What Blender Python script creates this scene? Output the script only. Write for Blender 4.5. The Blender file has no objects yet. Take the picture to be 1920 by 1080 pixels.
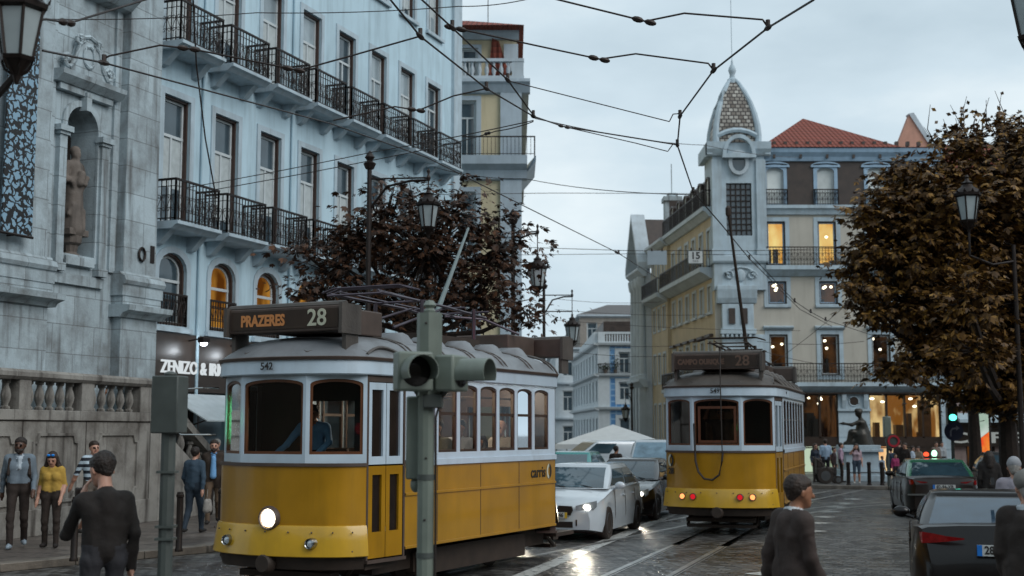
EXPO = 0.14
import bpy, math, random
import numpy as np
from math import sin, cos, tan, atan, atan2, pi, sqrt, radians as R
from mathutils import Vector as V, Matrix as M
random.seed(7)
S = bpy.context.scene
COL = S.collection
# ---------------------------------------------------------------- camera numbers (used to turn photo measurements into places)
F, PIT, CH = 2400.0, atan(268/2400), 2.1
def ray(px, py):
    y = F*cos(PIT)-(540-py)*sin(PIT); z = F*sin(PIT)+(540-py)*cos(PIT)
    return (px-960)/y, z/y
def G(px, py, z=0.0):
    a, b = ray(px, py); Y = (z-CH)/b
    return V((a*Y, Y, z))
def at(px, py, Y):
    a, b = ray(px, py)
    return V((a*Y, Y, CH+b*Y))
# ---------------------------------------------------------------- materials
def lin(c):
    if isinstance(c, str):
        c = c.lstrip('#'); c = [int(c[i:i+2], 16)/255 for i in (0, 2, 4)]
        return [x/12.92 if x <= .04045 else ((x+.055)/1.055)**2.4 for x in c]
    return list(c)
MATS = {}
def pm(name, col, rough=.6, metal=0., var=.12, scale=4., bump=0., bscale=30., streak=0., coat=0., spec=.5, dirt=None, emit=None, es=0., sub=0.):
    """principled material, colour broken up by noise; streak = vertical run-off stains"""
    if name in MATS: return MATS[name]
    m = bpy.data.materials.new(name); m.use_nodes = True
    nt = m.node_tree; N = nt.nodes; L = nt.links
    b = N['Principled BSDF']; c = lin(col)
    b.inputs['Roughness'].default_value = rough; b.inputs['Metallic'].default_value = metal
    b.inputs['Coat Weight'].default_value = coat; b.inputs['Coat Roughness'].default_value = .06
    b.inputs['Specular IOR Level'].default_value = spec
    tc = N.new('ShaderNodeTexCoord')
    n = N.new('ShaderNodeTexNoise'); n.inputs['Scale'].default_value = scale; n.inputs['Detail'].default_value = 6
    L.new(tc.outputs['Object'], n.inputs['Vector'])
    mx = N.new('ShaderNodeMix'); mx.data_type = 'RGBA'
    rp = N.new('ShaderNodeMapRange'); rp.inputs[1].default_value = .3; rp.inputs[2].default_value = .7
    L.new(n.outputs['Fac'], rp.inputs[0]); L.new(rp.outputs[0], mx.inputs['Factor'])
    mx.inputs['A'].default_value = [x*(1-var) for x in c]+[1]
    mx.inputs['B'].default_value = [min(1, x*(1+var)) for x in c]+[1]
    out = mx.outputs['Result']
    if streak or dirt:
        mp = N.new('ShaderNodeMapping'); mp.inputs['Scale'].default_value = (2.2, 2.2, .22)
        L.new(tc.outputs['Object'], mp.inputs['Vector'])
        n2 = N.new('ShaderNodeTexNoise'); n2.inputs['Scale'].default_value = 1.6; n2.inputs['Detail'].default_value = 8; n2.inputs['Roughness'].default_value = .65
        L.new(mp.outputs[0], n2.inputs['Vector'])
        r2 = N.new('ShaderNodeMapRange'); r2.inputs[1].default_value = .47; r2.inputs[2].default_value = .72; r2.inputs[4].default_value = streak
        L.new(n2.outputs['Fac'], r2.inputs[0])
        m2 = N.new('ShaderNodeMix'); m2.data_type = 'RGBA'
        L.new(r2.outputs[0], m2.inputs['Factor']); L.new(out, m2.inputs['A'])
        m2.inputs['B'].default_value = (lin(dirt) if dirt else [x*.35 for x in c])+[1]
        out = m2.outputs['Result']
    L.new(out, b.inputs['Base Color'])
    if bump:
        n3 = N.new('ShaderNodeTexNoise'); n3.inputs['Scale'].default_value = bscale; n3.inputs['Detail'].default_value = 4
        L.new(tc.outputs['Object'], n3.inputs['Vector'])
        bp = N.new('ShaderNodeBump'); bp.inputs['Strength'].default_value = bump; bp.inputs['Distance'].default_value = .02
        L.new(n3.outputs['Fac'], bp.inputs['Height']); L.new(bp.outputs[0], b.inputs['Normal'])
        r4 = N.new('ShaderNodeMapRange'); r4.inputs[3].default_value = max(0, rough-.1); r4.inputs[4].default_value = min(1, rough+.12)
        L.new(n.outputs['Fac'], r4.inputs[0]); L.new(r4.outputs[0], b.inputs['Roughness'])
    if emit is not None:
        b.inputs['Emission Color'].default_value = lin(emit)+[1]; b.inputs['Emission Strength'].default_value = es
    MATS[name] = m
    return m
def glow(name, col, strength, col2=None, scale=2.5, lo=.15):
    """surface that gives off light, uneven like a lit room (real emission, noise pattern fixed to the object)"""
    if name in MATS: return MATS[name]
    m = bpy.data.materials.new(name); m.use_nodes = True
    nt = m.node_tree; N = nt.nodes; L = nt.links
    N.remove(N['Principled BSDF']); e = N.new('ShaderNodeEmission')
    e.inputs['Strength'].default_value = strength; e.inputs['Color'].default_value = lin(col)+[1]
    if col2 is not None:
        tc = N.new('ShaderNodeTexCoord'); n = N.new('ShaderNodeTexNoise'); n.inputs['Scale'].default_value = scale; n.inputs['Detail'].default_value = 3
        mp = N.new('ShaderNodeMapping'); mp.inputs['Scale'].default_value = (1, 1, .55)
        L.new(tc.outputs['Object'], mp.inputs[0]); L.new(mp.outputs[0], n.inputs['Vector'])
        r = N.new('ShaderNodeMapRange'); r.inputs[1].default_value = .4; r.inputs[2].default_value = .6
        mx = N.new('ShaderNodeMix'); mx.data_type = 'RGBA'; mx.inputs['A'].default_value = lin(col)+[1]; mx.inputs['B'].default_value = lin(col2)+[1]
        L.new(n.outputs['Fac'], r.inputs[0]); L.new(r.outputs[0], mx.inputs['Factor']); L.new(mx.outputs['Result'], e.inputs['Color'])
    L.new(e.outputs[0], N['Material Output'].inputs[0]); MATS[name] = m
    return m
def clear_glass(name='clear_glass', tint='#dfe6e4', refl=.06, rough=.02, drops=0., ior=1.45):
    if name in MATS: return MATS[name]
    m = bpy.data.materials.new(name); m.use_nodes = True
    nt = m.node_tree; N = nt.nodes; L = nt.links; N.remove(N['Principled BSDF'])
    t = N.new('ShaderNodeBsdfTransparent'); t.inputs[0].default_value = lin(tint)+[1]
    g = N.new('ShaderNodeBsdfGlossy'); g.inputs['Roughness'].default_value = rough; g.inputs['Color'].default_value = (.9, .95, 1, 1)
    fr = N.new('ShaderNodeFresnel'); fr.inputs[0].default_value = ior
    ad = N.new('ShaderNodeMath'); ad.operation = 'ADD'; ad.inputs[1].default_value = refl; ad.use_clamp = True
    mx = N.new('ShaderNodeMixShader')
    L.new(fr.outputs[0], ad.inputs[0]); L.new(ad.outputs[0], mx.inputs[0]); L.new(t.outputs[0], mx.inputs[1]); L.new(g.outputs[0], mx.inputs[2])
    if drops:
        tc = N.new('ShaderNodeTexCoord'); vo = N.new('ShaderNodeTexVoronoi'); vo.inputs['Scale'].default_value = 34
        L.new(tc.outputs['Object'], vo.inputs['Vector'])
        lt = N.new('ShaderNodeMath'); lt.operation = 'LESS_THAN'; lt.inputs[1].default_value = .22
        L.new(vo.outputs['Distance'], lt.inputs[0])
        mu = N.new('ShaderNodeMath'); mu.operation = 'MULTIPLY'; mu.inputs[1].default_value = drops; L.new(lt.outputs[0], mu.inputs[0])
        d = N.new('ShaderNodeBsdfRefraction'); d.inputs['Roughness'].default_value = .4; d.inputs['IOR'].default_value = 1.33
        d2 = N.new('ShaderNodeBsdfDiffuse'); d2.inputs[0].default_value = (.75, .8, .82, 1)
        m2 = N.new('ShaderNodeMixShader'); L.new(mu.outputs[0], m2.inputs[0]); L.new(mx.outputs[0], m2.inputs[1]); L.new(d2.outputs[0], m2.inputs[2])
        L.new(m2.outputs[0], N['Material Output'].inputs[0])
    else: L.new(mx.outputs[0], N['Material Output'].inputs[0])
    MATS[name] = m
    return m
def stone_mat(name, c, ang, bw, bh, joint='#3d352f', stain='#4a423b', amt=.55, jw=.012):
    """ashlar: faint block joints laid along the wall direction, mottled and stained from above"""
    m = bpy.data.materials.new(name); m.use_nodes = True; nt = m.node_tree; N = nt.nodes; L = nt.links; b = N['Principled BSDF']; b.inputs['Roughness'].default_value = .8
    tc = N.new('ShaderNodeTexCoord'); mp = N.new('ShaderNodeMapping'); mp.inputs['Rotation'].default_value = (0, 0, -ang); L.new(tc.outputs['Object'], mp.inputs[0])
    sp = N.new('ShaderNodeSeparateXYZ'); L.new(mp.outputs[0], sp.inputs[0]); cb = N.new('ShaderNodeCombineXYZ'); L.new(sp.outputs[0], cb.inputs[0]); L.new(sp.outputs[2], cb.inputs[1])
    br = N.new('ShaderNodeTexBrick'); br.inputs['Scale'].default_value = 1; br.inputs['Brick Width'].default_value = bw; br.inputs['Row Height'].default_value = bh; br.inputs['Mortar Size'].default_value = jw; br.inputs['Mortar Smooth'].default_value = .3
    c = lin(c); br.inputs['Color1'].default_value = [x*.9 for x in c]+[1]; br.inputs['Color2'].default_value = [x*1.08 for x in c]+[1]; br.inputs['Mortar'].default_value = [x*.55+y*.45 for x, y in zip(c, lin(joint))]+[1]; L.new(cb.outputs[0], br.inputs['Vector'])
    n = N.new('ShaderNodeTexNoise'); n.inputs['Scale'].default_value = 1.1; n.inputs['Detail'].default_value = 9; n.inputs['Roughness'].default_value = .68; L.new(tc.outputs['Object'], n.inputs['Vector'])
    m1 = N.new('ShaderNodeMapRange'); m1.inputs[1].default_value = .42; m1.inputs[2].default_value = .72; m1.inputs[4].default_value = amt; L.new(n.outputs['Fac'], m1.inputs[0])
    x1 = N.new('ShaderNodeMix'); x1.data_type = 'RGBA'; L.new(m1.outputs[0], x1.inputs['Factor']); L.new(br.outputs['Color'], x1.inputs['A']); x1.inputs['B'].default_value = lin(stain)+[1]
    m3 = N.new('ShaderNodeMapping'); m3.inputs['Scale'].default_value = (3.2, 3.2, .3); L.new(tc.outputs['Object'], m3.inputs[0])
    n2 = N.new('ShaderNodeTexNoise'); n2.inputs['Scale'].default_value = 1.3; n2.inputs['Detail'].default_value = 6; L.new(m3.outputs[0], n2.inputs['Vector'])
    r2 = N.new('ShaderNodeMapRange'); r2.inputs[1].default_value = .52; r2.inputs[2].default_value = .72; r2.inputs[4].default_value = amt; L.new(n2.outputs['Fac'], r2.inputs[0])
    x2 = N.new('ShaderNodeMix'); x2.data_type = 'RGBA'; L.new(r2.outputs[0], x2.inputs['Factor']); L.new(x1.outputs['Result'], x2.inputs['A']); x2.inputs['B'].default_value = [x*.6 for x in lin(stain)]+[1]
    L.new(x2.outputs['Result'], b.inputs['Base Color'])
    n4 = N.new('ShaderNodeTexNoise'); n4.inputs['Scale'].default_value = 22; n4.inputs['Detail'].default_value = 5; L.new(tc.outputs['Object'], n4.inputs['Vector'])
    ad = N.new('ShaderNodeMath'); ad.operation = 'MULTIPLY_ADD'; ad.inputs[1].default_value = -1.5; L.new(br.outputs['Fac'], ad.inputs[0]); L.new(n4.outputs['Fac'], ad.inputs[2])
    bp = N.new('ShaderNodeBump'); bp.inputs['Strength'].default_value = .4; bp.inputs['Distance'].default_value = .02; L.new(ad.outputs[0], bp.inputs['Height']); L.new(bp.outputs[0], b.inputs['Normal'])
    MATS[name] = m; return m
# ---------------------------------------------------------------- mesh builder
class MB:
    def __init__(s, T=None):
        s.v = []; s.f = []; s.mi = []; s.T = T or M(); s.m = 0
    def add(s, vs, fs, m=None):
        o = len(s.v); T = s.T
        s.v += [tuple(T @ V(p)) for p in vs]
        s.f += [tuple(o+i for i in f) for f in fs]; s.mi += [s.m if m is None else m]*len(fs)
        return s
    def box(s, a, b, m=None, taper=0.):
        (x0, y0, z0), (x1, y1, z1) = a, b
        t = taper
        return s.add([(x0, y0, z0), (x1, y0, z0), (x1, y1, z0), (x0, y1, z0), (x0+t, y0+t, z1), (x1-t, y0+t, z1), (x1-t, y1-t, z1), (x0+t, y1-t, z1)],
              [(3, 2, 1, 0), (4, 5, 6, 7), (0, 1, 5, 4), (1, 2, 6, 5), (2, 3, 7, 6), (3, 0, 4, 7)], m)
    def obox(s, p, u, n, x0, x1, z0, z1, d0, d1, m=None):
        """box on a facade: x along u, z up, d out along n"""
        p = V(p); u = V(u); n = V(n); k = V((0, 0, 1))
        q = lambda x, d, z: p+u*x+n*d+k*z
        return s.add([q(x0, d0, z0), q(x1, d0, z0), q(x1, d1, z0), q(x0, d1, z0), q(x0, d0, z1), q(x1, d0, z1), q(x1, d1, z1), q(x0, d1, z1)],
              [(3, 2, 1, 0), (4, 5, 6, 7), (0, 1, 5, 4), (1, 2, 6, 5), (2, 3, 7, 6), (3, 0, 4, 7)], m)
    def prof(s, p, u, n, x0, x1, pts, m=None):
        """moulding: (d,z) profile swept along u from x0 to x1"""
        p = V(p); u = V(u); n = V(n); k = V((0, 0, 1)); c = len(pts)
        vs = [p+u*x+n*d+k*z for x in (x0, x1) for d, z in pts]
        return s.add(vs, [tuple(range(c)), tuple(range(2*c-1, c-1, -1))]+[(i, i+c, (i+1) % c+c, (i+1) % c) for i in range(c)], m)
    def loft(s, rings, m=None, cap=True, closed=True):
        c = len(rings[0]); vs = [p for r in rings for p in r]; fs = []
        for j in range(len(rings)-1):
            for i in range(c if closed else c-1):
                a, b = j*c+i, j*c+(i+1) % c
                fs.append((a, b, b+c, a+c))
        if cap: fs += [tuple(range(c-1, -1, -1)), tuple(range((len(rings)-1)*c, len(rings)*c))]
        return s.add(vs, fs, m)
    def lathe(s, prof, c=(0, 0, 0), n=16, m=None, ax='z', cap=True):
        c = V(c); rings = []
        for r, h in prof:
            ring = []
            for i in range(n):
                a = 2*pi*i/n; x, y = r*cos(a), r*sin(a)
                ring.append(c+V({'z': (x, y, h), 'y': (x, h, -y), 'x': (h, x, y)}[ax]))
            rings.append(ring)
        return s.loft(rings, m, cap)
    def tube(s, pts, r, n=6, m=None, cap=True):
        pts = [V(p) for p in pts]; rings = []
        rs = r if isinstance(r, (list, tuple)) else [r]*len(pts)
        for i, p in enumerate(pts):
            d = (pts[min(i+1, len(pts)-1)]-pts[max(i-1, 0)])
            if d.length < 1e-9: d = V((0, 0, 1))
            d.normalize(); a = V((0, 0, 1)) if abs(d.z) < .9 else V((1, 0, 0))
            x = d.cross(a).normalized(); y = d.cross(x)
            rings.append([p+x*rs[i]*cos(2*pi*k/n)+y*rs[i]*sin(2*pi*k/n) for k in range(n)])
        return s.loft(rings, m, cap)
    def ell(s, c, r, nu=12, nv=8, m=None):
        c = V(c); rings = []
        for j in range(nv+1):
            t = -pi/2+pi*j/nv; t = max(-pi/2+.05, min(pi/2-.05, t))
            rings.append([c+V((r[0]*cos(t)*cos(2*pi*i/nu), r[1]*cos(t)*sin(2*pi*i/nu), r[2]*sin(t))) for i in range(nu)])
        return s.loft(rings, m)
    def poly(s, pts, m=None): return s.add(pts, [tuple(range(len(pts)))], m)
    def prism(s, pts, d, m=None):
        """planar outline pushed along vector d"""
        c = len(pts); d = V(d); vs = [V(p) for p in pts]+[V(p)+d for p in pts]
        return s.add(vs, [tuple(range(c-1, -1, -1)), tuple(range(c, 2*c))]+[(i, (i+1) % c, (i+1) % c+c, i+c) for i in range(c)], m)
    def build(s, name, mats, parent=None, smooth=35, bevel=0., fix=True):
        me = bpy.data.meshes.new(name); me.from_pydata(s.v, [], s.f)
        for a in (mats if isinstance(mats, (list, tuple)) else [mats]): me.materials.append(a)
        me.polygons.foreach_set('material_index', s.mi)
        if fix and len(s.f) < 60000:
            import bmesh
            bm = bmesh.new(); bm.from_mesh(me); bmesh.ops.recalc_face_normals(bm, faces=bm.faces); bm.to_mesh(me); bm.free()
        if smooth:
            me.polygons.foreach_set('use_smooth', [True]*len(me.polygons)); me.set_sharp_from_angle(angle=R(smooth))
        me.update()
        o = bpy.data.objects.new(name, me); COL.objects.link(o)
        if parent is not None: o.parent = parent
        if bevel:
            b = o.modifiers.new('bevel', 'BEVEL'); b.width = bevel; b.segments = 2; b.limit_method = 'ANGLE'; b.angle_limit = R(40)
        return o
def tag(o, label=None, cat=None, group=None, kind=None):
    for k, v in (('label', label), ('category', cat), ('group', group), ('kind', kind)):
        if v: o[k] = v
    return o
def thing(name, label, cat, loc=(0, 0, 0), rz=0., group=None):
    o = bpy.data.objects.new(name, None); COL.objects.link(o); o.empty_display_size = .2
    o.location = loc; o.rotation_euler = (0, 0, rz)
    return tag(o, label, cat, group)
def dup(root, loc=None, rz=None, label=None, group=None, scale=None):
    def cp(o, parent):
        c = o.copy(); COL.objects.link(c)
        if parent is not None: c.parent = parent
        for ch in [x for x in bpy.data.objects if x.parent == o]: cp(ch, c)
        return c
    r = cp(root, None)
    if loc is not None: r.location = loc
    if rz is not None: r.rotation_euler = (0, 0, rz)
    if scale: r.scale = (scale,)*3 if not isinstance(scale, tuple) else scale
    if label: r['label'] = label
    if group: r['group'] = group
    return r
def copy_part(o, parent, off=(0, 0, 0)):
    c = o.copy(); COL.objects.link(c); c.parent = parent; c.location = V(o.location)+V(off)
    return c
# ---------------------------------------------------------------- facades
UP = V((0, 0, 1))
def opening(x0, x1, z0, z1, rise=0., n=8):
    """opening outline, counter-clockwise from bottom left; rise = height of the arch above z1-rise"""
    pts = [(x0, z0), (x1, z0)]
    if rise <= 0: return pts+[(x1, z1), (x0, z1)]
    zs = z1-rise; w = (x1-x0)/2; cx = (x0+x1)/2
    return pts+[(cx+w*cos(pi*i/n), zs+rise*sin(pi*i/n)) for i in range(n+1)]
class Wall:
    def __init__(s, p, u, n): s.p = V(p); s.u = V(u).normalized(); s.n = V(n).normalized()
    def q(s, x, z, d=0.): return s.p+s.u*x+UP*z+s.n*d
    def cell(s, mb, X0, X1, Z0, Z1, hole=None, depth=.22, m=None, mr=None):
        """wall rectangle X0..X1 x Z0..Z1 with one opening (list from opening()) and its reveals"""
        q = s.q
        if not hole: return mb.add([q(X0, Z0), q(X1, Z0), q(X1, Z1), q(X0, Z1)], [(0, 1, 2, 3)], m)
        (x0, z0), (x1, _) = hole[0], hole[1]; top = hole[2:]
        zr = top[0][1]; zl = top[-1][1]
        def quad(a, b, c, d): mb.add([q(*a), q(*b), q(*c), q(*d)], [(0, 1, 2, 3)], m)
        if z0 > Z0+1e-4: quad((X0, Z0), (X1, Z0), (X1, z0), (X0, z0))
        quad((X0, z0), (x0, z0), (x0, zl), (X0, zl)); quad((x1, z0), (X1, z0), (X1, zr), (x1, zr))
        quad((X0, zl), (x0, zl), (x0, Z1), (X0, Z1)); quad((x1, zr), (X1, zr), (X1, Z1), (x1, Z1))
        for a, b in zip(top, top[1:]): quad((b[0], b[1]), (a[0], a[1]), (a[0], Z1), (b[0], Z1))
        c = len(hole)
        mb.add([q(x, z) for x, z in hole]+[q(x, z, -depth) for x, z in hole], [(i, (i+1) % c, (i+1) % c+c, i+c) for i in range(c)], mr if mr is not None else m)
    def ring(s, mb, loop, w, d0, d1, m=None, inward=True):
        """flat frame following an opening; inward=False lays it outside the opening as a surround"""
        xs = [p[0] for p in loop]; zs = [p[1] for p in loop]
        cx, cz = (min(xs)+max(xs))/2, (min(zs)+max(zs))/2; hx, hz = (max(xs)-min(xs))/2, (max(zs)-min(zs))/2
        k = -1 if inward else 1
        l2 = [(cx+(x-cx)*(1+k*w/hx), cz+(z-cz)*(1+k*w/hz)) for x, z in loop]
        a, b = (loop, l2); c = len(loop); q = s.q
        vs = [q(x, z, d0) for x, z in a]+[q(x, z, d0) for x, z in b]+[q(x, z, d1) for x, z in a]+[q(x, z, d1) for x, z in b]
        fs = []
        for i in range(c):
            j = (i+1) % c
            fs += [(2*c+i, 2*c+j, 3*c+j, 3*c+i), (i, i+c, j+c, j), (i, j, j+2*c, i+2*c), (i+c, i+3*c, j+3*c, j+c)]
        mb.add(vs, fs, m)
        return l2
    def pane(s, mb, loop, d, m=None): mb.add([s.q(x, z, d) for x, z in loop], [tuple(range(len(loop)))], m)
    def bar(s, mb, x0, x1, z0, z1, d0, d1, m=None): mb.obox(s.p, s.u, s.n, x0, x1, z0, z1, d0, d1, m)
    def prof(s, mb, x0, x1, pts, m=None): mb.prof(s.p, s.u, s.n, x0, x1, pts, m)
def scroll(c, ax, r, turns=1.1, n=10, sgn=1):
    """spiral points in the plane of ax (unit vector) and up"""
    out = []
    for i in range(n+1):
        t = i/n; a = t*turns*2*pi; rr = r*(1-.75*t)
        out.append(V(c)+V(ax)*(rr*cos(a)*sgn)+UP*(rr*sin(a)))
    return out
def text_mesh(name, s, mat, parent, mw, size=.3, depth=.01, align='CENTER', bold=0., sx=1.):
    """lettering as real thin mesh; mw = local matrix of the text plane"""
    cu = bpy.data.curves.new(name, 'FONT'); cu.body = s; cu.size = size; cu.extrude = depth; cu.align_x = align; cu.align_y = 'CENTER'; cu.offset = bold; cu.resolution_u = 3
    t = bpy.data.objects.new('tmp', cu); COL.objects.link(t)
    bpy.context.view_layer.update()
    me = bpy.data.meshes.new_from_object(t.evaluated_get(bpy.context.evaluated_depsgraph_get()))
    bpy.data.objects.remove(t)
    me.name = name; me.materials.clear(); me.materials.append(mat)
    me.transform(M.Diagonal((sx, 1, 1, 1)))
    me.transform(mw)
    o = bpy.data.objects.new(name, me); COL.objects.link(o)
    if parent is not None: o.parent = parent
    return o
def plane_m(o, right, up):
    r = V(right).normalized(); u = V(up).normalized(); n = r.cross(u)
    return M(((r.x, u.x, n.x, o[0]), (r.y, u.y, n.y, o[1]), (r.z, u.z, n.z, o[2]), (0, 0, 0, 1)))
# ---------------------------------------------------------------- bodies: smooth union of rounded cones meshed as one skin
def sdf_mesh(prims, h, k=.025):
    """prims: (a, b, ra, rb, material index[, scale xyz about a]) -> verts, quads, material per quad"""
    P = []
    for p in prims:
        a, b, ra, rb, mi = p[:5]; kk = p[5] if len(p) > 5 else k
        P.append((np.array(a, float), np.array(b, float), ra, rb, mi, kk))
    lo = np.min([np.minimum(a, b)-max(ra, rb) for a, b, ra, rb, _, _ in P], 0)-3*h
    hi = np.max([np.maximum(a, b)+max(ra, rb) for a, b, ra, rb, _, _ in P], 0)+3*h
    n = np.ceil((hi-lo)/h).astype(int)+1
    D = np.full(n, .2, np.float32); W = np.full(n, .2, np.float32); I = np.zeros(n, np.int16)
    for a, b, ra, rb, mi, kk in P:
        r = max(ra, rb)+.06
        i0 = np.maximum(0, np.floor((np.minimum(a, b)-r-lo)/h).astype(int)); i1 = np.minimum(n, np.ceil((np.maximum(a, b)+r-lo)/h).astype(int)+1)
        sl = tuple(slice(p, q) for p, q in zip(i0, i1))
        X, Y, Z = np.meshgrid(*[lo[d]+h*np.arange(i0[d], i1[d]) for d in range(3)], indexing='ij', sparse=True)
        ba = b-a; L2 = max(1e-9, float(ba@ba))
        t = np.clip(((X-a[0])*ba[0]+(Y-a[1])*ba[1]+(Z-a[2])*ba[2])/L2, 0, 1)
        d = np.sqrt((X-a[0]-t*ba[0])**2+(Y-a[1]-t*ba[1])**2+(Z-a[2]-t*ba[2])**2)-(ra+(rb-ra)*t)
        d = d.astype(np.float32)
        o = D[sl]; hh = np.clip(.5+.5*(o-d)/kk, 0, 1)
        D[sl] = o*(1-hh)+d*hh-kk*hh*(1-hh)
        w = W[sl]; c = d < w; w[c] = d[c]; I[sl][c] = mi
    ins = D < 0
    cor = [(i, j, l) for i in (0, 1) for j in (0, 1) for l in (0, 1)]
    sh = tuple(x-1 for x in n)
    sub = lambda A, c: A[c[0]:c[0]+sh[0], c[1]:c[1]+sh[1], c[2]:c[2]+sh[2]]
    cnt = sum(sub(ins, c).astype(np.int8) for c in cor)
    act = (cnt > 0) & (cnt < 8)
    idx = np.full(sh, -1, np.int64); ac = np.argwhere(act); idx[act] = np.arange(len(ac))
    acc = np.zeros((len(ac), 3)); num = np.zeros(len(ac))
    for c0 in cor:
        for ax in range(3):
            if c0[ax]: continue
            c1 = list(c0); c1[ax] = 1
            d0 = D[tuple((ac+c0).T)]; d1 = D[tuple((ac+c1).T)]; x = (d0 < 0) != (d1 < 0)
            t = np.where(x, d0/np.where(x, d0-d1, 1), 0)
            pt = ac+np.array(c0); pt = pt.astype(float); pt[:, ax] += t
            acc[x] += pt[x]; num[x] += 1
    vs = lo+h*acc/num[:, None]
    fs = []; mi = []
    for ax in range(3):
        u, v = [(1, 2), (2, 0), (0, 1)][ax]
        a = ins; b = np.roll(ins, -1, ax); e = a != b
        sl = [slice(None)]*3; sl[ax] = slice(0, n[ax]-1); sl[u] = slice(1, n[u]-1); sl[v] = slice(1, n[v]-1)
        m = np.zeros_like(e); m[tuple(sl)] = e[tuple(sl)]
        pts = np.argwhere(m)
        if not len(pts): continue
        du = np.eye(3, dtype=int)[u]; dv = np.eye(3, dtype=int)[v]
        q = np.stack([idx[tuple((pts-du-dv).T)], idx[tuple((pts-dv).T)], idx[tuple(pts.T)], idx[tuple((pts-du).T)]], 1)
        fl = ~ins[tuple(pts.T)]; q[fl] = q[fl][:, ::-1]
        fs.append(q); mi.append(I[tuple(pts.T)])
    return vs, np.concatenate(fs), np.concatenate(mi)
from mathutils import noise as mnoise
def sdf_obj(name, prims, mats, h=.02, k=.025, parent=None, wrinkle=0., only=(), wf=1.):
    vs, fs, mi = sdf_mesh(prims, h, k)
    if wrinkle:      # cloth folds: push the clothed skin in and out
        cl = np.zeros(len(vs), bool); cl[fs[np.isin(mi, only)].ravel()] = True
        c_ = vs.mean(0)
        for i in np.nonzero(cl)[0]:
            x, y, z = vs[i]*wf; n_ = mnoise.noise((x*8, y*8, z*5+3*mnoise.noise((x*5, y*5, z*4))))+.35*mnoise.noise((x*17, y*17, z*13))
            d = np.array((x/wf-c_[0]*.5, y/wf-c_[1]*.5, 0)) if wf == 1 else vs[i]-c_; d /= (np.linalg.norm(d)+1e-5); vs[i] = vs[i]+d*wrinkle*n_
    me = bpy.data.meshes.new(name); me.from_pydata(vs.tolist(), [], fs.tolist())
    for m in mats: me.materials.append(m)
    me.polygons.foreach_set('material_index', mi.astype(np.int32)); me.polygons.foreach_set('use_smooth', [True]*len(fs)); me.update()
    o = bpy.data.objects.new(name, me); COL.objects.link(o)
    if parent is not None: o.parent = parent
    return o
# ================================================================ camera, sky, light
cam = bpy.data.cameras.new('camera'); co = bpy.data.objects.new('camera', cam); COL.objects.link(co); S.camera = co
co.location = (0, 0, CH); co.rotation_euler = (pi/2+PIT, 0, 0)
cam.sensor_width = 36; cam.lens = 45; cam.clip_end = 3000
cam.dof.use_dof = True; cam.dof.focus_distance = 17.5; cam.dof.aperture_fstop = 1.9
S.view_settings.view_transform = 'Standard'; S.view_settings.look = 'None'; S.view_settings.exposure = EXPO; S.view_settings.gamma = 1
S.render.film_transparent = False
w = bpy.data.worlds.new('World'); S.world = w; w.use_nodes = True
nt = w.node_tree; N = nt.nodes; L = nt.links
bg = N['Background']; sky = N.new('ShaderNodeTexSky'); sky.sky_type = 'NISHITA'; sky.sun_disc = False
SUN_EL, SUN_AZ = R(38), R(125)          # soft sun behind the clouds, behind the camera to the right
sky.sun_elevation = SUN_EL; sky.sun_rotation = SUN_AZ
bg.inputs['Strength'].default_value = .05; L.new(sky.outputs[0], bg.inputs['Color'])
bg2 = N.new('ShaderNodeBackground'); bg2.inputs['Strength'].default_value = 1.0
tc = N.new('ShaderNodeTexCoord'); mp = N.new('ShaderNodeMapping'); mp.inputs['Scale'].default_value = (1, 1, 2.6)
L.new(tc.outputs['Generated'], mp.inputs[0])
n1 = N.new('ShaderNodeTexNoise'); n1.inputs['Scale'].default_value = 3.4; n1.inputs['Detail'].default_value = 7; n1.inputs['Roughness'].default_value = .52
L.new(mp.outputs[0], n1.inputs['Vector'])
cr = N.new('ShaderNodeValToRGB'); L.new(n1.outputs['Fac'], cr.inputs[0])
e = cr.color_ramp.elements; e[0].position = .33; e[0].color = (.50, .62, .70, 1); e[1].position = .72; e[1].color = (.82, .91, .95, 1)
x = cr.color_ramp.elements.new(.52); x.color = (.61, .735, .815, 1)
L.new(cr.outputs[0], bg2.inputs['Color'])
mxs = N.new('ShaderNodeMixShader'); mxs.inputs[0].default_value = .93
L.new(bg.outputs[0], mxs.inputs[1]); L.new(bg2.outputs[0], mxs.inputs[2]); L.new(mxs.outputs[0], N['World Output'].inputs[0])
sl = bpy.data.lights.new('sun', 'SUN'); so = bpy.data.objects.new('sun', sl); COL.objects.link(so)
sl.energy = 1.5; sl.angle = R(40); sl.color = (1, .98, .96)
d = V((sin(SUN_AZ)*cos(SUN_EL), cos(SUN_AZ)*cos(SUN_EL), sin(SUN_EL)))
so.rotation_euler = d.to_track_quat('Z', 'Y').to_euler()
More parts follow.
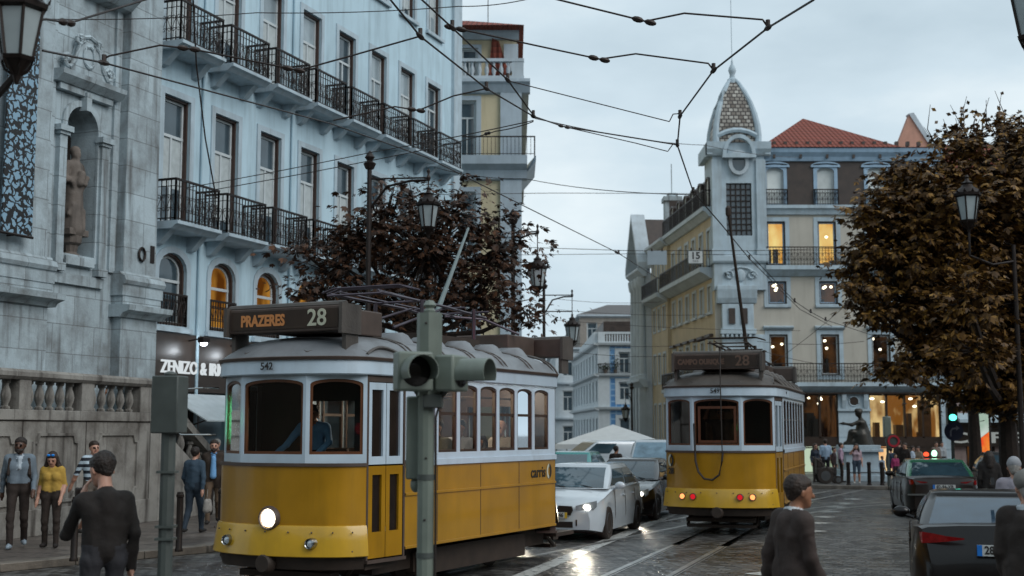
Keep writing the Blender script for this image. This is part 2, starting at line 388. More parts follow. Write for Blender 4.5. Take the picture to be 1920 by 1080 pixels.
# ================================================================ wet cobbles, pavements, rails, markings
def cobble(name, ang, sx, sy, c1, c2, mortar, wet=1., rough0=.12, bumpd=.012, mort=.014):
    m = bpy.data.materials.new(name); m.use_nodes = True
    nt = m.node_tree; N = nt.nodes; L = nt.links; b = N['Principled BSDF']
    tc = N.new('ShaderNodeTexCoord'); mp = N.new('ShaderNodeMapping'); mp.inputs['Rotation'].default_value = (0, 0, ang)
    L.new(tc.outputs['Object'], mp.inputs[0])
    nz = N.new('ShaderNodeTexNoise'); nz.inputs['Scale'].default_value = 2.2
    L.new(mp.outputs[0], nz.inputs['Vector'])
    va = N.new('ShaderNodeVectorMath'); va.operation = 'SCALE'; va.inputs['Scale'].default_value = .10
    L.new(nz.outputs['Color'], va.inputs[0]); vb = N.new('ShaderNodeVectorMath'); vb.operation = 'ADD'
    L.new(mp.outputs[0], vb.inputs[0]); L.new(va.outputs[0], vb.inputs[1])
    br = N.new('ShaderNodeTexBrick'); br.inputs['Scale'].default_value = 1; br.inputs['Brick Width'].default_value = sx; br.inputs['Row Height'].default_value = sy
    br.inputs['Mortar Size'].default_value = mort; br.inputs['Mortar Smooth'].default_value = .6; br.inputs['Bias'].default_value = 0
    br.inputs['Color1'].default_value = lin(c1)+[1]; br.inputs['Color2'].default_value = lin(c2)+[1]; br.inputs['Mortar'].default_value = lin(mortar)+[1]
    L.new(vb.outputs[0], br.inputs['Vector'])
    n2 = N.new('ShaderNodeTexNoise'); n2.inputs['Scale'].default_value = .35; n2.inputs['Detail'].default_value = 5; L.new(tc.outputs['Object'], n2.inputs['Vector'])
    mr = N.new('ShaderNodeMapRange'); mr.inputs[1].default_value = .38; mr.inputs[2].default_value = .62; mr.inputs[3].default_value = rough0; mr.inputs[4].default_value = rough0+.28
    L.new(n2.outputs['Fac'], mr.inputs[0]); L.new(mr.outputs[0], b.inputs['Roughness'])
    n3 = N.new('ShaderNodeTexNoise'); n3.inputs['Scale'].default_value = 9; n3.inputs['Detail'].default_value = 5; L.new(tc.outputs['Object'], n3.inputs['Vector'])
    mx = N.new('ShaderNodeMix'); mx.data_type = 'RGBA'; mx.blend_type = 'MULTIPLY'; mx.inputs['Factor'].default_value = .8
    cr = N.new('ShaderNodeMapRange'); cr.inputs[1].default_value = .3; cr.inputs[2].default_value = .75; cr.inputs[3].default_value = .45; cr.inputs[4].default_value = 1.35
    L.new(n3.outputs['Fac'], cr.inputs[0]); L.new(br.outputs['Color'], mx.inputs['A']); L.new(cr.outputs[0], mx.inputs['B'])
    L.new(mx.outputs['Result'], b.inputs['Base Color'])
    hs = N.new('ShaderNodeMath'); hs.operation = 'MULTIPLY_ADD'; hs.inputs[1].default_value = -1; L.new(br.outputs['Fac'], hs.inputs[0])
    n4 = N.new('ShaderNodeTexNoise'); n4.inputs['Scale'].default_value = 5; n4.inputs['Detail'].default_value = 3; L.new(tc.outputs['Object'], n4.inputs['Vector'])
    L.new(n4.outputs['Fac'], hs.inputs[2])
    bp = N.new('ShaderNodeBump'); bp.inputs['Strength'].default_value = 1.0; bp.inputs['Distance'].default_value = bumpd
    L.new(hs.outputs[0], bp.inputs['Height']); L.new(bp.outputs[0], b.inputs['Normal'])
    b.inputs['Specular IOR Level'].default_value = .5
    return m
m_cob = cobble('wet_cobbles', R(27), .21, .16, '#716f6c', '#211d1c', '#0e0b09', bumpd=.06, rough0=.17)
m_pav = cobble('pavement_slabs', R(20), 1.15, .62, '#6b625b', '#544c47', '#1d1815', rough0=.3, bumpd=.006, mort=.02)
m_kerb = pm('kerb_stone', '#6f675e', .5, var=.3, bump=.4, streak=.4)
m_pla = cobble('plaza_setts', R(5), .3, .2, '#6a6764', '#57534f', '#2a2623', rough0=.3)
g = MB(); g.add([(-400, -60, 0), (400, -60, 0), (400, 700, 0), (-400, 700, 0)], [(0, 1, 2, 3)])
tag(g.build('road', m_cob, smooth=0), kind='structure')
def pavement(name, pts, kerb, m, z=.12):
    mb = MB(); mb.prism([(x, y, -.02) for x, y in pts], (0, 0, z+.02)); tag(mb.build(name, m, smooth=0), kind='structure')
    k = MB()
    for i, ((x0, y0), (x1, y1)) in enumerate(zip(kerb, kerb[1:])):
        a, b = V((x0, y0, 0)), V((x1, y1, 0)); u = (b-a).normalized(); n = V((u.y, -u.x, 0)); Ln = (b-a).length; c = max(1, int(Ln/1.1)); s = Ln/c
        for j in range(c): k.obox(a, u, n, j*s+.006, (j+1)*s-.006, 0, z+.012+random.uniform(-.004, .004), -.14, .16)
    tag(k.build('kerb', m_kerb, bevel=.012), kind='structure')
KERB = [(-13.5, 11.8), (-9.6, 17.2), (-7.77, 19.55), (-5.4, 22.6), (-4.3, 26.5), (-1.5, 36), (1.6, 47), (.9, 62), (-1, 90), (-4, 140)]
pavement('pavement', KERB+[(-30, 140), (-30, 11.8)], KERB, m_pav)
K2 = [(60, 43.5), (24, 45.2), (13.5, 46.4), (9.6, 48.2), (8.3, 51.5), (7.4, 62), (5.6, 90), (4, 140)]
pavement('plaza_pavement', K2+[(60, 140)], K2, m_pla)
K3 = [(6.6, 6), (7.6, 16), (10.6, 26), (14.8, 33), (19, 38), (30, 41), (60, 41)]
pavement('side_pavement', [(60, 6)]+K3[:-1]+[(60, 41)], [(x, y) for x, y in K3[::-1]], m_pla)
m_rail = pm('rail_steel', '#c9c6c2', .34, 1., var=.3, scale=3)
m_groove = pm('rail_groove', '#120e0b', .5)
T1 = (V((-1.36, 19.52, 0)), R(26.6)); T2 = (V((5.29, 29.64, 0)), R(18))
def axis(T, t, off=0.): a = T[1]; return T[0]+V((sin(a), cos(a), 0))*t+V((cos(a), -sin(a), 0))*off
def rail(pts, name='tram_rail'):
    mb = MB()
    for w0, w1, z, m in ((-.06, .03, .006, 0), (.03, .06, .004, 1), (.06, .085, .006, 0)):
        vs = []; 
        for i, p in enumerate(pts):
            d = (V(pts[min(i+1, len(pts)-1)])-V(pts[max(i-1, 0)])).normalized(); n = V((d.y, -d.x, 0))
            vs += [V(p)+n*w0+UP*z, V(p)+n*w1+UP*z]
        mb.add(vs, [(2*i, 2*i+1, 2*i+3, 2*i+2) for i in range(len(pts)-1)], m)
    return tag(mb.build(name, [m_rail, m_groove], smooth=0, fix=False), kind='structure')
def bez(a, b, c, d, n=24): return [a*(1-t)**3+b*3*t*(1-t)**2+c*3*t*t*(1-t)+d*t**3 for t in [i/n for i in range(n+1)]]
for off in (-.45, .45):
    rail([axis(T1, t, off) for t in (-22, -8, 0, 8, 20, 60)])
    rail([axis(T2, t, off) for t in (-32, -12, -6, 0, 8)]+[V((10+off, 46, 0)), V((9+off*1., 62, 0)), V((5+off, 110, 0))])
    a = axis(T2, -6, off); rail(bez(a, axis(T2, 4, off), V((9, 39.5-off, 0)), V((20, 41.8-off, 0)))+[V((40, 44-off, 0))])
def marking_mat(name):
    m = pm(name, '#b9bab6', .28, var=.35, scale=7, bump=.3, bscale=25); return m
m_line = marking_mat('road_paint')
a, b = G(985, 1078), G(1252, 968)
u = (b-a).normalized(); n = V((u.y, -u.x, 0))
mb = MB(); mb.add([a-n*.15-u*14+UP*.004, a+n*.15-u*14+UP*.004, b+n*.13+u*30+UP*.004, b-n*.13+u*30+UP*.004], [(0, 1, 2, 3)])
tag(mb.build('road_line', m_line, smooth=0, fix=False), kind='structure')
for i, (px, py) in enumerate([(1600, 936), (1584, 944), (1570, 951), (1557, 959.5), (1546, 969.5), (1533, 981), (1521, 996), (1440, 1076)]):
    c = G(px, py); mb = MB(); s = .26
    u = V((.75, .66, 0)); n = V((.66, -.75, 0))
    mb.add([c-u*s-n*s*.9+UP*.005, c+u*s-n*s*.9+UP*.005, c+u*s+n*s*.9+UP*.005, c-u*s+n*s*.9+UP*.005], [(0, 1, 2, 3)])
    tag(mb.build('road_marking', m_line, smooth=0, fix=False), kind='structure')

# plain houses added out of view, only for reflections in paint and glass
m_opp = pm('opposite_render', '#8d8275', .85, var=.15, streak=.3)
for nm_, lb_, a_, b_, h_ in (('town_house', 'long plain house added unseen behind the viewer for reflections', (-50, -34), (50, -24.5), 13), ('town_house', 'long plain house added unseen left of the square for reflections', (-40, -24), (-27, 9), 13), ('town_house', 'long plain house added unseen right of the square for reflections', (31, -24), (41, 39), 13)):
    t_ = thing(nm_, lb_, 'building', (a_[0], a_[1], 0), 0, None); W_, D_ = b_[0]-a_[0], b_[1]-a_[1]; mb = MB(); mb.box((0, 0, 0), (W_, D_, h_)); mb.build('wall', m_opp, t_, smooth=0)
    mb = MB(); mb.box((-.4, -.4, h_), (W_+.4, D_+.4, h_+.5)); mb.build('cornice', m_opp, t_, smooth=0)
    md_ = pm('opposite_window', '#2a2c2e', .1)
    for j_ in range(3):
        n_ = int((W_ if W_ > D_ else D_)/6)
        for i_ in range(n_):
            mb = MB()
            if W_ > D_: mb.box((i_*6+2, D_-.05, 1+j_*4), (i_*6+3.6, D_+.03, 3.4+j_*4))
            else: mb.box((-.03, i_*6+2, 1+j_*4), (.05, i_*6+3.6, 3.4+j_*4))
            mb.build('window', md_, t_, smooth=0)
# ================================================================ shared building materials
m_blue = pm('pale_blue_render', '#b0c8d3', .75, var=.1, scale=.7, bump=.2, bscale=40, streak=.42, dirt='#6f8189')
m_trim = pm('pale_stone_trim', '#a6b6bf', .7, var=.12, scale=2, bump=.2, streak=.4, dirt='#6d6a64')
m_stone = stone_mat('weathered_limestone', '#a4b2b8', R(68.5), 1.3, .62, amt=.7)
m_stone2 = stone_mat('stained_wall_stone', '#8f8c86', R(74.7), 2.07, 2.3, stain='#3a312a', amt=.85)
m_stoned = pm('dark_niche_stone', '#675e57', .8, var=.3, scale=3, bump=.4, streak=.6, dirt='#2c241f')
m_iron = pm('dark_wrought_iron', '#241b17', .5, .4, var=.2)
m_brown = pm('dark_brown_joinery', '#3d2a22', .5, var=.2)
m_white = pm('white_painted_wood', '#b9c0c2', .5, var=.08)
m_gl = pm('dark_window_glass', '#3d4b53', .06, var=.25, scale=1.3, spec=.9)
m_curt = pm('window_glass_with_curtain', '#8d9aa0', .12, var=.22, scale=1.5, spec=.8)
m_lit = glow('warm_lit_room', '#d99a40', .5, '#6b3d14', 1.3)
m_dark = pm('dark_shopfront', '#30241c', .35, var=.2)
m_redtile = pm('red_roof_tiles', '#8a4632', .75, var=.35, scale=5, bump=.5, bscale=14)
def tile_mat(name, c1, c2, ang=0):
    m = bpy.data.materials.new(name); m.use_nodes = True; nt = m.node_tree; N = nt.nodes; L = nt.links; b = N['Principled BSDF']
    tc = N.new('ShaderNodeTexCoord'); wv = N.new('ShaderNodeTexWave'); wv.bands_direction = 'X'; wv.inputs['Scale'].default_value = 1.4
    w2 = N.new('ShaderNodeTexWave'); w2.bands_direction = 'Z'; w2.wave_profile = 'SAW'; w2.inputs['Scale'].default_value = 1.25
    n = N.new('ShaderNodeTexNoise'); n.inputs['Scale'].default_value = 3; n.inputs['Detail'].default_value = 7
    for x in (wv, w2, n): L.new(tc.outputs['Object'], x.inputs['Vector'])
    mx = N.new('ShaderNodeMix'); mx.data_type = 'RGBA'; mx.inputs['A'].default_value = lin(c1)+[1]; mx.inputs['B'].default_value = lin(c2)+[1]; L.new(n.outputs['Fac'], mx.inputs['Factor'])
    m2 = N.new('ShaderNodeMix'); m2.data_type = 'RGBA'; m2.blend_type = 'MULTIPLY'; m2.inputs['Factor'].default_value = .55
    L.new(mx.outputs['Result'], m2.inputs['A']); L.new(w2.outputs['Color'], m2.inputs['B']); L.new(m2.outputs['Result'], b.inputs['Base Color'])
    ad = N.new('ShaderNodeMath'); ad.operation = 'ADD'; L.new(wv.outputs['Fac'], ad.inputs[0]); L.new(w2.outputs['Fac'], ad.inputs[1])
    bp = N.new('ShaderNodeBump'); bp.inputs['Distance'].default_value = .06; L.new(ad.outputs[0], bp.inputs['Height']); L.new(bp.outputs[0], b.inputs['Normal'])
    b.inputs['Roughness'].default_value = .8
    return m
m_roof = tile_mat('clay_roof_tiles', '#9c4a35', '#6f3527')
m_blind = pm('window_curtain', '#aab2b3', .85, var=.12, scale=6)
rb_ = random.Random(11)
# ---------------------------------------------------------------- balcony railing: bars, scrolls, three sides
def railing_mesh(W, D, H=1.0, pitch=.13, deco=True, d0=0.):
    """local x along the wall (0..W), y outward, z up"""
    mb = MB(); r = .011
    def side(a, b):
        a, b = V(a), V(b); u = (b-a).normalized(); Ln = (b-a).length
        n = V((u.y, -u.x, 0)); c = max(1, round(Ln/pitch)); s = Ln/c
        mb.obox(a, u, n, -.02, Ln+.02, H-.05, H, -.025, .025); mb.obox(a, u, n, 0, Ln, .05, .075, -.012, .012)
        if deco: mb.obox(a, u, n, 0, Ln, H-.2, H-.185, -.01, .01)
        for i in range(c+1):
            w = .02 if i in (0, c) else .010
            mb.obox(a, u, n, i*s-w, i*s+w, .0, H-.05, -w, w)
        if deco:
            for i in range(c):
                x = (i+.5)*s; k = i % 3; g = 1 if i % 2 else -1
                for zc in (.27, .58):
                    pts = scroll(a+u*x+UP*zc, u, s*.46, 1.1, 8, g if zc < .4 else -g)
                    mb.tube(pts, .010, 4)
                mb.tube([a+u*(x-s*.4*g)+UP*.3, a+u*x+UP*.42, a+u*(x+s*.4*g)+UP*.56], .009, 4)
    side((0, d0, 0), (0, D, 0)); side((0, D, 0), (W, D, 0)); side((W, D, 0), (W, d0, 0))
    return mb
def facade_window(parent, wl, cx, hw, z0, z1, rise=0., depth=.2, frame=m_brown, sash=m_white, glass=m_gl, transom=.7, surround=.16, sur=m_trim, name='window', sill=True, mull=True, fw=.06, blind=0):
    """one window: outer frame (the part), surround, sash and pane as sub-parts"""
    lp = opening(cx-hw, cx+hw, z0, z1, rise)
    mb = MB(); l2 = wl.ring(mb, lp, fw, -depth, -.06); f = mb.build(name, frame, parent, smooth=0)
    if surround:
        mb = MB(); wl.ring(mb, lp, surround, -.01, .035, inward=False)
        if sill: wl.bar(mb, cx-hw-.2, cx+hw+.2, z0-.16, z0-surround*.3, -.02, .12)
        mb.build('surround', sur, f, smooth=0)
    mb = MB(); l3 = wl.ring(mb, l2, .055, -depth, -depth+.05)
    zt = z0+(z1-z0)*transom
    if mull: wl.bar(mb, cx-.03, cx+.03, z0+.05, zt, -depth, -depth+.055)
    wl.bar(mb, cx-hw+.04, cx+hw-.04, zt-.035, zt+.035, -depth, -depth+.06)
    mb.build('sash', sash, f, smooth=0)
    mb = MB(); wl.pane(mb, l2, -depth+.015); mb.build('pane', glass, f, smooth=0)
    if blind:
        zb_ = z0+(z1-z0)*(1-blind); mb = MB()
        for k in range(5): x_ = cx-hw+.07+(2*hw-.14)*k/5; mb.add([wl.q(x_, zb_, -depth+.02), wl.q(x_+(2*hw-.14)/5, zb_+random.uniform(0, .03), -depth+.02), wl.q(x_+(2*hw-.14)/5, zt-.04, -depth+.02), wl.q(x_, zt-.04, -depth+.02)], [(0, 1, 2, 3)])
        mb.build('blind', m_blind, f, smooth=0)
    return f
# ================================================================ pale blue corner block with eight bays of balconies
uB = V((.3665, .9304, 0)).normalized(); nB = V((uB.y, -uB.x, 0)); A = V((-8.56, 30, 0))
bb = thing('apartment_building', 'long pale blue building with rows of iron balconies beside the stone church', 'building', A)
wB = Wall((0, 0, 0), uB, nB)
PT, C0 = 2.12, .87
rows = [(4.45, 6.9, 4.63, 6.4, .42, .55), (6.9, 11.25, 7.06, 10.25, 0, .53), (11.25, 15.7, 11.43, 14.35, 0, .53), (15.7, 19.6, 16.25, 18.5, 0, .5)]
mb = MB()
for i in range(8):
    X0, X1 = C0+PT*(i-.5), C0+PT*(i+.5)
    for (Z0, Z1, z0, z1, rise, hw) in rows:
        wB.cell(mb, X0, X1, Z0, Z1, opening(C0+PT*i-hw, C0+PT*i+hw, z0, z1, rise), .24)
wB.cell(mb, C0+PT*7.5, 17.85, 0, 19.6)
mb.add([wB.q(17.85, 0), wB.q(17.85, 0, -12), wB.q(17.85, 19.6, -12), wB.q(17.85, 19.6)], [(0, 1, 2, 3)])
mb.add([wB.q(-.19, 0), wB.q(-.19, 0, -12), wB.q(-.19, 19.6, -12), wB.q(-.19, 19.6)], [(0, 1, 2, 3)])
mb.add([wB.q(-.19, 0, -12), wB.q(17.85, 0, -12), wB.q(17.85, 19.6, -12), wB.q(-.19, 19.6, -12)], [(0, 1, 2, 3)])
mb.build('wall', m_blue, bb, smooth=0)
mb = MB(); wB.bar(mb, 17.25, 17.95, 0, 19.6, .0, .12); mb.build('pilaster', m_trim, bb, smooth=0)
mb = MB(); wB.prof(mb, -.3, 18.1, [(-.1, 19.6), (.2, 19.6), (.5, 19.95), (.55, 20.2), (-.1, 20.2)]); mb.build('cornice', m_trim, bb, smooth=0)
mb = MB(); mb.add([wB.q(-.3, 20.2, .5), wB.q(18, 20.2, .5), wB.q(16, 22.5, -5.5), wB.q(1, 22.5, -5.5), wB.q(-.3, 20.2, -12), wB.q(18, 20.2, -12)], [(0, 1, 2, 3), (3, 2, 5, 4), (1, 5, 2), (0, 3, 4)]); mb.build('roof', m_roof, bb, smooth=0)
mb = MB()   # rain pipes
for s in (C0+PT*.48, C0+PT*2.5): mb.tube([wB.q(s, .1, .06), wB.q(s, 19.5, .06)], .045, 8)
p0 = mb.build('drainpipe', m_blue, bb)
litrow = {1, 2, 3, 5}
for r, (Z0, Z1, z0, z1, rise, hw) in enumerate(rows):
    for i in range(8):
        lit = r == 0 and i in litrow
        gl = m_lit if lit else (m_gl if r < 2 or (i+r) % 3 == 0 else m_curt)
        facade_window(bb, wB, C0+PT*i, hw, z0, z1, rise, glass=gl, transom=.62 if r == 0 else .7, mull=r > 0, sill=r in (0, 3), blind=rb_.choice((0, 0, 0, .7, .85, .97)) if r else 0)
def blk(mb, wl, x0, x1, z0, z1, d, lip=.06):   # balcony slab with moulded underside
    wl.prof(mb, x0, x1, [(-.02, z1-.18), (d-.12, z1-.18), (d-.02, z1-.1), (d+lip, z1-.08), (d+lip, z1), (-.02, z1)])
    for x in (x0+.25, x1-.25): wl.prof(mb, x-.11, x+.11, [(-.02, z1-.55), (.14, z1-.5), (d*.65, z1-.182), (-.02, z1-.182)])
rm = None
for zz in (7.03, 11.40):
    for i in range(8):
        x0 = C0+PT*i-.9; x1 = x0+1.8
        mb = MB(); blk(mb, wB, x0, x1, zz-.2, zz, .72); b = mb.build('balcony', m_trim, bb, smooth=0)
        if rm is None:
            rm = railing_mesh(1.74, .68, 1.02).build('railing', m_iron, b, smooth=0, fix=False)
            base = rm.data
        else:
            rm = bpy.data.objects.new('railing', base); COL.objects.link(rm); rm.parent = b
        rm.matrix_local = M(((uB.x, nB.x, 0, wB.q(x0+.03, 0).x), (uB.y, nB.y, 0, wB.q(x0+.03, 0).y), (0, 0, 1, zz), (0, 0, 0, 1)))
# low window guards on the arched floor
for i in range(8):
    mb = MB(); s = C0+PT*i; mb.T = M(((uB.x, nB.x, 0, wB.q(s-.55, 0).x), (uB.y, nB.y, 0, wB.q(s-.55, 0).y), (0, 0, 1, 4.63), (0, 0, 0, 1)))
    a = MB(); a = railing_mesh(1.1, .04, .78, .11, True)
    a.v = [tuple(mb.T @ V(p)) for p in a.v]; a.build('window_guard', m_iron, bb, smooth=0, fix=False)
# ground floor shops
for i in range(8):
    X0, X1 = C0+PT*(i-.5), C0+PT*(i+.5)
    mb = MB(); wB.bar(mb, X0, X1, 3.05, 4.45, -.3, .05); f = mb.build('shop_fascia', m_dark, bb, smooth=0)
    mb = MB(); wB.bar(mb, X0, X0+.22, 0, 3.05, -.3, .0); wB.bar(mb, X1-.22, X1, 0, 3.05, -.3, .0); mb.build('pier', m_stone if i > 1 else m_dark, bb, smooth=0)
    mb = MB(); wB.pane(mb, opening(X0+.22, X1-.22, 0, 3.05), -.25); mb.build('shop_window', m_gl if i != 2 else m_lit, bb, smooth=0)
m_letter = glow('lit_white_letters', '#e6eef2', .75)
sg = thing('shop_sign', 'white lit lettering on the dark shop fascia of the pale blue building', 'sign', A)
text_mesh('lettering', 'ZENIZO & IRMAO', m_letter, sg, plane_m(wB.q(2.05, 3.62, .075), uB, UP), .44, .02, bold=.004, sx=.92)
m_lamp = glow('cool_spot_lamp', '#e9f4ff', 9)
for j, (s, z) in enumerate(((1.55, 4.3), (3.35, 4.28))):
    t = thing('sign_spotlight', ['left', 'right'][j] and ['bright white spotlight over the first letters of the shop sign', 'bright white spotlight over the last letters of the shop sign'][j], 'spotlight', A, group='spotlights over the shop sign')
    mb = MB(); mb.tube([wB.q(s, z, .05), wB.q(s, z+.05, .42)], .02, 6); mb.build('arm', m_iron, t)
    mb = MB(); wB.bar(mb, s-.14, s+.14, z-.06, z+.08, .4, .58); mb.build('housing', m_iron, t, bevel=.02)
    mb = MB(); mb.ell(wB.q(s, z-.08, .49), (.09, .09, .06)); mb.build('lamp', m_lamp, t)
    l = bpy.data.lights.new('shop_spot', 'POINT'); l.energy = 9; l.color = (.85, .93, 1); l.shadow_soft_size = .06
    lo = bpy.data.objects.new('shop_spot_light', l); COL.objects.link(lo); lo.parent = t; lo.location = wB.q(s, z-.24, .5)
aw = thing('awning', 'pale shop awning under the white lettering of the dark shopfront', 'awning', A)
mb = MB(); mb.add([wB.q(.6, 3.0, .08), wB.q(3.2, 3.0, .08), wB.q(3.2, 2.35, 1.3), wB.q(.6, 2.35, 1.3), wB.q(.6, 2.97, .08), wB.q(3.2, 2.97, .08), wB.q(3.2, 2.32, 1.3), wB.q(.6, 2.32, 1.3)], [(0, 1, 2, 3), (7, 6, 5, 4), (0, 3, 7, 4), (1, 5, 6, 2), (3, 2, 6, 7)]); mb.build('canvas', pm('awning_canvas', '#aeb7ba', .8, var=.1), aw, smooth=0)
mb = MB()
for s in (.65, 3.15): mb.tube([wB.q(s, 2.0, .06), wB.q(s, 2.36, 1.27)], .018, 6)
mb.build('arm', m_iron, aw)
# ================================================================ stone church front
E0 = V((-8.45, 29.6, 0)); CO = E0-uB*9
ch = thing('church_front', 'weathered grey limestone church front with a statue niche and pilasters', 'church', CO)
wC = Wall((0, 0, 0), uB, nB); q = lambda sp: 9-sp      # sp measured back from the right edge
mb = MB()
wC.cell(mb, 0, q(3.15), 0, 17); hn = opening(q(3.0), q(2.0), 5.85, 9.1, .5, 12)
wC.cell(mb, q(3.15), q(1.85), 5.2, 10, hn, .7); wC.cell(mb, q(3.15), q(1.85), 0, 5.2); wC.cell(mb, q(3.15), q(1.85), 10, 17); wC.cell(mb, q(1.85), 9, 0, 17)
mb.add([wC.q(9, 0), wC.q(9, 0, -6), wC.q(9, 17, -6), wC.q(9, 17)], [(0, 1, 2, 3)])
mb.add([wC.q(0, 17), wC.q(9, 17), wC.q(9, 17, -6), wC.q(0, 17, -6)], [(0, 1, 2, 3)])
mb.build('wall', m_stone, ch, smooth=0)
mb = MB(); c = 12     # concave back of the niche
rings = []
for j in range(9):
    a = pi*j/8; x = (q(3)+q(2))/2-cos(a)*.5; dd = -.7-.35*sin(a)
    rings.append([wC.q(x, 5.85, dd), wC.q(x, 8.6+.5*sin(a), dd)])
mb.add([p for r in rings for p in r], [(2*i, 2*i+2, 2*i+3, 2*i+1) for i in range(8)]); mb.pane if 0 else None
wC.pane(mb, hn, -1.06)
mb.build('niche', pm('dark_niche_back', '#3d342e', .9, var=.3, scale=3), ch)  # niche back in a darker colour than the wall
def pil(x0, x1, d, name='pilaster'):
    mb = MB(); wC.bar(mb, x0, x1, 5.62, 17, 0, d); f = mb.build(name, m_stone, ch, smooth=0)
    mb = MB()
    wC.prof(mb, x0-.14, x1+.14, [(0, 5.1), (d+.12, 5.1), (d+.12, 5.34), (d+.16, 5.36), (d+.2, 5.44), (d+.16, 5.54), (d+.06, 5.58), (d+.03, 5.64), (0, 5.64)])
    wC.prof(mb, x0-.18, x1+.22, [(0, 4.62), (d+.1, 4.62), (d+.16, 4.7), (d+.34, 4.76), (d+.36, 4.88), (0, 4.9)])
    mb.build('base_moulding', m_stone, f, smooth=0)
    mb = MB(); wC.bar(mb, x0-.06, x1+.06, 0, 4.62, 0, d+.03); wC.bar(mb, x0-.1, x1+.1, 4.9, 5.1, 0, d+.1); mb.build('pedestal', m_stone, f, smooth=0)
pil(q(1.22), q(.06), .22); pil(q(6.2), q(3.75), .3)
for s in (1.42, 3.5): 
    mb = MB(); wC.bar(mb, q(s)-.09, q(s)+.09, 5.6, 17, 0, .07); mb.build('wall_strip', m_stone, ch, smooth=0)
# aedicule of the niche: side columns, imposts, arch band, cornice and scrolled pediment
ae = MB(); wC.ring(ae, hn, .13, -.02, .06, inward=False); ae = ae.build('niche_arch', m_stone, ch, smooth=0)
for s in (3.17, 1.83):
    mb = MB(); wC.bar(mb, q(s)-.11, q(s)+.11, 5.6, 8.35, .0, .13); wC.bar(mb, q(s)-.15, q(s)+.15, 8.35, 8.42, 0, .17); wC.bar(mb, q(s)-.2, q(s)+.2, 8.42, 8.54, 0, .22); wC.bar(mb, q(s)-.15, q(s)+.15, 5.45, 5.62, 0, .18)
    mb.build('niche_column', m_stone, ch, smooth=0)
mb = MB(); wC.bar(mb, q(3.35), q(1.65), 9.32, 9.46, 0, .14); wC.prof(mb, q(3.5), q(1.45), [(0, 9.46), (.18, 9.46), (.34, 9.6), (.36, 9.7), (0, 9.72)]); wC.bar(mb, q(2.58), q(2.42), 9.0, 9.4, .0, .2); mb.build('niche_cornice', m_stone, ch, smooth=0)
mb = MB(); cx = q(2.5)
pts = [(-.75, 9.72), (.75, 9.72), (.72, 9.84), (.5, 9.9), (.42, 10.15), (.3, 10.5), (.12, 10.62), (-.12, 10.62), (-.3, 10.5), (-.42, 10.15), (-.5, 9.9), (-.72, 9.84)]
mb.prism([wC.q(cx+x, z, .02) for x, z in pts], nB*.12)
for g in (-1, 1):
    mb.tube(scroll(wC.q(cx+g*.66, 9.95, .14), uB, .17, 1.4, 14, g), .05, 6); mb.tube(scroll(wC.q(cx+g*.3, 10.5, .14), uB, .14, 1.3, 12, -g), .045, 6)
    mb.tube([wC.q(cx+g*.62, 9.83, .15), wC.q(cx+g*.45, 10.02, .15), wC.q(cx+g*.38, 10.3, .15), wC.q(cx+g*.2, 10.6, .15), wC.q(cx, 10.66, .15)], .05, 6)
mb.tube([wC.q(cx+.17*cos(t*pi/6), 10.2+.24*sin(t*pi/6), .15) for t in range(13)], .04, 6)
mb.build('scrolled_pediment', m_stone, ch)
mb = MB(); wC.bar(mb, q(2.95), q(2.05), 5.62, 5.8, -.5, .12); wC.bar(mb, q(3.3), q(1.7), 5.2, 5.42, 0, .09); mb.build('niche_sill', m_stone, ch, smooth=0)
mb = MB(); wC.prof(mb, q(2.6), q(1.25), [(0, 11.55), (.25, 11.6), (.55, 11.85), (.6, 12.1), (0, 12.2)]); mb.build('hood_moulding', m_stone, ch, smooth=0)
mb = MB(); wC.bar(mb, q(.28), q(.14), 5.95, 6.35, .22, .24); mb.tube([wC.q(q(.62)+.11*cos(t*pi/6), 6.1+.15*sin(t*pi/6), .26) for t in range(13)], .03, 6); mb.build('iron_ring', m_iron, ch)
# statue of the bearded saint in the niche
sp = wC.q(cx, 0, -.16)+CO
st = thing('statue', 'dark stone statue of a robed bearded man in the church niche', 'statue', (sp.x, sp.y, 6.42), atan2(nB.y, nB.x)+pi/2)
P = [((0, 0, 0), (0, 0, .9), .27, .2, 0), ((-.06, -.05, .1), (-.1, -.1, .75), .13, .12, 0), ((.1, -.02, .05), (.08, -.06, .8), .12, .1, 0), ((0, 0, .85), (0, 0, 1.35), .2, .19, 0), ((-.17, 0, 1.4), (.17, 0, 1.4), .1, .1, 0),
     ((0, 0, 1.45), (0, -.02, 1.6), .07, .07, 0), ((0, -.02, 1.72), (0, -.04, 1.66), .12, .1, 0), ((0, -.09, 1.6), (0, -.1, 1.46), .07, .03, 0), ((0, -.14, 1.69), (0, -.15, 1.66), .02, .025, 0),
     ((-.24, 0, 1.36), (-.3, -.04, 1.05), .08, .07, 0), ((-.3, -.04, 1.05), (-.05, -.2, 1.08), .065, .05, 0), ((.24, 0, 1.36), (.28, -.06, 1.08), .08, .07, 0), ((.28, -.06, 1.08), (.1, -.24, .98), .065, .05, 0),
     ((-.25, -.12, .3), (.22, -.18, 1.15), .05, .06, 0), ((.2, -.14, .2), (-.2, -.16, 1.0), .05, .05, 0), ((-.15, -.16, .02), (-.16, -.18, .5), .07, .05, 0), ((.1, -.2, .02), (.12, -.2, .4), .07, .05, 0), ((-.05, -.22, 1.0), (-.02, -.24, 1.2), .09, .08, 0)]
sdf_obj('robed_figure', P, [m_stoned], .025, .04, st)
mb = MB(); mb.box((-.3, -.22, -.14), (.3, .22, 0)); mb.lathe([(.2, -.62), (.2, -.55), (.13, -.5), (.16, -.35), (.22, -.3), (.24, -.14)], n=10); mb.build('statue_base', m_stoned, st, bevel=.01)
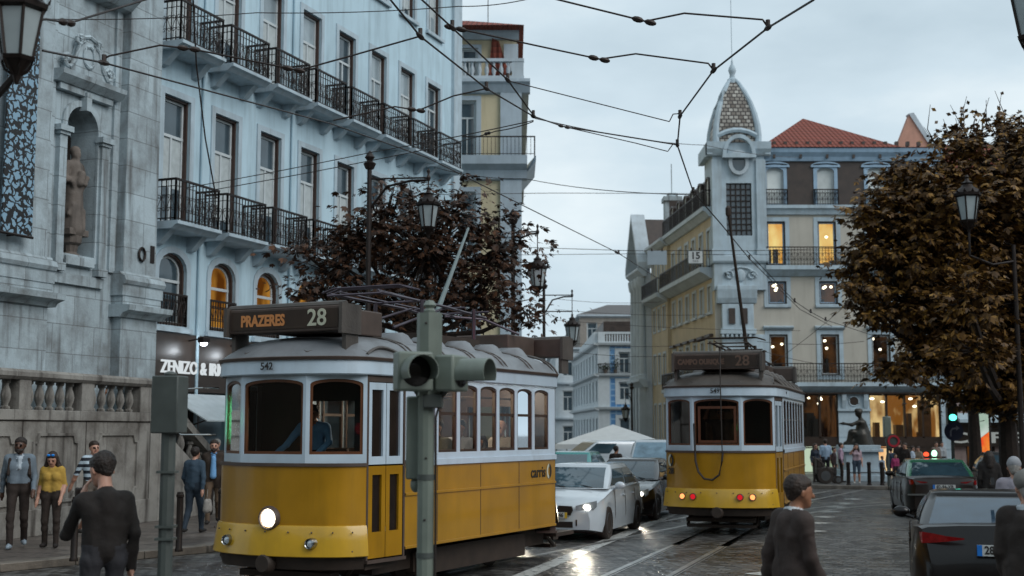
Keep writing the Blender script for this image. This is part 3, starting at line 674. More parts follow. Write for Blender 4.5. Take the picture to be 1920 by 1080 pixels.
# hanging banner on the left pilaster
m_ban = bpy.data.materials.new('banner_pattern'); m_ban.use_nodes = True
nt = m_ban.node_tree; N = nt.nodes; L = nt.links; b = N['Principled BSDF']; tc = N.new('ShaderNodeTexCoord'); vo = N.new('ShaderNodeTexVoronoi'); vo.inputs['Scale'].default_value = 7.5; vo.feature = 'DISTANCE_TO_EDGE'
nz = N.new('ShaderNodeTexNoise'); nz.inputs['Scale'].default_value = 6; L.new(tc.outputs['Object'], nz.inputs['Vector']); ma = N.new('ShaderNodeMix'); ma.data_type = 'VECTOR'; ma.inputs['Factor'].default_value = .22
L.new(tc.outputs['Object'], ma.inputs['A']); L.new(nz.outputs['Color'], ma.inputs['B']); L.new(ma.outputs['Result'], vo.inputs['Vector'])
gt = N.new('ShaderNodeMath'); gt.operation = 'GREATER_THAN'; gt.inputs[1].default_value = .13; L.new(vo.outputs['Distance'], gt.inputs[0])
mx = N.new('ShaderNodeMix'); mx.data_type = 'RGBA'; mx.inputs['A'].default_value = lin('#161414')+[1]; mx.inputs['B'].default_value = lin('#7f9fb3')+[1]; L.new(gt.outputs[0], mx.inputs['Factor']); L.new(mx.outputs['Result'], b.inputs['Base Color']); b.inputs['Roughness'].default_value = .5
bx = [wC.q(q(4.47), 0), wC.q(q(3.68), 0)]
ban = thing('banner', 'tall dark banner with pale blue openwork pattern on the church pilaster', 'banner', CO)
mb = MB(); wC.bar(mb, q(5.28), q(4.46), 5.95, 10.6, .52, .55); mb.build('cloth', m_ban, ban, smooth=0)
for z in (5.93, 10.62): mb = MB(); mb.tube([wC.q(q(5.32), z, .535), wC.q(q(4.42), z, .535)], .03, 6); mb.build('rod', m_iron, ban)
mb = MB()
for z in (5.93, 10.62): mb.tube([wC.q(q(4.87), z, .535), wC.q(q(4.87), z, .28)], .02, 6)
mb.build('bracket', m_iron, ban)
# ================================================================ balustraded terrace wall
W0 = V((-9.31, 23.64, 0)); uW = V((.264, .965, 0)).normalized(); nW = V((uW.y, -uW.x, 0)); WO = W0-uW*6
tw = thing('terrace_wall', 'stained stone terrace wall with balusters and framed panels below the church', 'wall', WO)
wW = Wall((0, 0, 0), uW, nW); o = 6
m_joint = pm('open_stone_joint', '#2b231e', .9)
bays = [(o-3.1, o-1.7), (o-1.27, o+.36), (o+.71, o+2.35), (o+2.78, o+4.53)]
mb = MB(); wW.bar(mb, 0, o+4.97, .12, 2.28, -.55, 0); mb.build('retaining_wall', m_stone2, tw, smooth=0)
mb = MB(); wW.bar(mb, 0, o+5.0, .12, .62, .0, .05); mb.build('plinth', m_stone2, tw, smooth=0, bevel=.012)
mb = MB(); wW.bar(mb, 0, o+5.0, 2.3, 2.5, -.42, .04); mb.build('base_rail', m_stone2, tw, smooth=0, bevel=.012)
mb = MB(); wW.prof(mb, 0, o+5.05, [(-.46, 3.06), (.03, 3.06), (.09, 3.12), (.09, 3.2), (.05, 3.25), (-.46, 3.25)]); mb.build('coping', m_stone2, tw, smooth=0)
ends = [0]+[x for b in bays for x in b]+[o+4.97]
for a, b in zip(ends[::2], ends[1::2]):
    mb = MB(); wW.bar(mb, a, b, 2.5, 3.06, -.38, .02); mb.build('pier', m_stone2, tw, smooth=0, bevel=.01)
bal = MB(); bal.lathe([(.085, 0), (.085, .05), (.05, .07), (.05, .1), (.085, .17), (.1, .26), (.08, .36), (.05, .44), (.055, .48), (.085, .5), (.085, .56)], n=10)
b0 = None
for a, b in bays:
    for k in range(5):
        x = a+(k+.5)*(b-a)/5; p = wW.q(x, 2.5, -.16)
        if b0 is None: b0 = bal.build('baluster', m_stone2, tw)
        else: b0 = copy_part(b0, tw)
        b0.location = p
for a, b in bays:     # framed panels with notched corners
    x0, x1, z0, z1 = a+.1, b-.06, .72, 2.06; k = .16
    lp = [(x0, z0+k), (x0+k*.6, z0+k), (x0+k, z0), (x1-k, z0), (x1-k*.6, z0+k), (x1, z0+k), (x1, z1-k), (x1-k*.6, z1-k), (x1-k, z1), (x0+k, z1), (x0+k*.6, z1-k), (x0, z1-k)]
    mb = MB(); wW.ring(mb, lp, .055, .0, .045); mb.build('panel_frame', m_stone2, tw, smooth=0)
mb = MB()
for x in (0.9, o-1.5, o+.52, o+2.56): wW.bar(mb, x-.012, x+.012, .62, 2.28, .001, .004)
wW.bar(mb, 0, o+4.97, 2.283, 2.298, -.05, .005); mb.build('joint', m_joint, tw, smooth=0)
tf = MB(); tf.prism([wW.q(0, 2.2, -.5), wW.q(o+4.97, 2.2, -.5), wW.q(o+4.97, 2.2, -1.9), wW.q(0, 2.2, -4)], (0, 0, .1)); tf.build('terrace_floor', m_stone2, tw, smooth=0)
# stair parapet going down to the right
spq = thing('stair_parapet', 'sloping stone stair parapet descending from the terrace wall to the pavement', 'parapet', WO)
x0, x1 = o+5.02, o+8.6; mb = MB()
def slab(mb, za, zb, d0, d1, t):
    mb.prism([wW.q(x0, za, d0), wW.q(x1, zb, d0), wW.q(x1, zb+t, d0), wW.q(x0, za+t, d0)], nW*(d1-d0))
slab(mb, 3.03, .98, -.44, .07, .2); mb.build('coping', m_stone2, spq, smooth=0)
mb = MB(); mb.prism([wW.q(x0, .12, -.36), wW.q(x1, .12, -.36), wW.q(x1, .42, -.36), wW.q(x0, 2.45, -.36)], nW*.36); mb.build('stringer_wall', m_stone2, spq, smooth=0)
for k in range(8):
    x = x0+.25+k*.44; z = 2.45-(x-x0)/(x1-x0)*2.03
    c = copy_part(b0, spq); c.location = wW.q(x, z-.02, -.16); c.scale = (1, 1, 1.0)
# ================================================================ yellow corner house beyond, facing the square
m_yel = pm('pale_yellow_render', '#c2b596', .8, var=.1, scale=1, bump=.15, streak=.3, dirt='#8c7f62')
m_wst = pm('white_stone', '#adb8bf', .7, var=.1, scale=1.5, streak=.3, dirt='#7e7d78')
m_bluew = pm('pale_blue_stone', '#a7b4bd', .7, var=.1, scale=1.5, streak=.3, dirt='#737a80')
YB = thing('corner_house', 'tall pale yellow corner house with roof terrace beyond the pale blue building', 'building', (-6.5, 52, 0))
wY = Wall((0, 0, 0), (1, 0, 0), (0, -1, 0)); X = lambda x: x+6.5
mb = MB(); cols = [(X(-6.5), X(-4.3), X(-5.3)), (X(-4.3), X(-3.05), X(-3.7)), (X(-3.05), X(-.45), X(-1.86))]
for a, b, c in cols:
    for Z0, Z1, z0, z1 in ((0, 4.6, .6, 3.8), (4.6, 8.6, 5.2, 7.9), (8.6, 12.6, 9.2, 11.9), (12.6, 16.3, 13.35, 15.75)):
        wY.cell(mb, a, b, Z0, Z1, opening(c-.38, c+.38, z0, z1), .25)
wY.cell(mb, X(-.45), X(.36), 0, 16.3); mb.add([(X(.36), 0, 0), (X(.2), 28, 0), (X(.2), 28, 16.3), (X(.36), 0, 16.3)], [(0, 1, 2, 3)])
mb.add([(0, 28, 0), (X(.2), 28, 0), (X(.2), 28, 16.3), (0, 28, 16.3)], [(0, 1, 2, 3)])
mb.build('wall', m_yel, YB, smooth=0)
for a, b, c in cols:
    for z0, z1 in ((.6, 3.8), (5.2, 7.9), (9.2, 11.9), (13.35, 15.75)):
        facade_window(YB, wY, c, .38, z0, z1, frame=m_white, sash=m_white, glass=m_gl, surround=.2, sur=m_bluew, sill=False)
mb = MB(); wY.bar(mb, X(-.48), X(.4), 0, 12.5, 0, .14); wY.bar(mb, X(-.48), X(.4), 12.5, 16.3, 0, .14); wY.bar(mb, X(-.52), X(.44), 10.0, 10.25, 0, .2); mb.build('corner_pilaster', m_bluew, YB, smooth=0)
mb = MB(); wY.prof(mb, 0, X(.62), [(0, 12.35), (.2, 12.4), (.3, 12.75), (.62, 12.95), (.66, 13.3), (0, 13.3)]); mb.add([(X(.36), 0, 12.35), (X(.45), 0, 12.5), (X(.98), -.66, 13.1), (X(.98), -.66, 13.3), (X(.98), 3, 13.3), (X(.36), 3, 13.3), (X(.36), 3, 12.35), (X(.98), 3, 13.1)], [(0, 1, 2, 3), (3, 4, 5, 0), (2, 7, 4, 3), (0, 6, 7, 2)]); sb = mb.build('balcony', m_bluew, YB, smooth=0)
r_ = railing_mesh(X(.93), .62, .8, .16, False); r_.v = [(x, -y, z+13.3) for x, y, z in r_.v]
for k in range(8): pass
r_.build('railing', m_iron, sb, smooth=0, fix=False)
mb = MB(); wY.prof(mb, 0, X(.75), [(0, 16.0), (.15, 16.05), (.3, 16.35), (.42, 16.45), (.42, 16.58), (0, 16.6)]); mb.box((X(.36), 0, 16.02), (X(.7), 26, 16.58)); mb.build('cornice', m_bluew, YB, smooth=0)
tb = MB(); wY.bar(tb, 0, X(.5), 17.32, 17.45, .1, .34); wY.bar(tb, 0, X(.5), 16.6, 16.72, .12, .32); wY.bar(tb, X(.0), X(.48), 16.72, 17.32, .12, .32); tb.box((X(.2), 0, 16.6), (X(.48), 24, 17.45)); tp = tb.build('terrace_balustrade', m_wst, YB, smooth=0)
bq = MB(); bq.lathe([(.07, 0), (.05, .06), (.1, .22), (.08, .34), (.05, .44), (.07, .6)], n=8)
b1 = None
for k in range(14):
    x = X(-.15)-k*.3
    b1 = bq.build('baluster', m_wst, tp) if b1 is None else copy_part(b1, tp)
    b1.location = (x, -.22, 16.72)
mb = MB(); wA = Wall((0, 1.2, 0), (1, 0, 0), (0, -1, 0))
wA.cell(mb, 0, X(-1.2), 16.3, 18.9, opening(X(-2.2), X(-1.45), 16.7, 18.35), .2); wA.cell(mb, X(-1.2), X(.2), 16.3, 18.9); mb.box((X(.0), 1.21, 16.3), (X(.19), 26, 18.9)); mb.build('attic_wall', m_yel, YB, smooth=0)
facade_window(YB, wA, X(-1.82), .37, 16.7, 18.35, frame=m_white, glass=m_gl, surround=.15, sur=m_bluew, sill=False)
mb = MB(); wA.bar(mb, X(-.35), X(.26), 17.3, 18.5, 0, .12); wA.prof(mb, 0, X(.3), [(0, 18.7), (.12, 18.7), (.3, 18.95), (.3, 19.05), (0, 19.05)]); mb.build('attic_trim', m_wst, YB, smooth=0)
mb = MB(); mb.prism([(X(-1.05), 1.0, 16.6), (X(.05), 1.0, 16.6), (X(-.55), 1.05, 18.6), (X(-.85), 1.05, 18.75)], (0, .19, 0)); mb.build('tiled_slope', m_roof, YB, smooth=0)
mb = MB(); mb.add([(-.5, .2, 19.05), (X(.5), .2, 19.05), (X(.5), 27, 19.05), (-.5, 27, 19.05), (1.5, 5, 20.8), (X(-2), 5, 20.8), (X(-2), 22, 20.8), (1.5, 22, 20.8)], [(0, 1, 5, 4), (1, 2, 6, 5), (2, 3, 7, 6), (3, 0, 4, 7), (4, 5, 6, 7), (3, 2, 1, 0)]); mb.build('roof', m_roof, YB, smooth=0)
for x in (X(-2.6), X(-1.1)): mb = MB(); mb.tube([(x, 5, 20.7), (x, 5, 22.2)], .02, 5); mb.tube([(x-.4, 5, 22), (x+.4, 5, 22)], .015, 5); mb.build('aerial', m_iron, YB)
# ================================================================ corner building with the tower
m_beige = pm('beige_render', '#b0aba0', .8, var=.08, scale=1, bump=.12, streak=.25, dirt='#837c70')
m_yel2 = pm('ochre_yellow_render', '#b3a68c', .8, var=.1, scale=1, bump=.12, streak=.3, dirt='#8a7a5c')
m_pblue = pm('pale_blue_metal_trim', '#8fa9be', .6, var=.12, scale=2, streak=.3, dirt='#5f7282')
m_slate = pm('dark_slate_mansard', '#3a2f29', .5, var=.3, scale=2.5, bump=.3)
m_room = glow('shop_room_light', '#f0cd8e', .95, '#80501f', 1.1)
m_room2 = glow('bright_room_light', '#f5d680', 1.05, '#dd9a35', .9)
m_roomd = glow('dim_room_light', '#7a4f2a', .35, '#22140d', 1.6)
m_bulb = glow('bulb', '#fff0d0', 5)
m_glc = clear_glass('shop_glass', '#e8ecec', .03)
m_skyglass = pm('painted_sky_glass', '#cfd3cf', .05, var=.3, scale=.8, spec=1)  # pale sky reflection put into the glass colour itself
cbx = thing('corner_building', 'beige corner building with red tiled roof, lit windows and domed tower', 'building', (9.87, 62, 0))
OX = 9.87; wR = Wall((0, 0, 0), (1, 0, 0), (0, -1, 0))
uS = V((-.085, .996, 0)).normalized(); nS = V((-uS.y, uS.x, 0)); wS = Wall((0, 0, 0), uS, nS)
cxs = [12.93-OX, 15.42-OX, 17.9-OX, 20.35-OX]
fr_rows = [(4.35, 7.5, 4.78, 6.76, 0), (7.5, 9.85, 8.24, 9.36, 0), (9.85, 12.9, 10.15, 12.31, 0)]
xl, xr = 2.45, 11.25
mb = MB(); edges = [xl]+[(a+b)/2 for a, b in zip(cxs, cxs[1:])]+[xr]
for i, c in enumerate(cxs):
    for Z0, Z1, z0, z1, r in fr_rows: wR.cell(mb, edges[i], edges[i+1], Z0, Z1, opening(c-.45, c+.45, z0, z1), .3)
mb.add([wR.q(xr, 0), wR.q(xr, 0, -12), wR.q(xr, 12.9, -12), wR.q(xr, 12.9)], [(0, 1, 2, 3)])
wR.cell(mb, 0, xl, 0, 12.9)
mb.build('front_wall', m_beige, cbx, smooth=0)
def lit_room(parent, wl, cx, hw, z0, z1, d, mat, bulbs=2, seed=0):
    """a shallow lit room seen through the window: glowing walls, lamps and dark furniture"""
    rnd = random.Random(seed)
    mb = MB(); wl.pane(mb, opening(cx-hw-.3, cx+hw+.3, z0-.05, z1+.15), -d-.9)
    for x in (cx-hw-.3, cx+hw+.3): mb.add([wl.q(x, z0-.05, -d-.05), wl.q(x, z0-.05, -d-.9), wl.q(x, z1+.15, -d-.9), wl.q(x, z1+.15, -d-.05)], [(0, 1, 2, 3)])
    f = mb.build('lit_room', mat, parent, smooth=0)
    mb = MB()
    for k in range(rnd.randint(2, 4)):
        x = cx+rnd.uniform(-hw, hw*.7); h = rnd.uniform(.15, .5)*(z1-z0); wl.bar(mb, x, x+rnd.uniform(.1, .35), z0-.05, z0+h, -d-.8, -d-.5)
    mb.build('furniture', m_dark, f, smooth=0)
    if bulbs:
        mb = MB()
        for k in range(bulbs): mb.ell(wl.q(cx+rnd.uniform(-hw*.8, hw*.8), z1-rnd.uniform(.08, .35)*(z1-z0), -d-.35), (.07, .07, .06), 8, 6)
        mb.build('ceiling_lamp', m_bulb, f)
    return f
for r, (Z0, Z1, z0, z1, rr) in enumerate(fr_rows):
    for i, c in enumerate(cxs):
        facade_window(cbx, wR, c, .45, z0, z1, frame=m_dark, sash=m_pblue if r else m_white, glass=m_glc, transom=.99, surround=.2, sur=m_trim, mull=False, fw=.05, sill=r == 1)
        lit_room(cbx, wR, c, .45, z0, z1, .3, [m_roomd, m_roomd, m_room2][r], [2, 4, 1][r], r*7+i)
for z0, z1, dd in ((4.23, 4.42, .55), (9.88, 10.08, .5), (12.92, 13.08, .3)):
    mb = MB(); wR.prof(mb, xl if z0 > 5 else -.1, xr+.1, [(-.05, z0-.3), (.12, z0-.28), (dd-.1, z0-.02), (dd, z0), (dd, z1), (-.05, z1)]); s = mb.build('balcony_slab' if z0 < 12 else 'cornice', m_trim, cbx, smooth=0)
    if z0 < 12:
        rl = railing_mesh(xr-xl-.1, dd-.06, .92, .15, True); rl.v = [(x+xl+.05, -y, z+z1) for x, y, z in rl.v]; rl.build('railing', m_iron, s, smooth=0, fix=False)
# lintel mouldings of the first floor
for c in cxs:
    mb = MB(); wR.prof(mb, c-.72, c+.72, [(0, 6.98), (.1, 7.0), (.22, 7.08), (.22, 7.14), (0, 7.18)]); mb.build('lintel_moulding', m_trim, cbx, smooth=0)
# mansard with arched dormer windows between slate panels
mb = MB()
for i, c in enumerate(cxs): wR.cell(mb, edges[i], edges[i+1], 13.08, 15.3, opening(c-.42, c+.42, 13.15, 14.98, .18), .2)
mb.build('mansard_wall', m_slate, cbx, smooth=0)
for i, c in enumerate(cxs):
    f = facade_window(cbx, wR, c, .42, 13.15, 14.98, .18, frame=m_white, sash=m_white, glass=m_skyglass, transom=.99, surround=.17, sur=m_pblue, mull=False, fw=.04, sill=False)
    mb = MB(); lp = opening(c-.72, c+.72, 15.0, 15.28, .22); wR.ring(mb, lp, .09, 0, .1); mb.build('hood_moulding', m_pblue, f, smooth=0)
    gq = railing_mesh(1.14, .12, .8, .13, True); gq.v = [(x+c-.57, -y, z+13.1) for x, y, z in gq.v]; gq.build('window_guard', m_iron, f, smooth=0, fix=False)
mb = MB(); wR.prof(mb, xl-.1, xr+.1, [(-.05, 15.3), (.12, 15.3), (.18, 15.5), (.34, 15.7), (.38, 15.9), (-.05, 15.9)])
mb.build('eaves_cornice', m_pblue, cbx, smooth=0)
for k in range(7):
    mb = MB(); wR.bar(mb, xl+.5+k*1.3, xl+.62+k*1.3, 15.42, 15.68, .1, .26); mb.build('bracket', m_slate, cbx, smooth=0)
mb = MB(); ez = 15.93; pk = (15.6-OX, 5.2, 18.75)
mb.add([(2.3, -.45, ez), (9.2, -.45, ez), (pk[0], pk[1], pk[2]), (2.0, 11, ez), (9.2, 11, ez)], [(0, 1, 2), (0, 2, 3), (3, 2, 4), (1, 4, 2)])
mb.add([(7.0, -.43, ez), (xr+.1, -.43, ez), (xr+.1, 5, 16.95), (6.5, 5, 16.95), (6.5, 11, ez), (xr+.1, 11, ez)], [(0, 1, 2, 3), (3, 2, 5, 4)])
mb.build('roof', m_roof, cbx, smooth=0)
mb = MB()
for k in range(16): 
    x = 2.55+k*.55; mb.box((x-.07, .05, 16.1), (x+.07, .3, 16.32))
mb.build('snow_guard', m_slate, cbx, smooth=0)
# shop front
mb = MB(); wR.bar(mb, 2.2, xr, 3.87, 3.94, -.1, .35); wR.bar(mb, 4.45, xr, 3.94, 4.05, -.2, .05); mb.build('shop_fascia', m_dark, cbx, smooth=0)
mb = MB(); wR.bar(mb, 5.85, 7.32, 0, 3.87, -.2, .12)
for z in (.6, 1.2, 1.8, 2.4, 3.0): wR.bar(mb, 5.83, 7.34, z, z+.56, .12, .15)
wR.bar(mb, 5.8, 7.38, 3.05, 3.17, .1, .24); p = mb.build('stone_pier', m_trim, cbx, smooth=0)
mb = MB(); mb.tube([wR.q(6.59+.24*cos(t*pi/8), 3.52+.24*sin(t*pi/8), .15) for t in range(17)], .04, 5); mb.build('round_ornament', m_trim, p)
mb = MB(); mb.lathe([(.22, 0), (.22, .04)], (6.59, -.16, 3.52), 16, ax='y'); mb.build('dark_disc', m_dark, p, smooth=0)
for x in (6.0, 7.05):
    mb = MB(); wR.prof(mb, x, x+.2, [(.12, 3.2), (.2, 3.2), (.3, 3.55), (.3, 3.86), (.12, 3.86)]); mb.build('console', m_trim, p, smooth=0)
mb = MB(); wR.bar(mb, 10.8, 11.22, 0, 3.87, -.2, .12); 
for z in (.0, .6, 1.2, 1.8, 2.4, 3.0): wR.bar(mb, 10.78, 11.24, z+.02, z+.56, .12, .15)
mb.build('end_pier', m_trim, cbx, smooth=0)
mb = MB(); wR.bar(mb, 2.45, 3.2, 0, 3.87, -.2, .1); mb.build('end_pier', m_trim, cbx, smooth=0)
for j, (x0, x1, n) in enumerate(((3.2, 5.85, 3), (7.32, 10.8, 4))):
    lp = opening(x0, x1, 1.75, 3.87); mb = MB(); wR.ring(mb, lp, .07, -.12, .02)
    for k in range(1, n): x = x0+(x1-x0)*k/n; wR.bar(mb, x-.05, x+.05, 1.75, 3.87, -.12, .02)
    wR.bar(mb, x0, x1, 1.35, 1.75, -.2, .06)
    f = mb.build('shop_window', m_dark, cbx, smooth=0); mb = MB(); wR.pane(mb, lp, -.08); mb.build('pane', m_glc, f, smooth=0)
    mb = MB(); wR.pane(mb, opening(x0, x1, 1.7, 4.0), -2.2)
    for x in (x0, x1): mb.add([wR.q(x, 1.7, -.2), wR.q(x, 1.7, -2.2), wR.q(x, 3.9, -2.2), wR.q(x, 3.9, -.2)], [(0, 1, 2, 3)])
    rmf = mb.build('lit_room', m_room if j else m_roomd, f, smooth=0)
    mb = MB(); rnd = random.Random(j)
    for k in range(5 if j else 7): mb.ell(wR.q(rnd.uniform(x0+.2, x1-.2), rnd.uniform(3.3, 3.75), -rnd.uniform(.4, 1.8)), (.1 if j else .06, .1, .05), 8, 6)
    mb.build('ceiling_lamp', m_bulb, rmf)
    mb = MB()
    for k in range(6): x = rnd.uniform(x0, x1-.3); wR.bar(mb, x, x+rnd.uniform(.12, .4), 1.72, 1.72+rnd.uniform(.3, 1.3), -1.9, -1.3-.1*k*.5)
    if j: wR.bar(mb, x1-.75, x1-.1, 1.8, 3.6, -1.2, -1.16); 
    mb.build('display', pm('brown_display', '#5a4129', .6, var=.3) if j else m_dark, rmf, smooth=0)
    lp = opening(x0 if not j else x0, x1 if not j else x0+2.1, .08, 1.33); mb = MB(); wR.ring(mb, lp, .06, -.12, .02); f = mb.build('lower_shop_window', m_dark, cbx, smooth=0)
    mb = MB(); wR.pane(mb, lp, -.08); mb.build('pane', m_glc, f, smooth=0)
    mb = MB(); wR.pane(mb, opening(x0, x1 if not j else x0+2.1, 0, 1.4), -1.0); mb.build('lit_room', glow('orange_shop_light', '#ffd9a0', 1.15, '#e2813a', .9) if j else glow('pale_shop_light', '#cfe0c4', .9, '#6d7a5a', 1), f, smooth=0)
mb = MB(); wR.bar(mb, 9.42, 10.8, 0, 1.35, -.2, .03); mb.build('shutter', m_dark, cbx, smooth=0)
mb = MB(); mb.prism([wR.q(2.45, 0, -.3), wR.q(xr, 0, -.3), wR.q(xr, 4.0, -.3), wR.q(2.45, 4.0, -.3)], (0, .02, 0)) if 0 else None
# side facade up the street
NS = 6; ss = [.95+1.68*i for i in range(NS)]; s_end = ss[-1]+.95
def side_rows(mb, wl, s0, s1, cs, hw=.33):
    ed = [s0]+[(a+b)/2 for a, b in zip(cs, cs[1:])]+[s1]
    for i, c in enumerate(cs):
        for Z0, Z1, z0, z1, r in [(0, 4.35, .3, 3.6, 0), (4.35, 7.5, 4.9, 6.5, 0), (7.5, 9.85, 7.95, 9.2, 0), (9.85, 12.9, 10.15, 12.0, 0)]:
            wl.cell(mb, ed[i], ed[i+1], Z0, Z1, opening(c-hw, c+hw, z0, z1), .2)
mb = MB(); side_rows(mb, wS, 0, s_end, ss); mb.build('side_wall', m_yel2, cbx, smooth=0)
for i, c in enumerate(ss):
    for r, (z0, z1) in enumerate(((.3, 3.6), (4.9, 6.5), (7.95, 9.2), (10.15, 12.0))):
        f = facade_window(cbx, wS, c, .33, z0, z1, frame=m_white, sash=m_white, glass=m_skyglass if (i*3+r) % 4 == 1 else m_gl, surround=.14, sur=m_wst, sill=r in (1, 2))
        if r == 1: mb = MB(); wS.bar(mb, c-.55, c+.55, z1+.2, z1+.32, 0, .2); mb.build('lintel_moulding', m_slate, f, smooth=0)
for z0, z1, dd in ((4.2, 4.4, .6), (9.85, 10.08, .65), (12.9, 13.1, .45)):
    mb = MB(); wS.prof(mb, .3, s_end, [(-.05, z0-.3), (.12, z0-.28), (dd-.1, z0-.02), (dd, z0), (dd, z1), (-.05, z1)]); s = mb.build('balcony_slab', m_wst, cbx, smooth=0)
    rl = railing_mesh(s_end-.35, dd-.05, .85, .14, False); a = wS.q(.32, z1); rl.v = [tuple(a+uS*x+nS*y+UP*z) for x, y, z in rl.v]; rl.build('railing', m_iron, s, smooth=0, fix=False)
mb = MB(); mb.add([wS.q(0, 13.1, 0), wS.q(s_end, 13.1, 0), wS.q(s_end, 15.2, -.7), wS.q(0, 15.2, -.7)], [(0, 1, 2, 3)])
mb.add([wS.q(s_end, 0, 0), wS.q(s_end, 15.2, 0), wS.q(s_end, 15.2, -8), wS.q(s_end, 0, -8)], [(0, 1, 2, 3)])
mb.build('mansard_wall', m_slate, cbx, smooth=0)
for c in ss:
    wl = Wall(nS*.02, uS, nS); lp = opening(c-.38, c+.38, 13.2, 14.7, .2); mb = MB(); wl.ring(mb, lp, .09, -.5, .06); 
    mb.loft([[wl.q(x*1.0, z, .0) for x, z in lp], [wl.q(x, z, -.7) for x, z in lp]], cap=False)
    f = mb.build('dormer', m_slate, cbx, smooth=0); mb = MB(); wl.pane(mb, lp, -.02); mb.build('pane', m_skyglass, f, smooth=0)
# ---- tower
tx0, tx1, ty = -.05, 2.48, -.35; cxT = (tx0+tx1)/2
wT = Wall((0, ty, 0), (1, 0, 0), (0, -1, 0)); wTs = Wall((tx0, ty, 0), (0, 1, 0), (-1, 0, 0))
mb = MB(); lp = opening(cxT-.62, cxT+.62, 11.55, 14.15); wT.cell(mb, tx0, tx1, 8.9, 15.5, lp, .25)
mb.box((tx0+.004, ty+.26, 8.9), (tx1-.004, ty+2.6, 15.5))
mb.add([wT.q(tx0, 8.9), wT.q(tx0, 8.9, -.3), wT.q(tx0, 15.5, -.3), wT.q(tx0, 15.5)], [(0, 1, 2, 3)]); mb.add([wT.q(tx1, 8.9), wT.q(tx1, 8.9, -.3), wT.q(tx1, 15.5, -.3), wT.q(tx1, 15.5)], [(0, 1, 2, 3)])
tw_ = mb.build('tower', m_trim, cbx, smooth=0)
mb = MB()
for x0, x1 in ((tx0-.05, tx0+.42), (tx1-.42, tx1+.05)): wT.bar(mb, x0, x1, 10.9, 15.3, 0, .1); wT.bar(mb, x0-.05, x1+.05, 10.6, 10.9, 0, .16)
mb.build('tower_pilaster', m_trim, tw_, smooth=0)
mb = MB(); wT.bar(mb, cxT-.62, cxT+.62, 11.55, 14.15, -.24, -.2); lg = mb.build('lattice_window', m_gl, tw_, smooth=0)
mb = MB()
for k in range(6): x = cxT-.62+1.24*k/5; wT.bar(mb, x-.025, x+.025, 11.55, 14.15, -.2, -.12)
for k in range(10): z = 11.55+2.6*k/9; wT.bar(mb, cxT-.62, cxT+.62, z-.025, z+.025, -.2, -.125)
mb.build('lattice', m_iron, lg, smooth=0)
mb = MB(); oc = [(cxT+.5*cos(2*pi*t/24), 15.15+.62*sin(2*pi*t/24)) for t in range(24)]; wT.ring(mb, oc, .17, .05, .2); mb.build('oculus_frame', m_wst, tw_)
mb = MB(); wT.pane(mb, oc, .06); mb.build('oculus_glass', m_gl, tw_, smooth=0)
mb = MB(); wT.prof(mb, tx0-.3, tx0+.75, [(-.2, 15.45), (.12, 15.5), (.32, 15.8), (.36, 16.15), (-.2, 16.15)]); wT.prof(mb, tx1-.75, tx1+.3, [(-.2, 15.45), (.12, 15.5), (.32, 15.8), (.36, 16.15), (-.2, 16.15)])
mb.box((tx0-.3, ty-.2, 15.55), (tx0-.02, ty+2.7, 16.149)); mb.box((tx1+.02, ty-.2, 15.55), (tx1+.3, ty+2.7, 16.149)); mb.box((tx0, ty-.1, 15.5), (tx1, ty+2.6, 16.14))
wT.ring(mb, [(cxT+.62*cos(pi*t/10), 15.6+.72*sin(pi*t/10)) for t in range(11)]+[(cxT-.62, 15.55), (cxT+.62, 15.55)], .2, .1, .38, inward=False); mb.build('tower_cornice', m_trim, tw_, smooth=0)
# ogive dome: ribs at the corners and tiled panels
m_fish = bpy.data.materials.new('fish_scale_tiles'); m_fish.use_nodes = True
nt = m_fish.node_tree; N = nt.nodes; L = nt.links; b = N['Principled BSDF']; tc = N.new('ShaderNodeTexCoord'); br = N.new('ShaderNodeTexBrick'); br.inputs['Scale'].default_value = 1; br.inputs['Brick Width'].default_value = .24; br.inputs['Row Height'].default_value = .2; br.inputs['Mortar Size'].default_value = .03
mp = N.new('ShaderNodeMapping'); mp.inputs['Rotation'].default_value = (pi/2, 0, 0); L.new(tc.outputs['Object'], mp.inputs[0]); L.new(mp.outputs[0], br.inputs['Vector'])
br.inputs['Color1'].default_value = lin('#5c5248')+[1]; br.inputs['Color2'].default_value = lin('#a8a49b')+[1]; br.inputs['Mortar'].default_value = lin('#2a211d')+[1]; L.new(br.outputs['Color'], b.inputs['Base Color']); b.inputs['Roughness'].default_value = .45
dc = V((cxT, ty+1.2, 0)); prof = [(1.12, 16.1), (1.14, 16.6), (1.1, 17.1), (.98, 17.7), (.8, 18.3), (.56, 18.9), (.3, 19.4), (.16, 19.6)]
mb = MB(); mb.loft([[dc+V((sx*r*.93, sy*r*.93, z)) for sx, sy in ((-1, -1), (1, -1), (1, 1), (-1, 1))] for r, z in prof]); dm = mb.build('dome', m_fish, tw_)
mb = MB()
for sx, sy in ((-1, -1), (1, -1), (1, 1), (-1, 1)): mb.tube([dc+V((sx*r*.92, sy*r*.92, z)) for r, z in prof], [.17, .16, .15, .14, .13, .12, .1, .08], 8)
for sx in (-1, 1): mb.tube([dc+V((x*.95, -1.08, 16.55+.28*(1-(x/1.0)**2))) for x in (-1, -.6, -.2, .2, .6, 1)], .13, 6) if sx > 0 else None
mb.build('dome_rib', m_trim, dm)
mb = MB(); mb.lathe([(.26, 19.45), (.26, 19.65), (.15, 19.75), (.12, 19.9), (.16, 20.0), (.2, 20.12), (.16, 20.3), (.06, 20.45), (.05, 20.6), (.02, 20.7)], dc, 12); mb.tube([dc+V((0, 0, 20.6)), dc+V((0, 0, 23.8))], .018, 5); mb.build('finial', m_trim, dm)
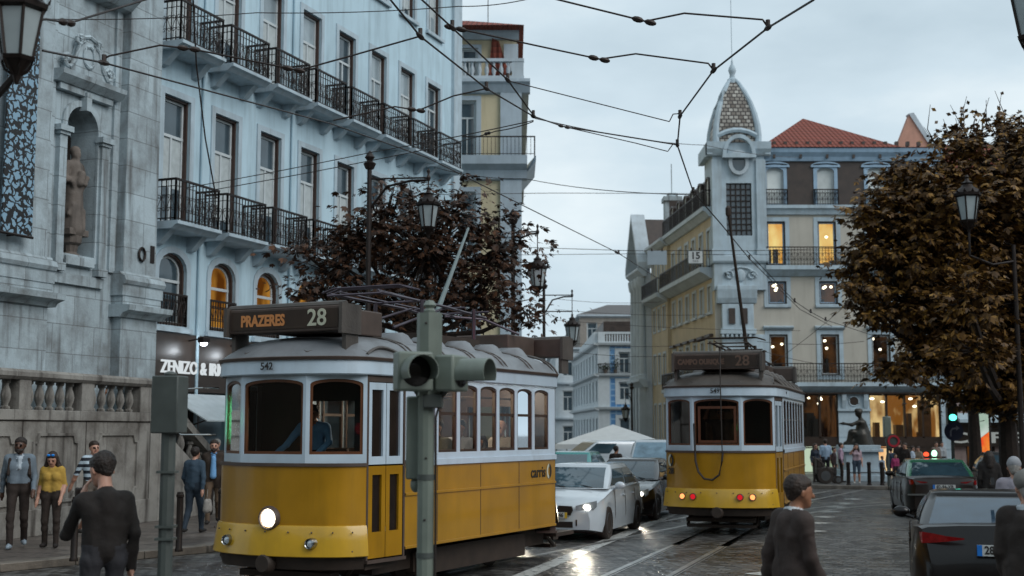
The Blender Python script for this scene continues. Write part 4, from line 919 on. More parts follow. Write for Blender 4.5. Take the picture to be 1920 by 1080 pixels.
# corbelled foot of the tower
mb = MB(); wT.prof(mb, tx0-.1, tx1+.1, [(-2, 10.2), (.1, 10.2), (.16, 10.3), (.16, 10.55), (.06, 10.62), (-2, 10.62)])
wT.prof(mb, tx0+.1, tx1-.5, [(-2, 8.2), (.0, 8.25), (.12, 8.5), (.2, 8.9), (.2, 9.1), (-2, 9.1)]); wT.bar(mb, tx0+.35, tx1-.65, 7.0, 8.22, -2, -.02); wT.bar(mb, tx0+.25, tx1-.55, 6.75, 7.0, -2, .06)
for k in range(7): wT.bar(mb, tx0+.3+k*.22, tx0+.42+k*.22, 6.6, 6.74, -1, .04)
mb.box((tx0+.35, -.15, 0), (tx1-.1, 1.5, 6.75)); mb.build('corbel', m_trim, tw_, smooth=0, bevel=.02)
mb = MB(); mb.tube([wT.q(cxT+.75*cos(pi*t/8), 9.5+.5*sin(pi*t/8), .03) for t in range(9)], .06, 6); mb.ell(wT.q(cxT, 9.6, .02), (.25, .1, .32))
for g in (-1, 1): mb.tube(scroll(wT.q(cxT+g*.55, 9.6, .05), (1, 0, 0), .25, 1.3, 12, g), .05, 6)
mb.build('shield_ornament', m_trim, tw_)
mb = MB(); wT.bar(mb, cxT-.6, cxT-.3, 7.25, 8.0, -.02, .06); wT.bar(mb, cxT+.0, cxT+.3, 7.25, 8.0, -.02, .06); mb.build('panel', m_slate, tw_, smooth=0)
# ================================================================ narrow ochre house, white pedimented church, blue tiled house
PS = V((9.87, 62, 0))
h2 = thing('town_house', 'narrow ochre yellow house with black balcony and chimney beyond the corner building', 'building', PS)
w2 = Wall(nS*.18, uS, nS); s0 = s_end+.03; cs2 = [s0+.9, s0+2.3, s0+3.7]; s1 = s0+4.6
mb = MB(); side_rows(mb, w2, s0, s1, cs2, .3); mb.add([w2.q(s0, 0), w2.q(s0, 0, -.4), w2.q(s0, 12.9, -.4), w2.q(s0, 12.9)], [(0, 1, 2, 3)]); mb.build('wall', m_yel2, h2, smooth=0)
for c in cs2:
    for z0, z1 in ((.3, 3.6), (4.9, 6.5), (7.95, 9.2), (10.15, 12.0)): facade_window(h2, w2, c, .3, z0, z1, frame=m_white, sash=m_white, glass=m_gl, surround=.12, sur=m_wst, sill=False)
mb = MB(); w2.prof(mb, s0, s1, [(0, 9.4), (.6, 9.7), (.65, 9.9), (0, 9.92)]); sl_ = mb.build('balcony', m_wst, h2, smooth=0)
rl = railing_mesh(s1-s0-.1, .6, .85, .14, False); a = w2.q(s0+.05, 9.92); rl.v = [tuple(a+uS*x+nS*y+UP*z) for x, y, z in rl.v]; rl.build('railing', m_iron, sl_, smooth=0, fix=False)
mb = MB(); w2.prof(mb, s0-.1, s1+.1, [(-.05, 12.6), (.15, 12.65), (.4, 12.9), (.4, 13.05), (-.05, 13.1)]); mb.build('cornice', m_wst, h2, smooth=0)
mb = MB(); mb.add([w2.q(s0, 13.05, .3), w2.q(s1, 13.05, .3), w2.q(s1, 15.2, -4), w2.q(s0, 15.2, -4)], [(0, 1, 2, 3)]); mb.build('roof', m_roof, h2, smooth=0)
mb = MB(); c = w2.q(s0+2.6, 0, -.9); mb.box(c+V((-.45, -.5, 12.6)), c+V((.45, .5, 15.6))); mb.box(c+V((-.55, -.6, 15.6)), c+V((.55, .6, 15.85))); mb.box(c+V((-.35, -.4, 15.85)), c+V((.35, .4, 16.1)), taper=.1); mb.tube([c+V((0, 0, 16.1)), c+V((0, 0, 17.9))], .03, 5); mb.build('chimney', m_stone, h2, smooth=0)
wc = thing('classical_church', 'white classical church front with a triangular pediment up the street', 'church', PS)
w3 = Wall(nS*.5, uS, nS); a0, a1 = s1+.1, s1+3.8; am = (a0+a1)/2
mb = MB(); w3.cell(mb, a0, a1, 0, 11.6); mb.add([w3.q(a0, 0), w3.q(a0, 0, -8), w3.q(a0, 11.6, -8), w3.q(a0, 11.6)], [(0, 1, 2, 3)]); mb.prism([w3.q(a0, 11.6, -.3), w3.q(a1, 11.6, -.3), w3.q(am, 15.0, -.3)], nS*.2)
mb.build('wall', m_wst, wc, smooth=0)
mb = MB(); pr = lambda z0: [(0, z0), (.2, z0), (.55, z0+.35), (.55, z0+.5), (0, z0+.5)]
w3.prof(mb, a0-.3, a1+.2, pr(4.7)); mb.build('cornice', m_wst, wc, smooth=0); mb = MB(); w3.prof(mb, a0-.3, a1+.2, pr(11.4))
for g in (-1, 1):
    e0 = w3.q(am+g*(a1-a0+.6)/2, 11.85, -.3); e1 = w3.q(am, 15.1, -.3); mb.prism([e0, e1, e1+UP*.4, e0+UP*.4], nS*.85)
mb.build('pediment', m_wst, wc, smooth=0)
for k in range(4):
    x = a0+.35+k*(a1-a0-.7)/3; mb = MB(); p = w3.q(x, 0, .16)
    mb.lathe([(.3, 5.2), (.3, 5.45), (.23, 5.5), (.21, 8), (.19, 10.7), (.26, 10.8), (.33, 11.2), (.33, 11.4)], p, 12); mb.box(p+V((-.28, -.28, 0)), p+V((.28, .28, 4.7))); mb.build('column', m_wst, wc)
for k in range(3):
    x = a0+.85+k*(a1-a0-.7)/3
    for z0, z1 in ((.4, 3.6), (6, 8), (9, 10.4)): facade_window(wc, w3, x, .25, z0, z1, depth=-.02, frame=m_trim, sash=m_brown, glass=m_gl, surround=0, mull=False)
mb = MB(); mb.add([w3.q(a0, 11.9, -.3), w3.q(am, 15.2, -.3), w3.q(am, 15.2, -9), w3.q(a0, 11.9, -9)], [(0, 1, 2, 3)]); mb.build('roof', m_slate, wc, smooth=0)
m_tile = bpy.data.materials.new('blue_azulejo_tiles'); m_tile.use_nodes = True
nt = m_tile.node_tree; N = nt.nodes; L = nt.links; b = N['Principled BSDF']; tc = N.new('ShaderNodeTexCoord'); mp = N.new('ShaderNodeMapping'); mp.inputs['Rotation'].default_value = (pi/2, 0, 0); ck = N.new('ShaderNodeTexBrick'); ck.offset = 0; ck.inputs['Scale'].default_value = 1; ck.inputs['Brick Width'].default_value = .42; ck.inputs['Row Height'].default_value = .42; ck.inputs['Mortar Size'].default_value = .05
L.new(tc.outputs['Object'], mp.inputs[0]); L.new(mp.outputs[0], ck.inputs['Vector']); ck.inputs['Color1'].default_value = lin('#4f7fb0')+[1]; ck.inputs['Color2'].default_value = lin('#6592bd')+[1]; ck.inputs['Mortar'].default_value = lin('#8fb0cd')+[1]; L.new(ck.outputs['Color'], b.inputs['Base Color']); b.inputs['Roughness'].default_value = .3
bt = thing('tiled_house', 'white and blue tiled house with a roof balustrade at the end of the street', 'building', (6.2, 92, 0))
wt = Wall((0, 0, 0), (1, 0, 0), (0, -1, 0)); m_wh = pm('white_house_paint', '#bcc4c8', .8, var=.06, streak=.2, dirt='#8b9499')
mb = MB()
for x0, x1, c in ((.75, 1.3, None), (1.3, 2.45, 1.87), (2.45, 6, None)):
    for Z0, Z1, z0, z1 in ((0, 3.6, .3, 3), (3.6, 6.1, 4.25, 5.6), (6.1, 8.3, 6.2, 7.75)): wt.cell(mb, x0, x1, Z0, Z1, opening(c-.42, c+.42, z0, z1) if c else None, .2)
mb.build('tiled_wall', m_tile, bt, smooth=0)
mb = MB(); wt.bar(mb, -.02, .8, 0, 8.3, -.3, .06); mb.build('corner_pier', m_wh, bt, smooth=0)
ul = V((-.035, 1, 0)).normalized(); nl = V((-1, -.035, 0)).normalized(); wl_ = Wall((0, 0, 0), ul, nl)
mb = MB(); L_ = 22
for k in range(9): 
    for Z0, Z1, z0, z1 in ((0, 3.6, .3, 3), (3.6, 6.1, 4.2, 5.7), (6.1, 8.3, 6.2, 7.7)): wl_.cell(mb, k*L_/9, (k+1)*L_/9, Z0, Z1, opening(k*L_/9+.75, k*L_/9+1.65, z0, z1), .2)
mb.build('side_wall', m_wh, bt, smooth=0)
for k in range(9):
    for z0, z1 in ((.3, 3), (4.2, 5.7), (6.2, 7.7)): facade_window(bt, wl_, k*L_/9+1.2, .45, z0, z1, frame=m_pblue, sash=m_white, glass=m_gl, surround=.15, sur=m_wh, sill=False)
for z0, z1 in ((.3, 3), (4.25, 5.6), (6.2, 7.75)): facade_window(bt, wt, 1.87, .42, z0, z1, frame=m_white, sash=m_white, glass=m_gl, surround=.25, sur=m_wh, sill=False)
for z in (3.55, 5.95, 8.15):
    mb = MB(); wt.prof(mb, -.2, 6, [(0, z), (.3, z+.1), (.35, z+.25), (0, z+.25)]); wl_.prof(mb, -.3, L_, [(0, z), (.3, z+.1), (.35, z+.25), (0, z+.25)]); mb.build('cornice', m_wh, bt, smooth=0)
rl = railing_mesh(5.8, .3, .7, .16, False); rl.v = [(x, -y, z+6.2) for x, y, z in rl.v]; rl.build('railing', m_iron, bt, smooth=0, fix=False)
mb = MB(); wt.bar(mb, 0, 6, 9.05, 9.2, -.3, 0); wt.bar(mb, 0, .5, 8.4, 9.05, -.3, 0); wt.bar(mb, 3.6, 6, 8.4, 9.05, -.3, 0); wt.bar(mb, .5, 3.6, 8.4, 8.5, -.3, 0); mb.box((-.3, .3, 8.4), (-.02, 20, 9.2))
for k in range(16): x = .6+k*.19; wt.bar(mb, x, x+.09, 8.5, 9.05, -.25, -.05)
mb.build('roof_balustrade', m_wh, bt, smooth=0)
mb = MB(); mb.box((.6, 3, 8.4), (3, 14, 10.2)); mb.build('roof_block', m_slate, bt, smooth=0)
mb = MB(); mb.add([(2.4, 2, 9.0), (7, 2, 9.0), (7, 7, 11), (4, 7, 11)], [(0, 1, 2, 3)]); mb.build('roof', m_roof, bt, smooth=0)
for k in range(3):   # potted plants on its balcony
    t = thing('potted_plant', ['dark green plant at the left end of the tiled house balcony', 'tall dark plant in the middle of the tiled house balcony', 'low dark plant at the right end of the tiled house balcony'][k], 'plant', (6.2+(.5, 1.2, 3.3)[k], 91.78, 6.2), group='plants on the tiled house balcony')
    mb = MB(); mb.lathe([(.1, 0), (.15, .28), (.13, .28)], n=8); mb.build('pot', m_stoned, t)
    mb = MB(); rnd = random.Random(k)
    for j in range(90):
        p = V((rnd.gauss(0, .18), rnd.gauss(0, .1), .3+abs(rnd.gauss(0, (.25, .55, .2)[k])))); a = V((rnd.uniform(-1, 1), rnd.uniform(-1, 1), rnd.uniform(-1, 1)))*.09; b_ = V((rnd.uniform(-1, 1), rnd.uniform(-1, 1), rnd.uniform(-1, 1)))*.09
        mb.add([p, p+a, p+a+b_, p+b_], [(0, 1, 2, 3)])
    mb.build('leaves', pm('plant_leaf', '#2f3a24', .6, var=.4), t, smooth=0, fix=False)
def plain_house(name, label, x0, x1, y0, y1, h, mat, nx, nz, roofm=None, wname='window', side=True):
    t = thing(name, label, 'building', (x0, y0, 0)); W, D = x1-x0, y1-y0
    wf = Wall((0, 0, 0), (1, 0, 0), (0, -1, 0)); ws = Wall((0, 0, 0), (0, 1, 0), (-1, 0, 0)); mb = MB(); fl = h/nz
    for i in range(nx):
        for j in range(nz): wf.cell(mb, i*W/nx, (i+1)*W/nx, j*fl, (j+1)*fl, opening((i+.28)*W/nx, (i+.72)*W/nx, (j+.22)*fl, (j+.82)*fl), .2)
    ny = max(2, int(D/3))
    for i in range(ny):
        for j in range(nz): ws.cell(mb, i*D/ny, (i+1)*D/ny, j*fl, (j+1)*fl, opening((i+.28)*D/ny, (i+.72)*D/ny, (j+.22)*fl, (j+.82)*fl), .2)
    mb.box((.01, D, 0), (W, D+.1, h)); mb.add([(0, 0, h), (W, 0, h), (W, D, h), (0, D, h)], [(0, 1, 2, 3)]); mb.add([(W, 0, 0), (W, D, 0), (W, D, h), (W, 0, h)], [(0, 1, 2, 3)]); mb.build('wall', mat, t, smooth=0)
    for i in range(nx):
        for j in range(nz): facade_window(t, wf, (i+.5)*W/nx, .22*W/nx, (j+.22)*fl, (j+.82)*fl, frame=m_white, sash=m_white, glass=m_gl, surround=0)
    if side:
        for i in range(ny):
            for j in range(nz): facade_window(t, ws, (i+.5)*D/ny, .22*D/ny, (j+.22)*fl, (j+.82)*fl, frame=m_white, sash=m_white, glass=m_gl, surround=0)
    for j in range(1, nz+1):
        mb = MB(); wf.prof(mb, -.2, W+.1, [(0, j*fl-.15), (.3, j*fl), (.3, j*fl+.15), (0, j*fl+.15)]); ws.prof(mb, -.2, D, [(0, j*fl-.15), (.28, j*fl), (.28, j*fl+.15), (0, j*fl+.15)]); mb.build('cornice', m_wst, t, smooth=0)
    if roofm:
        mb = MB(); mb.add([(-.3, -.3, h+.15), (W+.3, -.3, h+.15), (W+.3, D+.3, h+.15), (-.3, D+.3, h+.15), (W*.3, D*.4, h+2.2), (W*.7, D*.4, h+2.2)], [(0, 1, 5, 4), (1, 2, 5), (2, 3, 4, 5), (3, 0, 4)]); mb.build('roof', roofm, t, smooth=0)
    return t
m_grey = pm('grey_old_render', '#8f8880', .85, var=.15, streak=.5, dirt='#5d554e')
plain_house('street_house', 'grey weathered house far up the street behind the tiled house', 6.5, 18, 122, 150, 13.0, m_grey, 5, 4, m_slate)
plain_house('street_house', 'pale house with dark cornices left of the tiled house at the street end', 3.9, 6.1, 115, 180, 9.4, m_wh, 1, 3, m_slate)
plain_house('street_house', 'small white house at the far left end of the street', -1.0, 6.6, 215, 260, 11, m_wh, 3, 3, m_roof)
# ================================================================ mauve house with the cafe behind the right tree
m_mauve = pm('mauve_render', '#8b7873', .85, var=.1, streak=.3, dirt='#61524c')
m_pink = pm('salmon_render', '#b58a78', .85, var=.1, streak=.25, dirt='#8a6355')
mv = thing('cafe_house', 'mauve house with a cafe on its ground floor behind the right tree', 'building', (21.3, 62.5, 0))
wm = Wall((0, 0, 0), (1, 0, 0), (0, -1, 0)); mb = MB()
for i in range(6):
    for Z0, Z1, z0, z1 in ((0, 3.4, .1, 2.2), (3.4, 6.8, 4.2, 6.1), (6.8, 10.2, 7.6, 9.5), (10.2, 13.2, 10.8, 12.6)): wm.cell(mb, i*2.8, (i+1)*2.8, Z0, Z1, opening(i*2.8+.7, i*2.8+2.1, z0, z1), .25)
mb.add([(0, 0, 0), (0, 14, 0), (0, 14, 13.2), (0, 0, 13.2)], [(0, 1, 2, 3)]); mb.build('wall', m_mauve, mv, smooth=0)
for i in range(6):
    for r, (z0, z1) in enumerate(((.1, 2.2), (4.2, 6.1), (7.6, 9.5), (10.8, 12.6))): facade_window(mv, wm, i*2.8+1.4, .7, z0, z1, frame=m_dark, sash=m_white if r else m_dark, glass=m_roomd if r == 0 else m_gl, surround=.15 if r else 0, sill=False)
mb = MB(); wm.prof(mb, -.1, 17, [(0, 13.1), (.3, 13.3), (.4, 13.6), (0, 13.6)]); mb.build('cornice', m_wst, mv, smooth=0)
mb = MB(); mb.add([(-.2, -.4, 13.6), (17, -.4, 13.6), (17, 6, 17.6), (-.6, 6, 17.6), (17, 13, 13.6), (-.2, 13, 13.6)], [(0, 1, 2, 3), (3, 2, 4, 5)]); mb.build('roof', m_roof, mv, smooth=0)
mb = MB(); mb.prism([(-1.7, 1.5, 13.5), (.35, 1.5, 13.5), (.35, 1.5, 16.1), (-.82, 1.5, 18.1), (-1.02, 1.5, 18.1), (-1.6, 1.5, 16.7)], (0, .4, 0)); mb.build('gable', m_pink, mv, smooth=0)
mb = MB(); mb.prism([(-.8, 1.42, 18.25), (-1.05, 1.42, 18.2), (.35, 1.42, 15.9), (.6, 1.42, 15.9)], (0, .55, 0)); mb.build('gable_coping', m_wst, mv, smooth=0)
mb = MB(); wm.bar(mb, 0, 17, 1.35, 2.55, .02, .25); fs = mb.build('shop_fascia', m_dark, mv, smooth=0)
m_cl = glow('cafe_letters', '#b9c0bd', .45)
text_mesh('lettering', 'CAFE', m_cl, fs, plane_m(wm.q(1.45, 1.75, .27), (1, 0, 0), UP), .72, .02, sx=2.1, bold=.012)
mb = MB(); mb.prism([wm.q(0, 2.95, .05), wm.q(0, 2.95, .35), wm.q(0, 2.65, 1.3), wm.q(0, 2.5, 1.3)], (17, 0, 0)); mb.build('awning', pm('pale_awning', '#9fb0b8', .8, var=.1), mv, smooth=0)
plain_house('town_house', 'brown gabled house at the right edge above the tree', 34.5, 50, 74, 90, 19.4, m_mauve, 4, 5, m_slate, side=False)
# ================================================================ trams
m_ty = pm('tram_yellow_paint', '#a17407', .33, var=.16, scale=1.6, bump=.05, bscale=3, coat=.35, streak=.3, dirt='#5e4a10')
m_ty2 = pm('tram_bumper_yellow', '#bd931c', .3, var=.1, scale=3, coat=.3, streak=.3, dirt='#8b7226')
m_tw = pm('tram_white_paint', '#b6c6d2', .4, var=.06, scale=3, coat=.2, streak=.22, dirt='#84847e')
m_troof = pm('tram_roof_grey', '#6e7174', .42, var=.18, scale=2.5, streak=.4, dirt='#4e4b49', bump=.15, coat=.1)
m_troofd = pm('tram_roof_dark', '#4b4540', .5, var=.25, scale=2.5, streak=.5, dirt='#2a2420', bump=.2)
m_tdark = pm('tram_dark_equipment', '#4a3d36', .55, var=.2, scale=4)
m_under = pm('tram_underframe', '#32271f', .7, var=.3)
m_wood = pm('varnished_window_wood', '#5b351d', .35, var=.25, scale=6)
m_inter = pm('tram_interior_wood', '#38261a', .5, var=.25)
m_seat = pm('tram_seat', '#2b211c', .6)
m_chrome = pm('worn_chrome', '#a7a8a6', .2, 1., var=.15)
m_blk = pm('black_rubber', '#261d18', .6, var=.2)
m_letw = pm('cream_lettering', '#b9b9a4', .6, var=.05); m_leto = glow('amber_lettering', '#c08a5c', .34); m_letd = pm('dark_lettering', '#24211f', .5)
m_tgl = clear_glass('tram_window_glass', '#b4b4af', .0, .03, ior=1.33)
m_tgr = clear_glass('rainy_tram_glass', '#b8d8c4', .05, .05, drops=.75)
m_doorgl = pm('dark_door_glass', '#231b17', .12, var=.3)
m_plain = pm('pole_grey', '#6f7a78', .4, .5, var=.15)
CV = [(1.12, -3.25), (1.02, -3.42), (.88, -3.54), (.7, -3.63), (.5, -3.69), (.25, -3.74), (0, -3.755)]
FRONT = [(-x, y) for x, y in CV]+[(x, y) for x, y in CV[::-1][1:]]          # left corner -> right corner, at the -y end
def ends(pts, sgn): return [(x*sgn, y*sgn) for x, y in pts]
YE = 2.22
REAR = [(-x*.7, -y-.22) for x, y in FRONT]
RING = FRONT+[(1.19, -2.45), (1.19, YE)]+REAR+[(-1.19, YE), (-1.19, -2.45)]
def off(pts, d):
    out = []
    for i, p in enumerate(pts):
        a, b = V(pts[i-1]).to_3d(), V(pts[(i+1) % len(pts)]).to_3d(); t = (b-a).normalized(); out.append((p[0]+t.y*d, p[1]-t.x*d))
    return out
def make_tram(label, kind, T):
    t = thing('tram', label, 'tram', T[0], -T[1])
    front = kind == 'near'; roofm = m_troof if front else m_troofd
    zb, zs = .58, 1.72
    # lower body: front and rear aprons, saloon sides
    def strip(pts, levels, m, name, par=t, o=(0, 0)):
        mb = MB(); rings = [[(x, y, z) for x, y in off_open(pts, d)] for z, d in levels]
        c = len(pts); mb.add([p for r in rings for p in r], [(j*c+i, j*c+i+1, (j+1)*c+i+1, (j+1)*c+i) for j in range(len(levels)-1) for i in range(c-1)])
        return mb.build(name, m, par, smooth=40)
    def off_open(pts, d):
        out = []
        for i, p in enumerate(pts):
            a, b = V(pts[max(0, i-1)]).to_3d(), V(pts[min(len(pts)-1, i+1)]).to_3d(); tt = (b-a).normalized(); out.append((p[0]+tt.y*d, p[1]-tt.x*d))
        return out
    body = []
    for sg in (1, -1):
        fr = FRONT if sg == 1 else REAR
        b_ = strip(fr, [(.93, .0), (1.2, .0), (1.66, .0)], m_ty, 'front_apron'); body.append(b_)
        strip(fr, [(.56, .075), (.57, .085), (.75, .06), (.9, .035), (.935, .02), (.94, .0)], m_ty2, 'bumper_panel')
        strip(fr, [(.40, -.04), (.555, .0), (.556, .06)], m_under, 'buffer_beam')
        strip(fr, [(1.66, .0), (1.662, .022), (1.70, .022), (1.702, .0)], m_tdark, 'belt_moulding')
        sd = [(1.19, -2.45), (1.19, YE)] if sg == 1 else [(-1.19, YE), (-1.19, -2.45)]
        b2 = strip(sd, [(zb, .0), (1.66, .0)], m_ty, 'side_panel')
        for z in (1.28, .6): strip(sd, [(z-.02, .0), (z-.015, .02), (z+.015, .02), (z+.02, .0)], m_ty, 'moulding', b2)
        strip(sd, [(1.64, .0), (1.645, .03), (1.72, .03), (1.725, .0)], m_tw, 'belt_moulding', b2)
    for sg in (1, -1):       # panel seams and bolts of the side sheeting
        mb = MB()
        for y in (-1.6, -.35, .9): mb.box((sg*1.19-.003, y-.006, .62), (sg*1.19+.004*1, y+.006, 1.63))
        mb.build('panel_seam', m_tdark, t, smooth=0)
    mb = MB()
    for k in range(9):
        i = 1+k*1.25; j = int(i); f = i-j; x = FRONT[j][0]*(1-f)+FRONT[j+1][0]*f; y = FRONT[j][1]*(1-f)+FRONT[j+1][1]*f
        for z in (.63, .86): mb.ell((x*1.05, y-.05, z), (.012, .012, .012), 6, 4)
    mb.build('bumper_bolt', m_tdark, t)
    # floor, underframe, wheels
    mb = MB(); mb.poly([(x, y, .92) for x, y in off(RING, -.04)]); mb.build('floor', m_inter, t, smooth=0)
    mb = MB(); mb.box((-.8, -2.6, .25), (.8, 2.6, .56)); mb.box((-.95, -1.6, .16), (-.7, 1.6, .5)); mb.box((.7, -1.6, .16), (.95, 1.6, .5))
    for y in (-1.25, 1.25): mb.box((-.85, y-.4, .2), (.85, y+.4, .45))
    for sg in (-1, 1):
        mb.box((-.7, sg*3.2-.12, .14), (.7, sg*3.2+.12, .2)); mb.box((-.7, sg*3.3-.1, .26), (.7, sg*3.3+.1, .34))
        for x in (-.7, .7): mb.tube([(x, sg*2.7, .5), (x, sg*3.2, .18)], .035, 6)
        mb.box((-.95, sg*2.85-.35, .45), (-.85, sg*2.85+.35, .56)); mb.box((.85, sg*2.85-.35, .38), (1.08, sg*2.85+.35, .44))
    mb.build('underframe', m_under, t, smooth=0)
    for y in (-1.25, 1.25):
        for x in (-.45, .45):
            mb = MB(); mb.lathe([(.1, -.06), (.3, -.06), (.34, -.05), (.34, .03), (.37, .035), (.37, .06), (.1, .06)], (x, y, .37), 20, ax='x'); mb.build('wheel', m_under, t)
    mb = MB()
    for sg in (-1, 1): mb = MB(); mb.lathe([(.1, 0), (.13, .05), (.13, .12), (.08, .14)], (0, -3.86 if sg < 0 else 3.55, .47), 14, ax='y'); mb.build('coupler', m_under, t)
    # upper body: window bays
    Ht = 2.80
    def bay(frame, A, B, kind='win', mr=.055, arch=.07, name='window', glass=None, split=False, wood=m_wood):
        A, B = V((*A, 0)), V((*B, 0)); u = B-A; W = u.length; u.normalize(); n = V((u.y, -u.x, 0)); wl = Wall(A, u, n)
        lp = opening(mr, W-mr, zs+.09, Ht-.05, arch, 10); wl.cell(frame, 0, W, zs-.02, Ht+.02, lp, .05)
        mb = MB(); l2 = wl.ring(mb, lp, .035, -.055, -.012); 
        if split: wl.bar(mb, mr, W-mr, 2.32, 2.36, -.05, -.018)
        f = mb.build(name, wood, t, smooth=0)
        mb = MB(); wl.pane(mb, l2, -.035); mb.build('pane', glass or m_tgl, f, smooth=0)
    for sg in (1, -1):
        fr = FRONT if sg == 1 else REAR; k = [fr[0], fr[4], fr[8], fr[12]]
        frame = MB(); bay(frame, k[0], k[1], glass=m_tgr if front and sg == 1 else None); bay(frame, k[1], k[2], mr=.045); bay(frame, k[2], k[3], mr=.05); frame.build('end_window_frame', m_tw, t, smooth=0); frame = MB()
        n = 7
        for i in range(n):
            y0, y1 = -2.23+(YE+2.03)*i/n, -2.23+(YE+2.03)*(i+1)/n; (y0, y1) = (y0, y1) if sg == 1 else (-y1, -y0)
            bay(frame, (1.19*sg, y0*sg), (1.19*sg, y1*sg), mr=.045, arch=.06, split=True, wood=m_inter)
        for y0, y1 in ((-2.45, -2.23), (YE-.2, YE)) if sg == 1 else ((-YE, -YE+.2), (2.23, 2.45)): Wall((1.19*sg, y0*sg, 0), (0, sg, 0), (sg, 0, 0)).cell(frame, 0, abs(y1-y0), zs-.02, Ht+.02)
        frame.build('side_window_frame', m_tw, t, smooth=0)
    
    # doors on the tapered platforms
    for sg in (1, -1):
        for (A, B) in ((((1.12, -3.25), (1.19, -2.45)), ((-1.19, -2.45), (-1.12, -3.25))) if sg == 1 else ((REAR[-1], (-1.19, YE)), ((1.19, YE), REAR[0]))):
            A, B = V((A[0], A[1], 0)), V((B[0], B[1], 0)); u = (B-A); W = u.length; u.normalize(); n = V((u.y, -u.x, 0)); wl = Wall(A, u, n)
            mb = MB(); wl.bar(mb, 0, .035, .5, 2.82, -.08, .005); wl.bar(mb, W-.035, W, .5, 2.82, -.08, .005); wl.bar(mb, 0, W, .46, .5, -.3, .03); wl.bar(mb, 0, W, 2.72, 2.84, -.08, .0); mb.build('door_frame', m_tdark if W else m_ty, t, smooth=0)
            for j in range(2):
                x0, x1 = .04+j*(W-.08)/2, .04+(j+1)*(W-.08)/2-.01
                mb = MB(); wl.cell(mb, x0, x1, 1.68, 2.71, opening(x0+.06, x1-.06, 1.78, 2.62), .04)
                d_ = mb.build('door_leaf', m_tw, t, smooth=0)
                mb = MB(); wl.cell(mb, x0, x1, .52, 1.66, opening(x0+.08, x1-.08, .84, 1.55), .04); mb.build('lower_panel', m_ty, d_, smooth=0)
                mb = MB(); wl.pane(mb, opening(x0+.05, x1-.05, 1.75, 2.65), -.03); wl.pane(mb, opening(x0+.07, x1-.07, .8, 1.58), -.03); mb.build('pane', m_doorgl, d_, smooth=0)
    # fascia and roof
    def shell(levels, m, name, par=t, sm=40):
        mb = MB(); rings = []
        for z, kx, ky, d in levels:
            rings.append([(x*kx, y*ky, z) for x, y in off(RING, d)])
        mb.loft(rings, cap=False); return mb.build(name, m, par, smooth=sm)
    shell([(2.80, 1, 1, .03), (2.815, 1, 1, .045), (2.99, 1, 1, .035), (2.99, 1, 1, .0)], m_tw, 'fascia')
    shell([(2.985, 1, 1, .06), (3.02, 1, 1, .075), (3.03, 1, 1, .05)], m_tdark, 'gutter')
    mb = MB(); lv = [(3.02, 1, 1, .05), (3.09, .97, .99, 0), (3.17, .91, .96, 0), (3.24, .83, .92, 0), (3.30, .70, .86, 0), (3.345, .52, .78, 0), (3.37, .3, .7, 0), (3.38, .02, .6, 0)]
    rings = [[(x*kx, y*ky, z) for x, y in off(RING, d)] for z, kx, ky, d in lv]; mb.loft(rings, cap=False); rf = mb.build('roof', roofm, t, smooth=50)
    mb = MB(); mb.poly([(x, y, 2.9) for x, y in off(RING, -.05)]); mb.build('ceiling', pm('tram_ceiling', '#3d3026', .6), t, smooth=0)
    def roof_z(f):      # roof height at relative half width f
        t_ = [(1, 3.03), (.97, 3.09), (.91, 3.17), (.83, 3.24), (.7, 3.30), (.52, 3.345), (.3, 3.37), (0, 3.38)]
        for (a, z0), (b, z1) in zip(t_, t_[1:]):
            if f >= b: return z1+(z0-z1)*(f-b)/(a-b)
        return 3.38
    mb = MB()          # eyebrow ridges over the end windows
    for sg in (1, -1):
        for i0, i1 in ((0, 4), (4, 8), (8, 12)):
            fr = FRONT if sg == 1 else REAR; pts = []
            for k in range(9):
                s = i0+(i1-i0)*k/8; i = min(int(s), 11); f = s-i; x = fr[i][0]*(1-f)+fr[i+1][0]*f; y = fr[i][1]*(1-f)+fr[i+1][1]*f
                h = sin(pi*k/8); kk = 1-.05*h-.01; pts.append((x*(kk-.03), y*(kk), 3.075+.085*h))
            mb.tube(pts, .022, 5)
        for sx in ((1, -1) if sg == 1 else ()):
            pts = [(sx*(1.12+.07*f)*(.99-.06*sin(pi*f)), (-3.25+.8*f), 3.06+.11*sin(pi*f)) for f in [k/8 for k in range(9)]]; mb.tube(pts, .022, 5)
    mb.build('roof_ridge', m_troofd, rf)
    for i in range(5):        # hooded ventilators along both edges
        for sx in (1, -1):
            y = -1.8+i*.9; mb = MB(); rings = []
            for a in range(7):
                th = pi*a/6; yy = y+.27*-cos(th); h = .2*sin(th)+.005
                rings.append([(sx*.98, yy, 3.06), (sx*.92, yy, 3.10+h*.6), (sx*.74, yy, 3.24+h), (sx*.45, yy, 3.33+h*.6), (sx*.3, yy, 3.34)])
            mb.loft(rings, closed=False, cap=False); mb.build('roof_ventilator', roofm, rf, smooth=60)
    mb = MB()
    for i in range(6):
        for dy in (-.05, .08):
            y = -2.25+i*.9+dy
            for sx in (1, -1): mb.tube([(sx*1.19*f, y, roof_z(f)+.004) for f in (1.0, .95, .88, .78, .6, .4, .15)], .017, 5)
    mb.build('roof_rib', m_troofd, rf)
